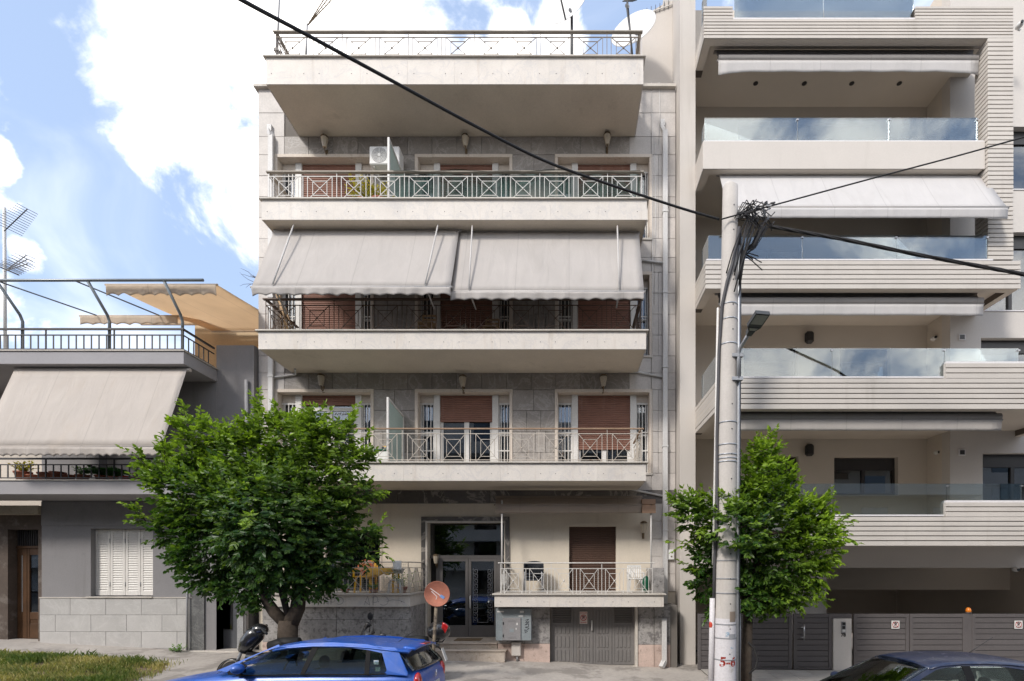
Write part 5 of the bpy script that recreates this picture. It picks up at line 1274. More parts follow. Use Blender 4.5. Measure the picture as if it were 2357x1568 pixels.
# wall lanterns
mat('lantern_glass', (0.42,0.36,0.28), rough=0.3, spec=0.4, var=0.1); mat('lantern_brass', (0.16,0.115,0.07), rough=0.45, metal=0.5, var=0.2)
def lantern(px, py, Y, lab, group=None, s=1.0):
    c = P(px, py, Y-0.16); t = thing('wall_lantern', lab, 'wall lamp', (c.x, Y-0.16, c.z-0.17*s), group)
    obj('shade', MB().lathe([(0.05*s,-0.10*s),(0.085*s,0.06*s),(0.095*s,0.13*s),(0.07*s,0.15*s)], (c.x, Y-0.16, c.z), 8, smooth=False), 'lantern_glass', t)
    obj('cap', MB().lathe([(0.10*s,0.151*s),(0.07*s,0.19*s),(0.02*s,0.21*s)], (c.x, Y-0.16, c.z), 8, smooth=False), 'lantern_brass', t)
    obj('bracket', MB().tube([(c.x, Y-0.16, c.z-0.10*s), (c.x, Y-0.15, c.z-0.17*s), (c.x, Y-0.08, c.z-0.21*s), (c.x, Y-0.03, c.z-0.15*s)], 0.014*s, 6).box(c.x-0.03*s, c.x+0.03*s, Y-0.031, Y-0.026, c.z-0.24*s, c.z-0.06*s), 'lantern_brass', t)
for px, py, lb_ in ((747,330,'cream wall lantern below the roof slab, between downpipe and air conditioner'),(1071,328,'cream wall lantern below the roof slab over the middle of the green net'),(1398,324,'cream wall lantern below the roof slab near the twin thin wires')): lantern(px, py, WY-0.003, lb_, 'lanterns below the roof slab')
for px, py, lb_ in ((739,879,'cream wall lantern above the window with the lettering sticker'),(1065,881,'cream wall lantern above the half-raised red shutter and glass doors')): lantern(px, py, WY-0.003, lb_, 'cream lanterns on the first floor')
lantern(1389, 880, WY-0.003, 'brass cage wall lantern above the half-closed red shutter')
lantern(1482, 1218, WY, 'old brass wall lantern beside the ground-floor brown shutter')
lantern(1003, 1290, DY, 'small white globe lamp inside the entrance recess', s=0.8)
# air conditioner
c = P(873, 357, 13.1); t = thing('air_conditioner', 'white air conditioner outdoor unit with round fan grille', 'air conditioner', (c.x, 13.0, c.z-0.28))
ax0, ax1, az0, az1 = wx(850,12.95), wx(896,12.95), wz(378,12.95), wz(336,12.95); ac = ((ax0+ax1)/2, (az0+az1)/2)
obj('casing', MB().box(ax0, ax1+0.25, 12.95, 13.30, az0, az1, 0.02), 'white_plastic', t)
m = MB()
for r in (0.05,0.075,0.10,0.125,0.15,0.175): ring(m, ac, r-0.006, r+0.006, 12.945, 24)
for k in range(8):
    a = k*math.pi/4; m.bar((ac[0]+0.04*math.cos(a), 12.944, ac[1]+0.04*math.sin(a)), (ac[0]+0.18*math.cos(a), 12.944, ac[1]+0.18*math.sin(a)), 0.008, 0.004)
m2 = MB(); m2.lathe([(0.19,0),(0.19,0.003)], (ac[0], 12.946, ac[1]), 28, 'y'); obj('fan_recess', m2, 'dark_metal', t)
g = obj('fan_grille', m, 'white_plastic', t); obj('fan_hub', MB().lathe([(0.035,0),(0.04,0.012)], (ac[0], 12.935, ac[1]), 16, 'y'), 'white_plastic', t)
obj('bracket', MB().bar((ax0+0.1, 13.0, az0-0.02), (ax0+0.1, WY, az0-0.02), 0.03).bar((ax1-0.05, 13.0, az0-0.02), (ax1-0.05, WY, az0-0.02), 0.03), 'paint_white', t)
# frosted dividers between flats
def divider(px, y0p, k, lab):
    X = wx(px, 12.3); z1 = wz(y0p, 12.3); z0 = ZF[k]+0.01
    d = thing('balcony_divider', lab, 'divider', (X, 12.9, z0))
    obj('frame', MB().box(X-0.025, X+0.025, 12.27, 12.33, z0, z1, 0.004).box(X-0.02, X+0.02, WY-0.08, WY-0.035, z0, z1-0.12).bar((X, 12.33, z1-0.02), (X, WY-0.08, z1-0.12), 0.04), 'paint_white', d)
    mm = MB(); mm.prism([(12.335, z0+0.02), (WY-0.085, z0+0.02), (WY-0.085, z1-0.15), (12.335, z1-0.05)], 'x', X-0.005, X+0.005); obj('frosted_glass', mm, 'frosted_panel', d)
divider(895, 318, 3, 'frosted glass balcony divider beside the air conditioner'); divider(893, 915, 1, 'frosted glass balcony divider beside the green-topped cabinet')
# green shade net tied inside the top railing
m_, N_, L_, B_ = newmat('net_green'); B_.inputs['Base Color'].default_value = (0.014,0.05,0.042,1); B_.inputs['Roughness'].default_value = 0.8
tr = N_.new('ShaderNodeBsdfTransparent'); mx = N_.new('ShaderNodeMixShader'); ge = N_.new('ShaderNodeNewGeometry')
wv = _range(N_, L_, _noise(N_, L_, 1.3, 4, 0.6, ge.outputs['Position']), 0.35, 0.65, 0.55, 0.85); L_.new(wv, mx.inputs[0]); L_.new(tr.outputs[0], mx.inputs[1]); L_.new(B_.outputs[0], mx.inputs[2]); L_.new(mx.outputs[0], N_['Material Output'].inputs[0])
t = thing('shade_net', 'dark green shade net stretched inside the balcony railing', 'netting', (-1.2, 12.14, ZF[3]))
na, nb_ = wx(908,12.1), BX[3][1]-0.15
obj('net', MB().grid(lambda u, v: (na+(nb_-na)*u, 12.13+0.03*math.sin(u*40+v*3)*(0.3+v)+0.02*math.sin(u*93), ZF[3]+0.02+(0.66-0.03*math.sin(math.pi*u*5)**2)*(1-v)+0.0), 90, 6), 'net_green', t)
obj('net_hem', MB().grid(lambda u, v: (na+(nb_-na)*u, 12.0-0.02*math.sin(v*3.1)+0.10*v, ZF[3]+0.675+0.012*math.sin(u*31)-0.05*(1-v)*(0.6+0.4*math.sin(u*17))), 60, 3), 'net_green', t)
# ---------------------------------------------------------------- potted plants
def pot(label, c, r, h, bush, mt, nleaf=24, L=0.07, group=None, pot_mt='terracotta', shape='bush'):
    c = Vector(c); t = thing('potted_plant', label, 'plant', c, group)
    obj('pot', MB().lathe([(r*0.68,0),(r*0.98,h*0.84),(r*1.08,h*0.84),(r*1.1,h),(r*0.98,h),(r*0.93,h*0.9)], c, 14), pot_mt, t)
    obj('soil', MB().lathe([(0.001,h*0.88),(r*0.95,h*0.9)], c, 12, cap=False), 'soil', t)
    if nleaf:
        vs = []; fs = []; yg = []
        for i in range(nleaf):
            a = random.uniform(0,6.28); d = Vector((math.cos(a)*0.7, math.sin(a)*0.7, random.uniform(0.4,1.4))).normalized()
            if shape == 'palm':
                q = c+Vector((0,0,h)); ln = bush*random.uniform(0.7,1.1)
                for k in range(9):
                    u = k/9; p = q+d*(ln*u)+Vector((0,0,-ln*0.55*u*u)); s = d.cross(Vector((0,0,1))).normalized()
                    for sg in (-1,1): add_leaf(vs, fs, yg, p, (d*0.6+s*sg+Vector((0,0,-0.3*u))).normalized(), Vector((0,0,1)), L*2.2, L*0.35, 0.1)
            else: shoot(vs, fs, yg, None, c+Vector((0,0,h*0.9)), d, bush*random.uniform(0.5,1.0), 7, L, 0.2, random.uniform(0.3,0.9), 0.15)
        f = mesh_from('foliage', vs, fs, yg, mt, t); f['kind'] = 'stuff'
    return t
Z3 = ZF[3]+0.002
pot('yellow-green flowering shrub in a terracotta pot behind the railing', (wx(834,12.45),12.45,Z3), 0.14, 0.26, 0.55, 'leaf_yellow', 80, 0.06)
pot('spiky plant in a terracotta pot next to the frosted divider', (wx(872,12.45),12.45,Z3), 0.17, 0.27, 0.45, 'leaf_yellow', 40, 0.07)
zb1 = wz(1104,LY)+0.002
for i, (px, r, h, b, n, sh, lab) in enumerate(((53,0.16,0.24,0.34,30,'bush','ochre-leaved shrub in terracotta pot on the grey house balcony'),(78,0.13,0.16,0,0,'','squat empty terracotta pot next to the ochre shrub'),(108,0.17,0.21,0,0,'','wide empty terracotta trough pot behind dark railing bars'),(133,0.15,0.23,0,0,'','tall empty terracotta pot behind dark railing bars'),(158,0.13,0.16,0,0,'','small empty terracotta pot before the palm'),
      (190,0.14,0.16,0.28,12,'bush','terracotta pot with broad pale green leaves'),(232,0.12,0.15,0.55,16,'palm','dark palm-like plant in a pot on the grey house balcony'),(262,0.10,0.12,0.50,14,'palm','second drooping dark palm plant beside the first'),(292,0.12,0.12,0,0,'','low bright red pot behind dark railing bars'),(322,0.14,0.18,0.3,14,'bush','terracotta pot half hidden by tree leaves'))):
    X = wx(px, LY+0.32)
    pot(lab, (X, LY+0.32, zb1), r, h, b, 'leaf_yellow' if i == 0 else 'leaf_plant', n, 0.07, shape=sh, pot_mt='terracotta' if 'red pot' not in lab else mat('pot_red', (0.45,0.03,0.025), rough=0.5))
Z0 = ZF[0]+0.004
pot('round bushy green plant under the yellow chair', (wx(795,12.6),12.6,Z0), 0.10, 0.08, 0.16, 'leaf_plant', 26, 0.05)
pot('bushy green plant under the cloth-covered table', (wx(860,12.6),12.6,Z0), 0.10, 0.08, 0.18, 'leaf_plant', 26, 0.05)
pot('tall narrow climbing plant at the veranda corner', (wx(927,12.55),12.55,Z0), 0.11, 0.14, 0.55, 'leaf_plant', 40, 0.05)
# ---------------------------------------------------------------- veranda furniture
mat('plastic_yellow', (0.80,0.45,0.02), rough=0.4, spec=0.4, var=0.05); mat('cloth_yellow', (0.72,0.42,0.08), rough=0.9, var=0.12)
def plastic_chair(label, x, y, z, mt, face=-1, s=1.0, rot=0.0):
    t = thing('garden_chair', label, 'chair', (x,y,z)); R = Matrix.Translation((x,y,z)) @ Matrix.Rotation(rot, 4, 'Z') @ Matrix.Scale(s, 4)
    for sx in (-1,1):
        for sy in (-1,1): obj('leg', MB().bar((sx*0.22, sy*0.2, 0), (sx*0.19, sy*0.17, 0.40), 0.045, 0.03).xf(R), mt, t)
        obj('armrest', MB().bar((sx*0.24, -0.2, 0.40), (sx*0.24, -0.2, 0.60), 0.04, 0.03).bar((sx*0.24, -0.22, 0.61), (sx*0.24, 0.2, 0.63), 0.05, 0.02).xf(R), mt, t)
    obj('seat', MB().box(-0.22,0.22,-0.22,0.2,0.40,0.43,0.012).xf(R), mt, t)
    bk = obj('backrest', MB().bar((-0.21,0.2,0.43), (-0.2,0.30,0.82), 0.04, 0.03).bar((0.21,0.2,0.43), (0.2,0.30,0.82), 0.04, 0.03).bar((-0.22,0.30,0.82), (0.22,0.30,0.82), 0.05, 0.06).xf(R), mt, t)
    for i in range(5):
        u = -0.14+0.07*i; obj('back_slat', MB().bar((u,0.21,0.45), (u,0.295,0.80), 0.045, 0.012).xf(R), mt, bk)
    return t
cy = 12.75
plastic_chair('yellow plastic garden chair with an orange plaid cushion', wx(842,cy), cy, Z0, 'plastic_yellow', s=0.92)
# cushion with woven checks
m_, N_, L_, B_ = newmat('plaid'); tcn = N_.new('ShaderNodeTexCoord'); sp = N_.new('ShaderNodeSeparateXYZ'); L_.new(tcn.outputs['Object'], sp.inputs[0])
def stripes(axis, f):
    w = N_.new('ShaderNodeMath'); w.operation = 'MULTIPLY'; L_.new(sp.outputs[axis], w.inputs[0]); w.inputs[1].default_value = f
    s = N_.new('ShaderNodeMath'); s.operation = 'SINE'; L_.new(w.outputs[0], s.inputs[0]); return _range(N_, L_, s.outputs[0], -0.1, 0.1, 0, 1)
c1 = _mix(N_, L_, stripes(0, 42), (0.78,0.15,0.04), (0.80,0.50,0.32)); c2 = _mix(N_, L_, stripes(2, 42), (0.72,0.10,0.03), (0.82,0.62,0.48)); L_.new(_mix(N_, L_, 0.5, c1, c2), B_.inputs['Base Color']); B_.inputs['Roughness'].default_value = 0.9
cx_, cz_ = wx(841,cy-0.06), Z0+0.60
tag(obj('cushion', MB().ball((cx_, cy-0.02, cz_), 0.2, 16, 10, (1.05,0.40,1.0)), 'plaid'), 'orange and white plaid cushion leaning on the yellow chair', 'cushion')
t = thing('veranda_table', 'small table under a yellow cloth on the veranda', 'table', (wx(885,12.8),12.8,Z0)); X = wx(885,12.8)
for sx in (-1,1):
    for sy in (-1,1): obj('leg', MB().bar((X+sx*0.28,12.8+sy*0.2,Z0),(X+sx*0.28,12.8+sy*0.2,Z0+0.55),0.04), 'plastic_yellow', t)
obj('tabletop', MB().box(X-0.36,X+0.36,12.55,13.05,Z0+0.55,Z0+0.58), 'plastic_yellow', t)
obj('cloth', MB().grid(lambda u, v: (X-0.37+0.74*u, 12.54+0.02*math.sin(u*25)*v, Z0+0.585-v*(0.14+0.12*(1-u)**2+0.02*math.sin(u*19))), 24, 4, True, 0.003).box(X-0.37,X+0.37,12.545,13.06,Z0+0.583,Z0+0.589), 'cloth_yellow', t)
X = wx(912,12.5); t = thing('plastic_stool', 'small white plastic step stool on the veranda', 'stool', (X,12.5,Z0))
obj('top', MB().box(X-0.12,X+0.12,12.38,12.62,Z0+0.29,Z0+0.32,0.01), 'white_plastic', t)
for sx in (-1,1):
    for sy in (-1,1): obj('leg', MB().bar((X+sx*0.15,12.5+sy*0.13,Z0),(X+sx*0.11,12.5+sy*0.1,Z0+0.29),0.05,0.02), 'white_plastic', t)
tx = wx(914,12.2); zr_ = ZF[0]+0.004+0.72+0.025
tag(obj('towel', MB().grid(lambda u, v: (tx-0.10+0.20*u+0.012*v, 12.195+0.014*math.sin(u*9+1)*v-0.004, zr_+0.012-0.20*v-0.015*u*v), 10, 8, True, 0.004).box(tx-0.1,tx+0.1,12.2,12.27,zr_+0.006,zr_+0.014), 'white_plastic'), 'white towel hung over the veranda railing', 'towel')
t = thing('laundry_basket', 'white plastic washing bowl behind the veranda railing', 'bowl', (wx(912,12.45),12.45,Z0+0.45)); obj('bowl', MB().lathe([(0.10,0),(0.15,0.10),(0.165,0.10),(0.16,0.115),(0.14,0.11),(0.095,0.01)], (wx(912,12.45),12.6,Z0+0.46), 16), 'white_plastic', t); obj('stand', MB().bar((wx(912,12.45),12.6,Z0),(wx(912,12.45),12.6,Z0+0.46),0.05), 'plastic_yellow', t)
# wire netting on the left veranda railing
nm = MB(); xa, xb = GX['l'][0]+2.2, GX['l'][1]-0.08
i = 0
while xa+i*0.045 < xb: nm.bar((xa+i*0.045, 12.25, Z0), (xa+i*0.045, 12.25, Z0+0.70), 0.003); i += 1
for k in range(16): nm.bar((xa, 12.25, Z0+k*0.045), (xb, 12.25, Z0+k*0.045), 0.003)
o = obj('wire_mesh', nm, 'metal_beige', vl); o['kind'] = 'stuff'
mat('wicker_dark', (0.025,0.028,0.036), rough=0.6, var=0.2)
t = thing('stacked_chairs', 'stack of dark round-backed garden chairs against the cream wall', 'chair', (wx(1228,12.9),12.9,Z0)); X = wx(1228,12.9)
for k in range(3):
    dz = 0.07*k
    obj('backrest', MB().grid(lambda u, v: (X+0.25*math.cos(math.pi*u), 12.95+0.22*math.sin(math.pi*u), Z0+0.30+dz+0.33*v*(0.72+0.28*math.sin(math.pi*u))), 14, 4, True, 0.02), 'wicker_dark', t)
    obj('seat', MB().lathe([(0.22,0.28+dz),(0.235,0.30+dz),(0.22,0.325+dz)], (X,12.92,Z0), 16), 'wicker_dark', t)
for sx in (-1,1):
    for sy in (-1,1): obj('leg', MB().tube([(X+sx*0.23,12.9+sy*0.18,Z0),(X+sx*0.21,12.9+sy*0.16,Z0+0.5)], 0.015, 6), 'grey_metal', t)
plastic_chair('white plastic garden chair at the far end of the right veranda', wx(1462,12.9), 12.9, Z0, 'white_plastic', s=0.78)
mat('bag_green', (0.01,0.09,0.045), rough=0.35, var=0.2); X = wx(1487,12.6)
tag(obj('plastic_bag', MB().ball((X,12.6,Z0+0.2), 0.12, 12, 8, (0.8,0.7,1.7)), 'bag_green'), 'dark green bag standing at the end of the veranda', 'bag')
# first-floor cabinet with green top, fan, toys
X0, X1 = wx(862,12.9), wx(905,12.9); Z1 = ZF[1]+0.004
t = thing('balcony_cabinet', 'white balcony cabinet with a dark green top', 'cabinet', ((X0+X1)/2,12.9,Z1)); obj('body', MB().box(X0+0.02,X1-0.02,12.75,13.15,Z1,Z1+0.42,0.01), 'white_plastic', t); obj('top', MB().box(X0-0.02,X1+0.02,12.72,13.17,Z1+0.422,Z1+0.46,0.006), mat('green_top', (0.02,0.10,0.06), rough=0.5), t)
t = thing('toy_truck', 'small orange toy standing on the green cabinet top', 'toy', (wx(888,12.85),12.85,Z1+0.461)); X = wx(888,12.85); obj('body', MB().box(X-0.07,X+0.07,12.8,12.9,Z1+0.49,Z1+0.55,0.015), 'plastic_yellow', t)
for s in (-1,1): obj('wheel', MB().lathe([(0.035,0),(0.035,0.02)], (X+s*0.045,12.78,Z1+0.497), 10, 'y'), 'black', t)
# third-floor balcony clutter in the shade of the awnings
mat('wood_pale', (0.36,0.24,0.13), rough=0.6, var=0.2)
def wooden_chair(label, px, Y, k, s=1.0):
    X = wx(px, Y); Z = ZF[k]+0.004; t = thing('wooden_chair', label, 'chair', (X,Y,Z))
    for sx in (-1,1): obj('leg', MB().bar((X+sx*0.17,Y-0.15,Z),(X+sx*0.17,Y-0.13,Z+0.42),0.035), 'wood_pale', t); obj('leg', MB().bar((X+sx*0.17,Y+0.17,Z),(X+sx*0.16,Y+0.24,Z+0.78),0.035), 'wood_pale', t)
    obj('seat', MB().box(X-0.19,X+0.19,Y-0.17,Y+0.19,Z+0.42,Z+0.45,0.006), 'wood_pale', t)
    for zz in (0.55,0.66,0.76): obj('back_slat', MB().bar((X-0.165,Y+0.19+0.04*(zz-0.4),Z+zz),(X+0.165,Y+0.19+0.04*(zz-0.4),Z+zz),0.012,0.05), 'wood_pale', t)
wooden_chair('pale wooden chair in the shade of the grey awnings', 983, 12.7, 2)
wooden_chair('pale wooden folding chair leaning near a closed red shutter', 1130, 12.9, 2)
t = thing('ironing_board', 'folded pale board leaning behind the brown railing', 'board', (wx(1055,12.8),12.8,ZF[2]+0.004)); X = wx(1055,12.8); obj('panel', MB().bar((X-0.25,12.75,ZF[2]+0.1),(X+0.25,12.8,ZF[2]+0.38),0.03,0.3,up=(0,-0.3,1)), 'canvas_taupe', t); obj('leg', MB().bar((X+0.1,12.75,ZF[2]+0.004),(X-0.1,12.8,ZF[2]+0.4),0.025), 'grey_metal', t)
# bundle of bamboo canes by the left end
t = thing('cane_bundle', 'bundle of dry bamboo canes propped at the balcony end', 'canes', (wx(640,12.5),12.5,ZF[2]+0.004))
for i in range(9):
    a = Vector((wx(640,12.5)+random.uniform(-0.02,0.5),12.45+random.uniform(0,0.3),ZF[2]+0.004)); b = Vector((wx(622,12.5)+random.uniform(-0.03,0.2),12.6+random.uniform(0,0.3),ZF[2]+random.uniform(0.9,1.35))); obj('cane', MB().tube([a,b],0.012,5), 'wood_pale', t)
# ---------------------------------------------------------------- roof: dishes and aerials
def dish(label, px, py, Y, r, nrm, foot):
    c = P(px, py, Y); t = thing('satellite_dish', label, 'satellite dish', foot)
    R = Matrix.Translation(c) @ Vector(nrm).normalized().to_track_quat('Z', 'Y').to_matrix().to_4x4()
    m = MB(); m.lathe([(0.001,-0.10*r*1.6),(r*0.5,-0.07*r*1.6),(r*0.85,-0.02*r),(r,0.03*r),(r*1.01,0.01*r),(r*0.85,-0.05*r),(r*0.5,-0.11*r*1.3),(0.001,-0.14*r*1.4)], (0,0,0), 32, 'z', cap=False); m.xf(R); obj('reflector', m, 'white_plastic', t)
    a = R @ Vector((0,-r*0.95,0)); b = R @ Vector((0,-r*0.25,r*0.95)); obj('feed_arm', MB().tube([a, b], 0.02, 6), 'dark_metal', t); obj('receiver', MB().tube([b, R @ Vector((0,-r*0.05,r*0.80))], 0.04, 8), 'grey_metal', t)
    h = R @ Vector((0,0,-0.16*r)); f = Vector(foot); obj('mast', MB().tube([f, Vector((f.x,f.y,h.z-0.15)), h], 0.035, 8), 'dark_metal', t)
dish('white satellite dish tilted on a bent mast above the roof railing', 1308, 14, 12.6, 0.50, (-0.45,-0.80,0.25), (wx(1316,12.6), 12.6, ZF[4]))
dish('larger white satellite dish at the corner of the roof terrace', 1458, 66, 13.2, 0.58, (-0.38,-0.85,0.28), (wx(1468,13.2), 13.2, ZF[4]))
def yagi(t, c, d, ln, n, el, mt='grey_metal', fan=False):
    d = Vector(d).normalized(); s = d.cross(Vector((0,0,1))).normalized(); u = s.cross(d)
    booms = [0.0] if not fan else [-0.22,0.0,0.22]
    for k in booms:
        b = c+d*ln+u*k*ln*0.6
        obj('boom', MB().tube([c, b], 0.011, 6), mt, t)
        for i in range(n):
            q = c.lerp(b, 0.12+0.88*i/(n-1)); e = el*(1-0.35*i/n)
            obj('element', MB().tube([q-s*e, q+s*e], 0.007, 4), mt, t)
t = thing('tv_aerial', 'tall mast with two television aerials on the grey house terrace', 'aerial', P(12, 806, 13.2)); b = P(12, 806, 13.2)
obj('mast', MB().tube([b, P(10, 478, 13.2)], 0.035, 8), 'paint_white', t)
yagi(t, P(10,532,13.1), (0.86,-0.25,0.40), 0.95, 12, 0.30, 'dark_metal'); yagi(t, P(10,625,13.1), (0.92,-0.25,0.20), 0.85, 8, 0.24, 'grey_metal', True)
t = thing('tv_aerial', 'three-boom television aerial on the roof of the marble block', 'aerial', P(705, 135, 12.6)); b = P(705, 132, 12.6)
obj('mast', MB().tube([b, P(707, 55, 12.6)], 0.022, 8), 'grey_metal', t); yagi(t, P(707,60,12.6), (0.8,-0.25,0.62), 0.85, 8, 0.05, 'lantern_brass', True)
t = thing('aerial_mast', 'plain thin mast at the corner of the roof railing', 'mast', P(637, 135, 12.3)); obj('pole', MB().tube([P(637,135,12.3), P(648,-120,12.3)], 0.022, 8), 'grey_metal', t); obj('clamp', MB().box(wx(637,12.3)-0.05, wx(637,12.3)+0.05, 12.25, 12.35, ZF[4]+0.4, ZF[4]+0.46), 'dark_metal', t)
t = thing('aerial_mast', 'dark mast with a small aerial head beside the larger dish', 'mast', P(1455, 135, 12.8)); obj('pole', MB().tube([P(1456,135,12.8), P(1444,5,12.8)], 0.026, 8), 'dark_metal', t)
for k in range(4): c = P(1444+k*3, 3+k, 12.8); obj('element', MB().tube([c+Vector((-0.12,0,0.03*k)), c+Vector((0.14,0,0.02*k))], 0.012, 5), 'dark_metal', t)
# ---------------------------------------------------------------- meter cabinet by the steps
mat('cabinet_teal', (0.235,0.262,0.275), rough=0.6, var=0.12, blot=(0.42,0.42,0.42), bfac=0.4, bthr=(0.58,0.68), blscale=9, streak=(0.13,0.10,0.08), sfac=0.5, sscale=9); mat('cabinet_grey', (0.24,0.232,0.235), rough=0.5, var=0.06)
CYm = 12.35; a0, a1, b0, b1 = wx(1141,CYm), wx(1223,CYm), wz(1475,CYm), wz(1401,CYm)
t = thing('meter_cabinet', 'rusty blue-grey meter cabinet with graffiti beside the steps', 'cabinet', ((a0+a1)/2, CYm, b0))
obj('case', MB().box(a0, a1, CYm, BY-0.002, b0, b1, 0.01), 'cabinet_teal', t)
i0, i1, j0, j1 = wx(1157,CYm), wx(1199,CYm), wz(1474,CYm), wz(1422,CYm)
dd_ = obj('door', MB().box(i0, i1, CYm-0.028, CYm-0.002, j0, j1, 0.006), 'cabinet_grey', t)
for zz in (j0+0.06, j0+0.085, j1-0.085, j1-0.06): obj('vent_rib', MB().box(i0+0.12, i1-0.12, CYm-0.034, CYm-0.029, zz-0.006, zz+0.006), 'cabinet_grey', dd_)
for zz in (j0+0.11, j1-0.13): obj('hinge', MB().box(i0+0.005, i0+0.03, CYm-0.04, CYm-0.029, zz-0.03, zz+0.03), 'black', dd_)
obj('label_plate', MB().box((i0+i1)/2-0.05, (i0+i1)/2+0.05, CYm-0.031, CYm-0.029, (j0+j1)/2-0.07, (j0+j1)/2+0.01), 'cabinet_teal', dd_)
st = [(0.16,0.50,0.10,0.04),(0.06,0.30,0.02,0.05)]
for (u, v, w, h) in ((0.34,0.17,0.03,0.05),(0.40,0.28,0.02,0.04)): obj('torn_sticker', MB().box(i1-u*0.3, i1-u*0.3+w, CYm-0.031, CYm-0.0285, j1-v, j1-v+h), 'white_plastic', dd_)
for (u, v, w, h) in ((0.04,0.09,0.16,0.035),(0.68,0.10,0.09,0.045),(0.64,0.19,0.11,0.03)): obj('sticker', MB().box(a0+u*(a1-a0)/0.86*0.86, a0+u*(a1-a0)+w, CYm-0.003, CYm-0.001, b1-v, b1-v+h), 'white_plastic', t)
def scribble(name, pts, w, y, mt, parent):
    m = MB()
    for a, b in zip(pts, pts[1:]): m.bar((a[0], y, a[1]), (b[0], y, b[1]), w, 0.0015, up=(0,-1,0))
    return obj(name, m, mt, parent)
mat('spray_black', (0.02,0.02,0.025), rough=0.6, fine=0); mat('spray_grey', (0.30,0.285,0.28), rough=0.8, fine=0.05)
gx = a1-0.10
scribble('graffiti', [(gx-0.05,b1-0.28),(gx+0.04,b1-0.25),(gx-0.04,b1-0.33),(gx+0.05,b1-0.31),(gx-0.05,b1-0.39),(gx+0.04,b1-0.36),(gx+0.03,b1-0.43),(gx-0.05,b1-0.44),(gx+0.05,b1-0.47),(gx-0.02,b1-0.52),(gx-0.06,b1-0.50),(gx-0.04,b1-0.57),(gx+0.02,b1-0.53)], 0.012, CYm-0.002, 'spray_black', t)
def curl(cx, cz, r, a0, a1, n=10, sx=1.0): return [(cx+sx*r*math.cos(a0+(a1-a0)*i/n), cz+r*math.sin(a0+(a1-a0)*i/n)) for i in range(n+1)]
def graf(px0, py, sc):
    x = wx(px0,12.15); z = wz(py,12.15); p = []
    p += [(x,z-0.1*sc),(x+0.08*sc,z+0.10*sc),(x+0.13*sc,z-0.10*sc),(x+0.02*sc,z-0.02*sc)]
    p2 = [(x+0.20*sc,z+0.10*sc),(x+0.20*sc,z-0.10*sc)]+curl(x+0.24*sc,z+0.03*sc,0.07*sc,2.0,-2.4)
    p3 = curl(x+0.43*sc,z,0.10*sc,1.9,-2.3,12,1.1); p4 = [(x+0.50*sc,z-0.02*sc),(x+0.62*sc,z+0.02*sc),(x+0.78*sc,z+0.01*sc),(x+0.9*sc,z-0.04*sc)]
    return p, p2, p3, p4
for (px, sc, k) in ((745,0.85,3),(838,1.05,4)):
    for q in graf(px, 1383, sc)[:k]: scribble('graffiti', q, 0.012, 12.148, 'spray_grey', vl)
c = P(1188, 1494, 12.5); t = thing('junction_box', 'cream plastic junction box below the meter cabinet', 'junction box', (c.x, BY, wz(1513,12.5)))
obj('case', MB().box(wx(1177,12.5), wx(1199,12.5), 12.5, BY-0.002, wz(1511,12.5), wz(1478,12.5), 0.02), 'render_cream', t); obj('conduit', MB().tube([(c.x+0.02, BY-0.04, gz(c.x,BY)), (c.x+0.02, BY-0.04, wz(1511,12.5))], 0.03, 8), 'cabinet_grey', t)
c = P(1546, 1277, WY-0.03); t = thing('intercom_box', 'small white box beside the right downpipe', 'junction box', (c.x, WY-0.03, c.z-0.14)); obj('case', MB().box(c.x-0.10, c.x+0.05, WY-0.12, WY-0.031, c.z-0.13, c.z+0.13, 0.01), 'white_plastic', t); obj('button', MB().lathe([(0.02,0),(0.02,0.012)], (c.x-0.02, WY-0.131, c.z-0.05), 10, 'y'), 'lantern_brass', t)
tag(obj('doormat', MB().box(wx(1050,13.3), wx(1120,13.3)-0.12, 13.0, 13.45, 0.486, 0.50, 0.004), mat('mat_brown', (0.17,0.12,0.07), rough=1, fine=0.1)), 'brown doormat on the landing at the entrance door', 'doormat')
# small white ornament sign stuck inside the first-floor window
c = P(784, 946, 13.68)
for k, (zz, tx_) in enumerate(((0.035,'ΣΧΟΛΙΚΑ'),(-0.06,'ΚΑΙ ΔΩΡΑ'))): pass
s = MB()
random.seed(21)
for r in range(2):
    for i in range(6):
        x = c.x-0.16+i*0.062; z = c.z+(0.05 if r == 0 else -0.06)
        for q in (curl(x, z, 0.026, random.uniform(0,3), random.uniform(4,8), 7), [(x-0.02,z-0.03),(x+0.02,z+0.035)]):
            for a, b in zip(q, q[1:]): s.bar((a[0], WY+0.255, a[1]), (b[0], WY+0.255, b[1]), 0.009, 0.002, up=(0,-1,0))
tag(obj('window_sticker', s, 'white_plastic'), 'ornate white lettering sticker on the first-floor window glass', 'sticker')

c0 = P(1722, 1478, 9.8); g0 = gz(3.4, 9.7)
tag(obj('black_hose', MB().tube([(c0.x, 9.8, c0.z), (c0.x+0.09, 9.76, c0.z-0.10), (c0.x+0.15, 9.72, c0.z-0.30), (c0.x+0.11, 9.70, c0.z-0.46), (c0.x-0.02, 9.70, max(g0+0.02, c0.z-0.58))], 0.018, 8), 'rubber'), 'loop of black hose beside the lemon tree trunk', 'hose')
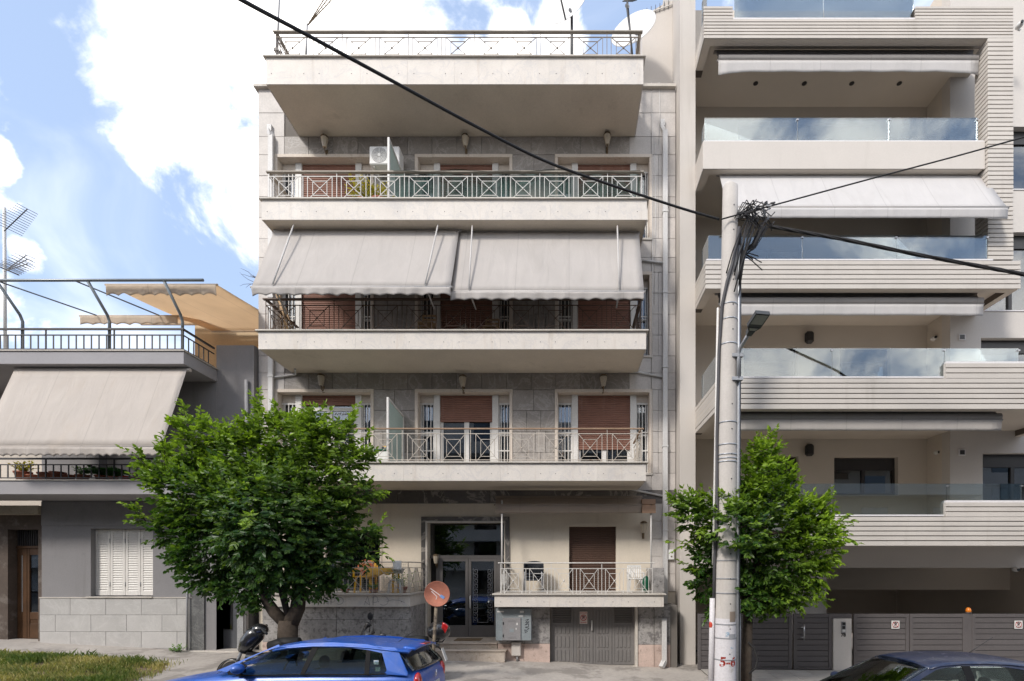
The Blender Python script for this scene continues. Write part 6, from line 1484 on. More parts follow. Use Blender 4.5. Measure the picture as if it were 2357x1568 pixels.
# ================================================================== utility pole, cables, street lamp
random.seed(11)
mat('pole_concrete', (0.50,0.465,0.43), rough=0.85, var=0.08, scale=1.5, fine=0.03, streak=(0.38,0.33,0.28), sfac=0.35, sscale=6, blot=(0.60,0.57,0.55), bfac=0.4, blscale=1.5, bump=0.1)
mat('paint_pale', (0.60,0.575,0.585), rough=0.7, var=0.05, blot=(0.36,0.33,0.30), bfac=0.8, bthr=(0.56,0.68), blscale=5)
mat('conduit_dark', (0.075,0.073,0.078), rough=0.6, var=0.15); mat('cable_black', (0.022,0.021,0.022), rough=0.6, var=0.2); mat('zinc', (0.40,0.41,0.43), rough=0.45, metal=0.5, var=0.12)
PY = 9.6
pb, pt_ = Vector((wx(1667,PY), PY, gz(2.86,PY)-0.1)), Vector((wx(1681,PY), PY, wz(432,PY)))
def pax(z): u = (z-pb.z)/(pt_.z-pb.z); return pb.lerp(pt_, u)
def prad(z): u = (z-pb.z)/(pt_.z-pb.z); return 0.208+(0.136-0.208)*u
pole = thing('utility_pole', 'tall pale concrete utility pole with strapped conduits and red painted 5-6', 'utility pole', pb)
zs = [pb.z+(pt_.z-pb.z)*i/14 for i in range(15)]
obj('shaft', MB().tube([pax(z) for z in zs]+[pt_+Vector((0.01,0,0.03)), pt_+Vector((0.02,0,0.045))], [prad(z) for z in zs]+[0.115,0.05], 24), 'pole_concrete', pole)
z0, z1 = pb.z+0.11, wz(1420,PY)-0.02
obj('painted_band', MB().tube([pax(z0), pax(z1)], [prad(z0)+0.003, prad(z1)+0.003], 24, caps=False), 'paint_pale', pole)
for py in (1146,1290,1332,1366,1438,1470,1520,692,727,785,968,1020,1043,1052,1060):
    z = wz(py, PY-0.2); obj('strap', MB().lathe([(prad(z)+0.004,-0.012),(prad(z)+0.007,-0.012),(prad(z)+0.007,0.012),(prad(z)+0.004,0.012)], pax(z), 24), 'zinc' if py < 1100 else 'grey_metal', pole)
m = MB()
for i in range(26):
    z = wz(470+i*57.5, PY-0.15)
    if z < 0.3: break
    c = pax(z); m.lathe([(0.011,-0.004),(0.011,0.002)], (c.x+0.03, c.y-prad(z)-0.001, z), 8, 'y')
o = obj('step_holes', m, 'black', pole); o['kind'] = 'stuff'
def along(pts, r, mt, nm='conduit', n=8): return obj(nm, MB().tube(pts, r, n), mt, pole)
def onpole(ang, py, off=0.03):
    z = wz(py, PY-0.15); c = pax(z); r = prad(z)+off; return Vector((c.x+r*math.sin(ang), c.y-r*math.cos(ang), z))
along([onpole(1.15, p_, 0.02) for p_ in (560,640,760,900,1100,1300,1600)], 0.028, 'zinc')
along([onpole(1.45, p_, 0.035) for p_ in (520,640,760,900,1100,1300,1440,1600)], 0.035, 'conduit_dark')
along([onpole(1.62, p_, 0.05) for p_ in (1380,1480,1600)], 0.045, 'zinc')
along([onpole(a, p_, 0.03) for a, p_ in ((0.9,520),(0.5,560),(0.0,610),(-0.5,650),(-1.0,700),(-1.35,800),(-1.45,1000),(-1.30,1100),(-1.15,1180),(-1.3,1240),(-1.45,1300),(-1.45,1400))], 0.030, 'conduit_dark')
along([onpole(-1.55, p_, 0.05) for p_ in (700,1000,1180,1300)], 0.022, 'paint_white')
along([onpole(-1.48, p_, 0.055) for p_ in (1378,1480,1600)], 0.05, 'paint_pale')
# painted number, wrapped on the shaft
mb = text_mb('5-6', 0.235, (0,0,0), depth=0.001, bold=0.006, shear=0.1); zc = wz(1525, PY-0.2); c = pax(zc)
for v in mb.v:
    a = v.x/prad(zc)-0.02; v.x, v.y, v.z = c.x+(prad(zc)+0.005)*math.sin(a), c.y-(prad(zc)+0.005)*math.cos(a)-abs(v.y), zc+v.z
obj('painted_number', mb, mat('paint_red', (0.50,0.06,0.035), rough=0.7), pole)
# flyers and tape remnants stuck to the shaft
for (a0, a1, p0, p1, mt) in ((0.1,0.75,1408,1432,'canvas_taupe'),(-0.25,0.1,1455,1466,'sticker_blue'),(0.05,0.8,1460,1472,'grey_metal'),(0.2,0.5,1490,1494,'sticker_blue')):
    if mt == 'sticker_blue' and mt not in MAT: mat('sticker_blue', (0.25,0.36,0.48), rough=0.6, blot=(0.6,0.6,0.6), bfac=0.9, bthr=(0.45,0.55), blscale=40)
    q0, q1 = wz(p0,PY-0.2), wz(p1,PY-0.2)
    obj('torn_flyer', MB().grid(lambda u, v: (pax(q0).x+(prad(q0)+0.006)*math.sin(a0+(a1-a0)*u), PY-(prad(q0)+0.006)*math.cos(a0+(a1-a0)*u), q0+(q1-q0)*v), 8, 2), mt, pole)
c = onpole(-1.45, 1440, 0.07); tag(obj('plastic_rag', MB().ball(c, 0.06, 10, 8, (0.7,0.7,1.5)), 'paint_red'), 'scrap of red plastic tied to the utility pole', 'rag')
# cables
def cable(label, pts, r, mt='cable_black', strands=1, nm='cable'):
    q = []; P3 = [P(*p) for p in pts]
    for i in range(len(P3)-1):     # smooth through the points
        a, b = P3[i], P3[i+1]; pa = P3[i-1] if i else a*2-b; pb2 = P3[i+2] if i+2 < len(P3) else b*2-a
        for k in range(6):
            t_ = k/6; q.append(0.5*((2*a)+(b-pa)*t_+(2*pa-5*a+4*b-pb2)*t_*t_+(3*a-pa-3*b+pb2)*t_**3))
    q.append(P3[-1])
    if strands == 1: return tag(obj(nm, MB().tube(q, r, 8), mt), label, 'cable')
    t = thing(nm, label, 'cable', P3[0])
    for s in range(strands):
        pts2 = [p+Vector((0, math.cos(i*0.55+s*6.283/strands), math.sin(i*0.55+s*6.283/strands)))*r*1.05 for i, p in enumerate(q)]
        obj('strand', MB().tube(pts2, r, 6), mt, t)
    return t
cable('thick black overhead cable crossing in front of the marble block', [(430,-75,5.0),(556,0,5.5),(700,77,6.1),(900,185,6.9),(1080,283,7.6),(1250,369,8.3),(1400,424,8.8),(1560,477,9.25),(1655,505,9.45)], 0.021)
cable('thin black overhead cable rising away over the newer block', [(1660,505,9.42),(1700,494,9.4),(1775,474,9.45),(2000,413,9.3),(2200,360,9.2),(2357,316,9.1),(2600,250,9.0)], 0.013)
cable('twisted bundle of black cables leaving the pole past the slatted balcony', [(1770,521,9.5),(1850,535,9.4),(1950,553,9.2),(2100,584,9.0),(2250,612,8.8),(2357,632,8.6),(2600,680,8.3)], 0.0165, strands=4, nm='cable_bundle')
tg = thing('cable_tangle', 'tangle of black wires and clamps hanging beside the pole top', 'wires', P(1745, 520, PY))
for i in range(26):
    a = P(1690+random.uniform(0,30), 497+random.uniform(-6,8), PY-0.1+random.uniform(-0.15,0.15)); b = P(1745+random.uniform(-18,32), 482+random.uniform(-14,48), PY+random.uniform(-0.3,0.2))
    mid = a.lerp(b, 0.5)+Vector((random.uniform(-0.1,0.1), random.uniform(-0.15,0.15), random.uniform(0.02,0.28)))
    e = b+Vector((random.uniform(-0.05,0.08), 0, random.uniform(-0.02,0.10)))
    obj('wire', MB().tube([a, mid, b, e], 0.009, 5), 'cable_black', tg)
for i in range(12):
    b = P(1748+random.uniform(-10,22), 510+random.uniform(-10,14), PY+random.uniform(-0.25,0.1)); a = onpole(1.3+random.uniform(-0.2,0.2), 575+random.uniform(0,14), 0.05)
    mid = a.lerp(b, 0.5)+Vector((0.02,0,-0.10)); obj('wire', MB().tube([a, mid, b], 0.010, 5), 'cable_black', tg)
for i in range(12):
    b = onpole(random.choice((-0.6,0.2,0.9)), 640+random.uniform(-20,40), 0.03); a = P(1735+random.uniform(-12,12), 500+random.uniform(-8,8), PY-0.1)
    obj('wire', MB().tube([a, a.lerp(b,0.35)+Vector((-0.06,-0.1,-0.02)), a.lerp(b,0.7)+Vector((-0.05,-0.12,0.0)), b], 0.012, 5), 'cable_black', tg)
for i in range(22):
    c = P(1740+random.uniform(-18,40), 480+random.uniform(-14,45), PY+random.uniform(-0.35,0.1)); d = rvec()*0.045
    obj('clamp', MB().bar(c-d, c+d, 0.022), random.choice(('black','grey_metal','dark_metal')), tg)
for i in range(6):
    a = onpole(1.4, 575, 0.05); b = a+Vector((random.uniform(0.15,0.45), random.uniform(-0.2,0.1), random.uniform(-0.28,0.02))); obj('wire', MB().tube([a, a.lerp(b,0.5)+Vector((0,0,0.03)), b], 0.010, 5), 'cable_black', tg)
# street lamp on a bracket
lp = thing('street_lamp', 'dark flat LED street lamp head on a curved bracket strapped to the pole', 'street lamp', onpole(0.75, 870, 0.05))
a = onpole(0.75, 872, 0.045); b = onpole(0.75, 818, 0.045); hd = P(1726, 764, 9.05)
obj('bracket_tube', MB().tube([a, b, b+Vector((0.02,-0.03,0.12)), b.lerp(hd,0.35)+Vector((0.0,0,0.05)), hd], 0.032, 10), 'zinc', lp)
for q in (a, b): obj('bracket_clamp', MB().box(q.x-0.12, q.x+0.08, q.y-0.03, q.y+0.05, q.z-0.03, q.z+0.03), 'zinc', lp)
e = P(1756, 719, 8.62); d = (e-hd).normalized(); s = d.cross(Vector((0,0,1))).normalized(); n = s.cross(d)
def lampquad(u0, u1, w0, w1, h0, h1, mt, nm):
    L = (e-hd).length; mb = MB(); vs = []
    for (u, w) in ((u0,w0),(u1,w1)):
        for h in (h0,h1):
            for sg in (-1,1): vs.append(hd+d*(u*L)+s*(sg*w)+n*h)
    mb.add(vs, [(0,1,3,2),(4,6,7,5),(0,4,5,1),(2,3,7,6),(0,2,6,4),(1,5,7,3)]); return obj(nm, mb, mt, lp)
mat('lamp_grey', (0.075,0.078,0.082), rough=0.5, var=0.05); mat('led_panel', (0.33,0.325,0.31), rough=0.3, spec=0.5)
lampquad(-0.12,0.12,0.045,0.06,-0.045,0.045,'lamp_grey','neck'); lampquad(0.121,0.32,0.06,0.125,-0.04,0.045,'lamp_grey','head_rear'); lampquad(0.321,1.0,0.125,0.125,-0.035,0.03,'lamp_grey','head')
lampquad(0.48,0.94,0.105,0.105,-0.039,-0.036,'led_panel','led_lens'); lampquad(0.17,0.29,0.05,0.08,-0.044,-0.041,'led_panel','driver_cover')
# ---------------------------------------------------------------- the rusty round sign
mat('sign_rust', (0.36,0.135,0.085), rough=0.7, var=0.2, scale=5, fine=0.06, blot=(0.42,0.19,0.12), bfac=0.6, blscale=7, streak=(0.24,0.08,0.05), sfac=0.4); mat('post_rust', (0.20,0.16,0.115), rough=0.8, var=0.3, scale=8, fine=0.1, blot=(0.07,0.055,0.045), bfac=0.9, bthr=(0.48,0.56), blscale=9)
SY = 9.5; c = P(1007.5, 1367, SY); bt = Vector((wx(992,SY), SY, gz(-2.5,SY)-0.02))
t = thing('road_sign', 'faded red-brown round road sign on a flaking leaning post', 'road sign', bt)
obj('disc', MB().lathe([(0.001,-0.004),(0.222,-0.004),(0.230,-0.012),(0.234,-0.004),(0.230,0.006),(0.001,0.006)], (c.x, SY-0.045, c.z), 36, 'y', cap=False), 'sign_rust', t)
obj('post', MB().tube([bt, (c.x-0.02, SY, c.z-0.10)], 0.031, 10), 'post_rust', t)
m = MB(); 
for q in ([(c.x-0.12,c.z+0.10),(c.x+0.02,c.z+0.0),(c.x+0.10,c.z-0.06)],[(c.x-0.10,c.z+0.05),(c.x+0.0,c.z-0.05),(c.x-0.02,c.z-0.10)]):
    for a_, b_ in zip(q, q[1:]): m.bar((a_[0], SY-0.051, a_[1]), (b_[0], SY-0.051, b_[1]), 0.014, 0.001, up=(0,-1,0))
obj('scratches', m, 'sign_pink', t); obj('blue_smear', MB().bar((c.x+0.06, SY-0.0525, c.z-0.03), (c.x+0.13, SY-0.0525, c.z-0.075), 0.05, 0.001, up=(0,-1,0)), mat('smear_blue', (0.16,0.27,0.50), rough=0.7), t)
# ================================================================== cars
def paint(name, col, rough=0.22):
    m, N, L, B = newmat(name); B.inputs['Base Color'].default_value = (*col, 1); B.inputs['Roughness'].default_value = 0.38; B.inputs['Metallic'].default_value = 0.15; B.inputs['Specular IOR Level'].default_value = 0.5
    B.inputs['Coat Weight'].default_value = 0.55; B.inputs['Coat Roughness'].default_value = 0.06
    ge = N.new('ShaderNodeNewGeometry'); d = _range(N, L, _noise(N, L, 5, 6, 0.65, ge.outputs['Position']), 0.4, 0.7, 0.0, 0.22); L.new(_mix(N, L, d, col, (0.22,0.21,0.20)), B.inputs['Base Color'])
    L.new(_range(N, L, _noise(N, L, 9, 5, 0.6, ge.outputs['Position']), 0.3, 0.7, 0.16, 0.30), B.inputs['Coat Roughness'])
paint('paint_blue', (0.004,0.095,0.47)); paint('paint_navy', (0.012,0.022,0.062))
glass('car_glass', (0.66,0.74,0.70), refl=0.09, edge=0.95)
mat('seat_cloth', (0.06,0.06,0.064), rough=0.9); mat('trim_black', (0.012,0.012,0.013), rough=0.65, spec=0.15); mat('lens_red', (0.45,0.012,0.012), rough=0.15, spec=0.6, fine=0, coat=1.0); mat('chrome', (0.7,0.7,0.72), rough=0.12, metal=1.0)
def car(label, body_mt, Yn, Yf, zr, k, near_px, name='parked_car'):
    """k: key stations in world x and z; the car points to -x. z values are world heights"""
    Yc_ = (Yn+Yf)/2; hw = (Yf-Yn)/2
    t = thing(name, label, 'car', ((k['nose']+k['tail'])/2, Yc_, zr))
    def yside(z, sgn): return Yc_+sgn*(hw-max(0, z-k['belt'])*k.get('tumble',0.46))
    # lower body, one lofted shell
    st = k['body']     # (x, ztop, halfwidth)
    m = MB(); secs = []
    for (x, zt, w) in st:
        zb = zr+0.19; half = [(0, zt+0.012), (w*0.55, zt+0.008), (w*0.86, zt-0.010), (w*0.97, zt-0.05), (w*1.0, zt-0.16), (w*1.0, zb+0.25), (w*0.97, zb+0.08), (w*0.9, zb)]
        ringp = [(x, Yc_-a, b) for a, b in half[::-1]]+[(x, Yc_+a, b) for a, b in half[1:]]; secs.append(ringp)
    n = len(secs[0]); vs = [p for s_ in secs for p in s_]; fs = []
    for i in range(len(secs)-1):
        for j in range(n-1): fs.append((i*n+j, i*n+j+1, (i+1)*n+j+1, (i+1)*n+j))
    fs.append(tuple(range(n))[::-1]); fs.append(tuple((len(secs)-1)*n+j for j in range(n)))
    m.add(vs, fs, True); body = obj('body', m, body_mt, t)
    # roof
    R = k['roof']      # (x, z) of the roof edge, front to back
    def roofpt(u, v):
        i = min(len(R)-2, int(u*(len(R)-1))); f = u*(len(R)-1)-i
        p0 = R[max(0,i-1)]; p1 = R[i]; p2 = R[i+1]; p3 = R[min(len(R)-1,i+2)]
        cr = lambda a,b,c,d: 0.5*((2*b)+(c-a)*f+(2*a-5*b+4*c-d)*f*f+(3*b-a-3*c+d)*f**3)
        x = cr(p0[0],p1[0],p2[0],p3[0]); z = cr(p0[1],p1[1],p2[1],p3[1])
        w = Yc_-yside(z,-1); s = 2*v-1; cam = k.get('camber',0.07)*(1-abs(s)**2.6)
        return (x-k.get('bow',0.10)*(1-s*s)*(1-u)**3, Yc_+s*(w+0.012), z+cam+0.010-0.02*abs(s)**8)
    obj('roof', MB().grid(roofpt, 18, 16, True, 0.02), body_mt, t)
    # glass and pillars on both flanks
    for sgn, nm in ((-1,'near'),(1,'far')):
        def side(poly, off, mt, nm2, parent=t):
            mb = MB(); vs = [Vector((x, yside(z, sgn)-0.0+sgn*off, z)) for (x, z) in poly]; q = len(vs)
            inn = [v-Vector((0, sgn*0.012, 0)) for v in vs]
            f = [tuple(range(q)), tuple(range(q, 2*q))[::-1]]+[(i, q+i, q+(i+1)%q, (i+1)%q) for i in range(q)]
            mb.add(vs+inn, f); return obj(nm2, mb, mt, parent)
        for poly in k['windows']: side(poly, 0.0, 'car_glass', 'side_window')
        for poly, mt in k['pillars']: side(poly, 0.006, body_mt if mt == 'body' else mt, 'pillar')
        obj('wing_mirror', MB().ball((k['mirror'][0], Yc_+sgn*(hw+0.10), k['mirror'][1]), 0.1, 14, 10, (0.85,1.05,0.72)), body_mt, t)
        obj('mirror_stalk', MB().bar((k['mirror'][0], Yc_+sgn*(hw-0.04), k['mirror'][1]-0.045), (k['mirror'][0], Yc_+sgn*(hw+0.07), k['mirror'][1]-0.03), 0.07, 0.05), 'trim_black', t)
        for xw in k['wheels']:
            wh = obj('wheel', MB().lathe([(0.21,-0.09),(0.29,-0.09),(0.30,-0.05),(0.30,0.05),(0.29,0.09),(0.21,0.09)], (xw, Yc_+sgn*(hw-0.10), zr+0.30), 24, 'y'), 'rubber', t)
            obj('rim', MB().lathe([(0.02,-0.02),(0.19,0.0),(0.205,0.07)], (xw, Yc_+sgn*(hw-0.03)-(0.07 if sgn > 0 else 0), zr+0.30), 18, 'y'), 'zinc', wh)
    for sgn in (-1,1):
        for poly in k['windows']:
            a, b = poly[0], poly[1]; obj('window_seal', MB().bar((a[0]-0.03, yside(a[1],sgn)+sgn*0.008, a[1]-0.006), (b[0]+0.03, yside(b[1],sgn)+sgn*0.008, b[1]-0.006), 0.012, 0.02), 'trim_black', t)
    # windscreen and rear glass
    def screen(b0, t0, bow, nm, mt='car_glass'):
        def fn(u, v):
            x = b0[0]+(t0[0]-b0[0])*v; z = b0[1]+(t0[1]-b0[1])*v; w = Yc_-yside(z,-1); s = 2*u-1
            return (x+bow*(1-s*s)*(1-0.4*v), Yc_+s*(w-0.015), z+0.055*(1-s*s)*v)
        return obj(nm, MB().grid(fn, 14, 8, True, 0.006), mt, t)
    screen(k['ws'][0], k['ws'][1], -0.16, 'windscreen'); rg = screen(k['rw'][0], k['rw'][1], 0.07, 'rear_window')
    if 'rail' in k:
        for sgn in (-1,1): obj('roof_rail_trim', MB().tube([(x, yside(z, sgn)+sgn*0.012, z-0.006) for (x, z) in R], 0.014, 6), body_mt, t)
    # cabin
    zf = zr+0.32
    obj('cabin_floor', MB().box(k['ws'][0][0]+0.1, k['rw'][0][0]-0.1, Yc_-hw+0.12, Yc_+hw-0.12, zr+0.25, zf), 'seat_cloth', t)
    obj('dashboard', MB().box(k['ws'][0][0]+0.15, k['ws'][0][0]+0.62, Yc_-hw+0.1, Yc_+hw-0.1, zf+0.2, k['belt']-0.03, 0.06), 'seat_cloth', t)
    obj('steering_wheel', MB().tube([(k['ws'][0][0]+0.80+0.05*math.sin(a)*0.6, Yc_-hw*0.45+0.18*math.cos(a), k['belt']-0.02+0.17*math.sin(a)) for a in [i*6.283/16 for i in range(17)]], 0.015, 6), 'trim_black', t)
    for (xs_, n_) in k['seats']:
        for sg in ((-1,1) if n_ == 2 else (-1,0,1)):
            y = Yc_+sg*hw*(0.45 if n_ == 2 else 0.5)
            se = obj('seat', MB().box(xs_-0.5, xs_, y-0.24, y+0.24, zf+0.04, zf+0.26, 0.05).box(xs_-0.04, xs_+0.12, y-0.23, y+0.23, zf+0.261, k['belt']+0.02, 0.05), 'seat_cloth', t)
            obj('headrest', MB().ball((xs_+0.08, y, k['belt']+0.10), 0.12, 12, 8, (0.55,1.05,0.85)), 'seat_cloth', t)
    return t, body, rg, yside, Yc_, hw
# ---- the blue hatchback
def sx(px, Y=7.35): return wx(px, Y)
def sz(py, Y=7.35): return wz(py, Y)
Yn, Yf = 7.30, 8.95
w_ = lambda px, py, Y=7.42: (wx(px,Y), wz(py+(3 if py < 1502 else 0),Y))
kb = dict(nose=-6.45, tail=-2.12, belt=0.815, camber=0.036, tumble=0.27,
  body=[(-6.45,0.28,0.50),(-6.42,0.42,0.62),(-6.30,0.54,0.72),(-6.0,0.635,0.79),(-5.6,0.70,0.815),(-5.2,0.745,0.822),(-4.95,0.785,0.822),(-4.60,0.815,0.825),(-3.5,0.825,0.825),(-2.6,0.825,0.818),(-2.32,0.82,0.80),(-2.20,0.80,0.785),(-2.13,0.70,0.76),(-2.10,0.45,0.74),(-2.11,0.25,0.70)],
  roof=[(wx(x_,7.47),wz(y_+9.5,7.47)) for x_, y_ in ((630,1486),(665,1479.5),(720,1476),(790,1476),(850,1480),(905,1486),(942,1490))],
  windows=[[w_(556,1552),w_(690,1552,7.35),w_(716,1484),w_(660,1485),w_(632,1490)], [w_(700,1552,7.35),w_(838,1552,7.35),w_(841,1493),w_(800,1487),w_(730,1484)], [w_(849,1552,7.35),w_(884,1550,7.36),w_(889,1543,7.36),w_(877,1500),w_(850,1494)]],
  pillars=[([w_(498,1544,7.35),w_(522,1547,7.35),w_(560,1522),w_(600,1499),w_(640,1485),w_(636,1481)],'body'), ([w_(522,1547,7.35),w_(523,1554,7.33),w_(558,1554,7.33),w_(552,1548,7.35),w_(566,1534,7.35),w_(560,1524)],'trim_black'),
           ([w_(690,1553,7.35),w_(700,1553,7.35),w_(731,1483),w_(716,1483)],'trim_black'), ([w_(838,1553,7.35),w_(849,1553,7.35),w_(851,1493),w_(841,1492)],'trim_black'),
           ([w_(884,1552,7.35),w_(936,1556,7.33),w_(939,1550,7.35),w_(916,1496),w_(908,1488),w_(862,1484),w_(878,1499),w_(890,1543,7.36)],'body'),
           ([w_(640,1486),w_(730,1485),w_(800,1488),w_(845,1493),w_(878,1500),w_(878,1488),w_(840,1480),w_(760,1476),w_(690,1478)],'body')],
  ws=((-4.98,0.80),(wx(632,7.47),wz(1497,7.47))), rw=((-2.21,0.835),(wx(920,7.46),wz(1502,7.46))), mirror=(-4.62,0.885), wheels=(-5.45,-2.85), seats=((-3.75,2),(-2.85,3)), rail=1)
t, body, rg, ysd, Yc_, hw = car('bright blue hatchback parked at the kerb', 'paint_blue', Yn, Yf, -0.20, kb, None)
sp_x, sp_z = wx(935,7.47), wz(1497,7.47)
obj('roof_spoiler', MB().grid(lambda u, v: (sp_x-0.10+0.17*v+0.04*(1-(2*u-1)**2)*v, Yc_+(2*u-1)*0.56, sp_z+0.012+0.036*(1-(2*u-1)**2)-0.03*v), 12, 4, True, 0.03), 'paint_blue', t)
obj('brake_light', MB().box(sp_x+0.01, sp_x+0.115, Yc_-0.16, Yc_+0.16, sp_z+0.03, sp_z+0.058, 0.008), 'lens_red', t)
for sgn in (-1,1): obj('tail_light', MB().ball((-2.17, Yc_+sgn*0.70, 0.66), 0.14, 12, 8, (0.45,0.75,1.05)), 'lens_red', t)
for sgn in (-1,1): obj('headlight', MB().ball((-6.28, Yc_+sgn*0.58, 0.42), 0.14, 12, 8, (0.6,1,0.8)), 'chrome', t)
a = Vector((wx(896,8.05), 8.1, wz(1483,8.05))); obj('aerial', MB().tube([a, a+Vector((0.42,0,0.28))], [0.006,0.003], 5).lathe([(0.03,-0.02),(0.012,0.02)], a, 8), 'black', t)
em = MB(); ring(em, (0,0), 0.048, 0.058, 0, 24); 
for (p0, p1) in (((-0.03,0.04),(-0.008,-0.005)),((-0.008,-0.005),(0.008,-0.005)),((0.03,0.04),(0.008,-0.005)),((-0.045,0.02),(-0.022,-0.045)),((-0.022,-0.045),(0,0.002)),((0.045,0.02),(0.022,-0.045)),((0.022,-0.045),(0,0.002))): em.bar((p0[0],0,p0[1]),(p1[0],0,p1[1]),0.009,0.004,up=(0,1,0))
em.xf(Matrix.Translation((-2.085, Yc_, 0.70)) @ Matrix.Rotation(math.pi/2, 4, 'Z')); obj('emblem', em, 'chrome', t)
obj('rear_wiper', MB().bar((-2.19, Yc_, 0.85), (-2.26, Yc_+0.34, 1.0), 0.014), 'trim_black', t)
obj('number_plate', MB().box(-2.105,-2.09,Yc_-0.25,Yc_+0.25,0.48,0.58), 'sign_white', t)
for (px, py) in ((862,1526),(866,1542)): q = P(px, py, 7.345); obj('window_sticker', MB().box(q.x-0.035, q.x+0.035, q.y-0.004, q.y-0.002, q.z-0.03, q.z+0.03), 'sticker_blue', t)
mat('sunshade', (0.55,0.55,0.50), rough=0.6); obj('sun_visor', MB().bar((-4.12,Yc_-0.55,1.08),(-4.12,Yc_+0.5,1.08),0.02,0.08), 'sunshade', t)
t.rotation_euler.x = -0.055; t.location.z -= 0.045      # the road falls to the gutter
# ---- the dark blue car on the right
Yn, Yf = 7.30, 8.98
k2 = dict(nose=3.05, tail=7.35, belt=0.50, camber=0.07, tumble=0.44,
  body=[(3.05,-0.05,0.55),(3.10,0.05,0.66),(3.3,0.17,0.75),(3.7,0.28,0.81),(4.1,0.36,0.835),(4.35,0.42,0.84),(4.8,0.49,0.84),(6.0,0.50,0.84),(6.9,0.52,0.82),(7.2,0.50,0.78),(7.32,0.35,0.75),(7.35,0.05,0.72)],
  roof=[(5.36,0.925),(5.55,0.965),(5.85,0.99),(6.2,0.995),(6.55,0.98),(6.85,0.945),(7.05,0.90)],
  windows=[[(4.86,0.505),(5.86,0.505),(5.84,0.955),(5.60,0.935),(5.44,0.90),(5.2,0.78)], [(5.98,0.505),(6.75,0.505),(6.90,0.70),(6.72,0.90),(6.4,0.95),(5.96,0.957)]],
  pillars=[([(4.38,0.43),(4.86,0.495),(5.2,0.785),(5.45,0.905),(5.62,0.94),(5.84,0.96),(6.4,0.955),(6.72,0.905),(6.78,0.935),(6.4,0.985),(5.85,0.998),(5.52,0.965),(5.32,0.91),(4.9,0.70)],'body'), ([(5.86,0.50),(5.98,0.50),(5.96,0.96),(5.84,0.96)],'trim_black'),
           ([(6.75,0.50),(7.2,0.52),(7.12,0.70),(6.95,0.88),(6.72,0.91),(6.90,0.70)],'body')],
  ws=((4.36,0.42),(5.36,0.93)), rw=((7.22,0.55),(6.98,0.91)), mirror=(4.82,0.56), wheels=(3.85,6.6), seats=((5.75,2),(6.6,3)), rail=1)
for _k in ('roof','ws','rw'): k2[_k] = [(a, b-0.085) for a, b in k2[_k]]
k2['belt'] -= 0.085; k2['body'] = [(a, b-(0.085 if a > 4.5 else -0.01), c) for a, b, c in k2['body']]; k2['mirror'] = (4.82,0.475)
k2['windows'] = [[(a, b-0.085) for a, b in q] for q in k2['windows']]; k2['pillars'] = [([(a, b-0.085) for a, b in q], mt_) for q, mt_ in k2['pillars']]
t2, body2, rg2, ysd2, Yc2, hw2 = car('dark navy car with raked windscreen parked before the slatted gates', 'paint_navy', Yn, Yf, -0.53, k2, None)
a = Vector((6.45, Yc2, 0.99)); obj('aerial', MB().tube([a, a+Vector((0.38,0,0.24))], [0.006,0.003], 5), 'black', t2)
obj('sun_shield', MB().bar((4.75,Yc2-0.6,0.50),(4.75,Yc2+0.6,0.52),0.02,0.06), 'sunshade', t2); obj('interior_mirror', MB().ball((5.25,Yc2,0.86),0.05,10,6,(0.4,1.8,0.6)), 'trim_black', t2)
t2.location.x -= 0.16; t2.rotation_euler.x = -0.035; t2.location.z -= 0.02
# ================================================================== scooter and motorcycle half hidden behind the blue car
QY = 9.75
def q_(px, py, dy=0.0): return P(px, py, QY+dy)
mat('scooter_black', (0.014,0.014,0.016), rough=0.25, spec=0.6, coat=0.6, fine=0); mat('vinyl', (0.02,0.02,0.02), rough=0.6)
gsc = gz(-6.3, QY); t = thing('motor_scooter', 'black motor scooter parked between the blue hatchback and the forked tree', 'scooter', (wx(545,QY), QY, gsc))
wc = Vector((wx(535,QY), QY, gsc+0.235))
for X, nm in ((wc.x,'front'),(wc.x+1.25,'rear')):
    wh = obj('wheel', MB().lathe([(0.15,-0.05),(0.215,-0.05),(0.235,0),(0.215,0.05),(0.15,0.05)], (X, QY, gsc+0.235), 24, 'y'), 'rubber', t); obj('rim', MB().lathe([(0.03,-0.03),(0.15,-0.035),(0.15,0.035),(0.03,0.03)], (X, QY, gsc+0.235), 18, 'y'), 'zinc', wh)
obj('front_fender', MB().grid(lambda u, v: (wc.x+0.27*math.cos(math.pi*(1.02-0.85*u)), QY+(v-0.5)*0.16*(1-0.3*abs(2*v-1)), wc.z+0.27*math.sin(math.pi*(1.02-0.85*u))+0.02*(1-(2*v-1)**2)), 12, 6, True, 0.012), 'scooter_black', t)
obj('leg_shield', MB().tube([q_(560,1500), q_(572,1480), q_(588,1460), q_(598,1445)], [0.10,0.16,0.17,0.10], 12), 'scooter_black', t)
obj('fork', MB().tube([wc, q_(560,1490), q_(600,1444)], 0.03, 8), 'zinc', t)
obj('headlight_cowl', MB().ball(q_(598,1450), 0.15, 14, 10, (1.0,0.9,0.8)), 'scooter_black', t); obj('headlight', MB().ball(q_(590,1452,-0.02)+Vector((-0.06,0,0)), 0.085, 12, 8, (0.6,1,0.8)), 'chrome', t)
obj('handlebar', MB().tube([q_(610,1456,-0.32), q_(602,1446,-0.15), q_(602,1446,0.15), q_(606,1442,0.32)], 0.018, 8), 'black', t)
for dy in (-0.36,0.34): obj('grip', MB().tube([q_(607,1452,dy*0.8), q_(614,1459 if dy < 0 else 1438,dy)], 0.024, 8), 'vinyl', t)
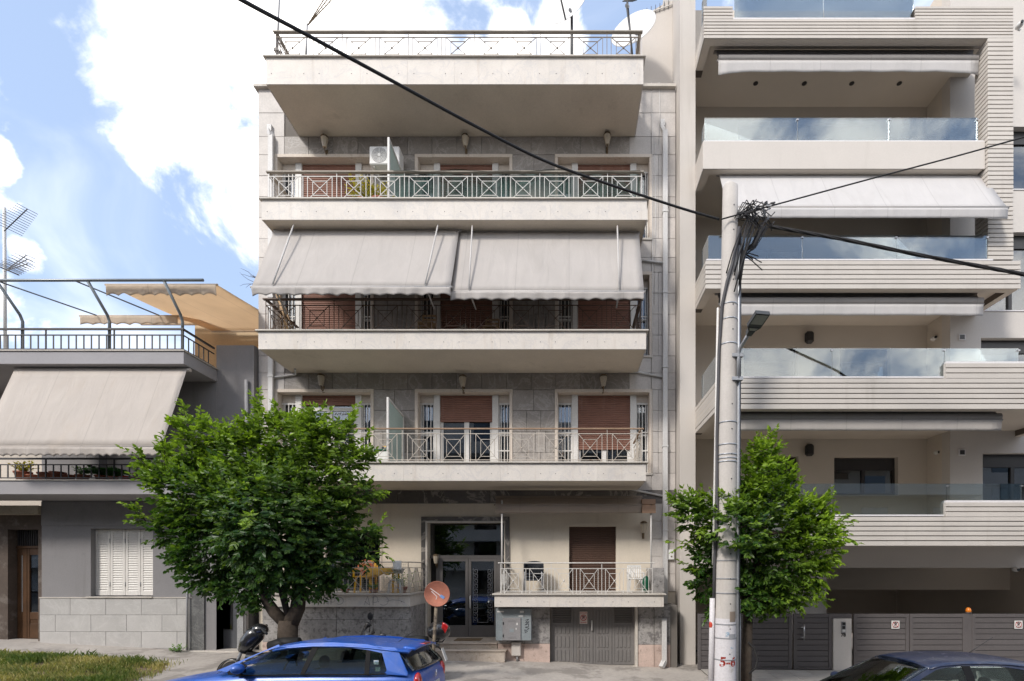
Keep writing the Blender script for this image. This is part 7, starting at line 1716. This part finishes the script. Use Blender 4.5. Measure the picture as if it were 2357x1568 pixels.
obj('floor_body', MB().tube([q_(572,1510), q_(600,1518), q_(640,1515), q_(680,1490)], [0.11,0.13,0.14,0.13], 10), 'scooter_black', t); obj('saddle', MB().tube([q_(620,1488), q_(650,1482), q_(690,1478)], [0.09,0.12,0.09], 10), 'vinyl', t)
QY2 = 10.25
def r_(px, py, dy=0.0): return P(px, py, QY2+dy)
gm = gz(-3.5, QY2); t = thing('motorcycle', 'motorcycle with blue tank, windscreen and black top box behind the blue car', 'motorcycle', (wx(920,QY2), QY2, gm))
for px in (815, 985):
    X = wx(px,QY2); wh = obj('wheel', MB().lathe([(0.22,-0.055),(0.29,-0.05),(0.31,0),(0.29,0.05),(0.22,0.055)], (X, QY2, gm+0.31), 24, 'y'), 'rubber', t); obj('rim', MB().lathe([(0.03,-0.03),(0.22,-0.04),(0.22,0.04),(0.03,0.03)], (X, QY2, gm+0.31), 18, 'y'), 'zinc', wh)
obj('fork', MB().tube([(wx(815,QY2),QY2,gm+0.31), r_(845,1458)], 0.035, 8), 'zinc', t)
glass('screen_smoke', (0.55,0.56,0.58), refl=0.12)
obj('windscreen', MB().grid(lambda u, v: tuple(r_(822+18*v+6*abs(2*u-1),1478-40*v,(u-0.5)*0.34*(1-0.3*v))), 8, 6, True, 0.004), 'screen_smoke', t)
obj('fairing', MB().tube([r_(822,1490), r_(838,1478), r_(852,1470)], [0.10,0.14,0.10], 10), 'scooter_black', t)
obj('dash', MB().tube([r_(838,1450), r_(848,1436), r_(853,1442)], [0.03,0.05,0.035], 8), 'black', t)
obj('handlebar', MB().tube([r_(872,1464,-0.38), r_(852,1462,-0.15), r_(852,1462,0.15), r_(862,1456,0.36)], 0.017, 8), 'black', t)
for (a, b, c) in ((r_(850,1456,0.2), r_(852,1440,0.25), r_(852,1419,0.28)), (r_(868,1470,-0.3), r_(874,1466,-0.36), r_(880,1463,-0.40))):
    mm_ = obj('mirror_stem', MB().tube([a, b, c], 0.009, 6), 'black', t); obj('mirror', MB().ball(c, 0.065, 10, 8, (0.9,0.35,1.25) if c.y > QY2 else (1.1,0.5,0.7)), 'black', t)
mat('tank_blue', (0.02,0.09,0.28), rough=0.2, spec=0.6, coat=0.8, fine=0)
obj('tank', MB().ball(r_(888,1480), 0.2, 14, 10, (1.3,0.85,0.75)), 'tank_blue', t); obj('engine', MB().box(wx(850,QY2), wx(930,QY2), QY2-0.2, QY2+0.2, gm+0.2, gm+0.62, 0.05), 'dark_metal', t)
obj('saddle', MB().tube([r_(905,1484), r_(935,1480), r_(965,1476), r_(985,1474)], [0.10,0.13,0.12,0.08], 12), 'vinyl', t); obj('tail', MB().tube([r_(950,1492), r_(985,1486), r_(1012,1486)], [0.10,0.08,0.04], 10), 'scooter_black', t)
tb = r_(1010,1452); b0 = obj('top_box', MB().ball(tb, 0.235, 18, 12, (1.0,0.95,0.80)), 'scooter_black', t)
obj('box_reflector', MB().grid(lambda u, v: tuple(tb+Vector((0.236*1.0*math.cos(-0.1+1.1*v)*math.sin(1.35-0.75*u+0.0), -0.225*math.cos(1.2*(u-0.15)), 0.0))+Vector((0.006,-0.006,0.10+0.09*v-0.16*u))), 8, 4, True, 0.006), 'lens_red', t)
obj('rack', MB().tube([r_(985,1480), r_(1008,1476), r_(1022,1466)], 0.012, 6).tube([r_(1000,1478,0.1), r_(1018,1478,0.1), r_(1026,1468,0.1)], 0.012, 6), 'black', t)
pl = obj('plate_bracket', MB().bar(r_(1006,1486), r_(1016,1496), 0.03), 'black', t); obj('number_plate', MB().bar(r_(1018,1492,-0.05), r_(1028,1520,-0.05), 0.012, 0.16, up=(0,1,0)), 'sign_white', t)
# ================================================================== across the street, met in the window panes and the sunlight
mat('far_yellow', (0.47,0.42,0.34), rough=0.9, var=0.05); mat('far_white', (0.52,0.50,0.47), rough=0.9, var=0.05); mat('far_grey', (0.40,0.38,0.36), rough=0.9, var=0.05)
def across(label, x0, x1, h, mt, floors):
    t = thing('facing_building', label, 'building', ((x0+x1)/2, -6, gz((x0+x1)/2)))
    obj('wall', MB().box(x0+0.02, x1-0.02, -14, -5.6, -0.5, h), mt, t)
    p1 = None; fh = (h-0.8)/floors
    for f in range(floors):
        z = 0.6+fh*f
        if f: obj('balcony', MB().box(x0+0.6, x1-0.6, -5.6, -4.5, z-0.2, z+0.5), 'far_white', t)
        n = int((x1-x0)/3.2)
        for i in range(n):
            X = x0+(x1-x0)*(i+0.5)/n; c = (X, -5.58, z)
            if p1 is None: p1 = obj('window', MB().box(X-0.7, X+0.7, -5.6, -5.55, z+0.1, z+2.1), 'pane_black', t, origin=c)
            else: dup(p1, c, t)
    return t
across('cream apartment building across the street, mirrored in the entrance glass', -17, 3, 11.6, 'far_white', 6)
across('apartment building across the street beyond the cream one', -44, -17, 10.6, 'far_grey', 5)
across('lower ochre building with a roof terrace across the street', 3, 22, 12.2, 'far_yellow', 4)
across('pale building across the street beyond the ochre one', 22, 46, 12.5, 'far_white', 5)
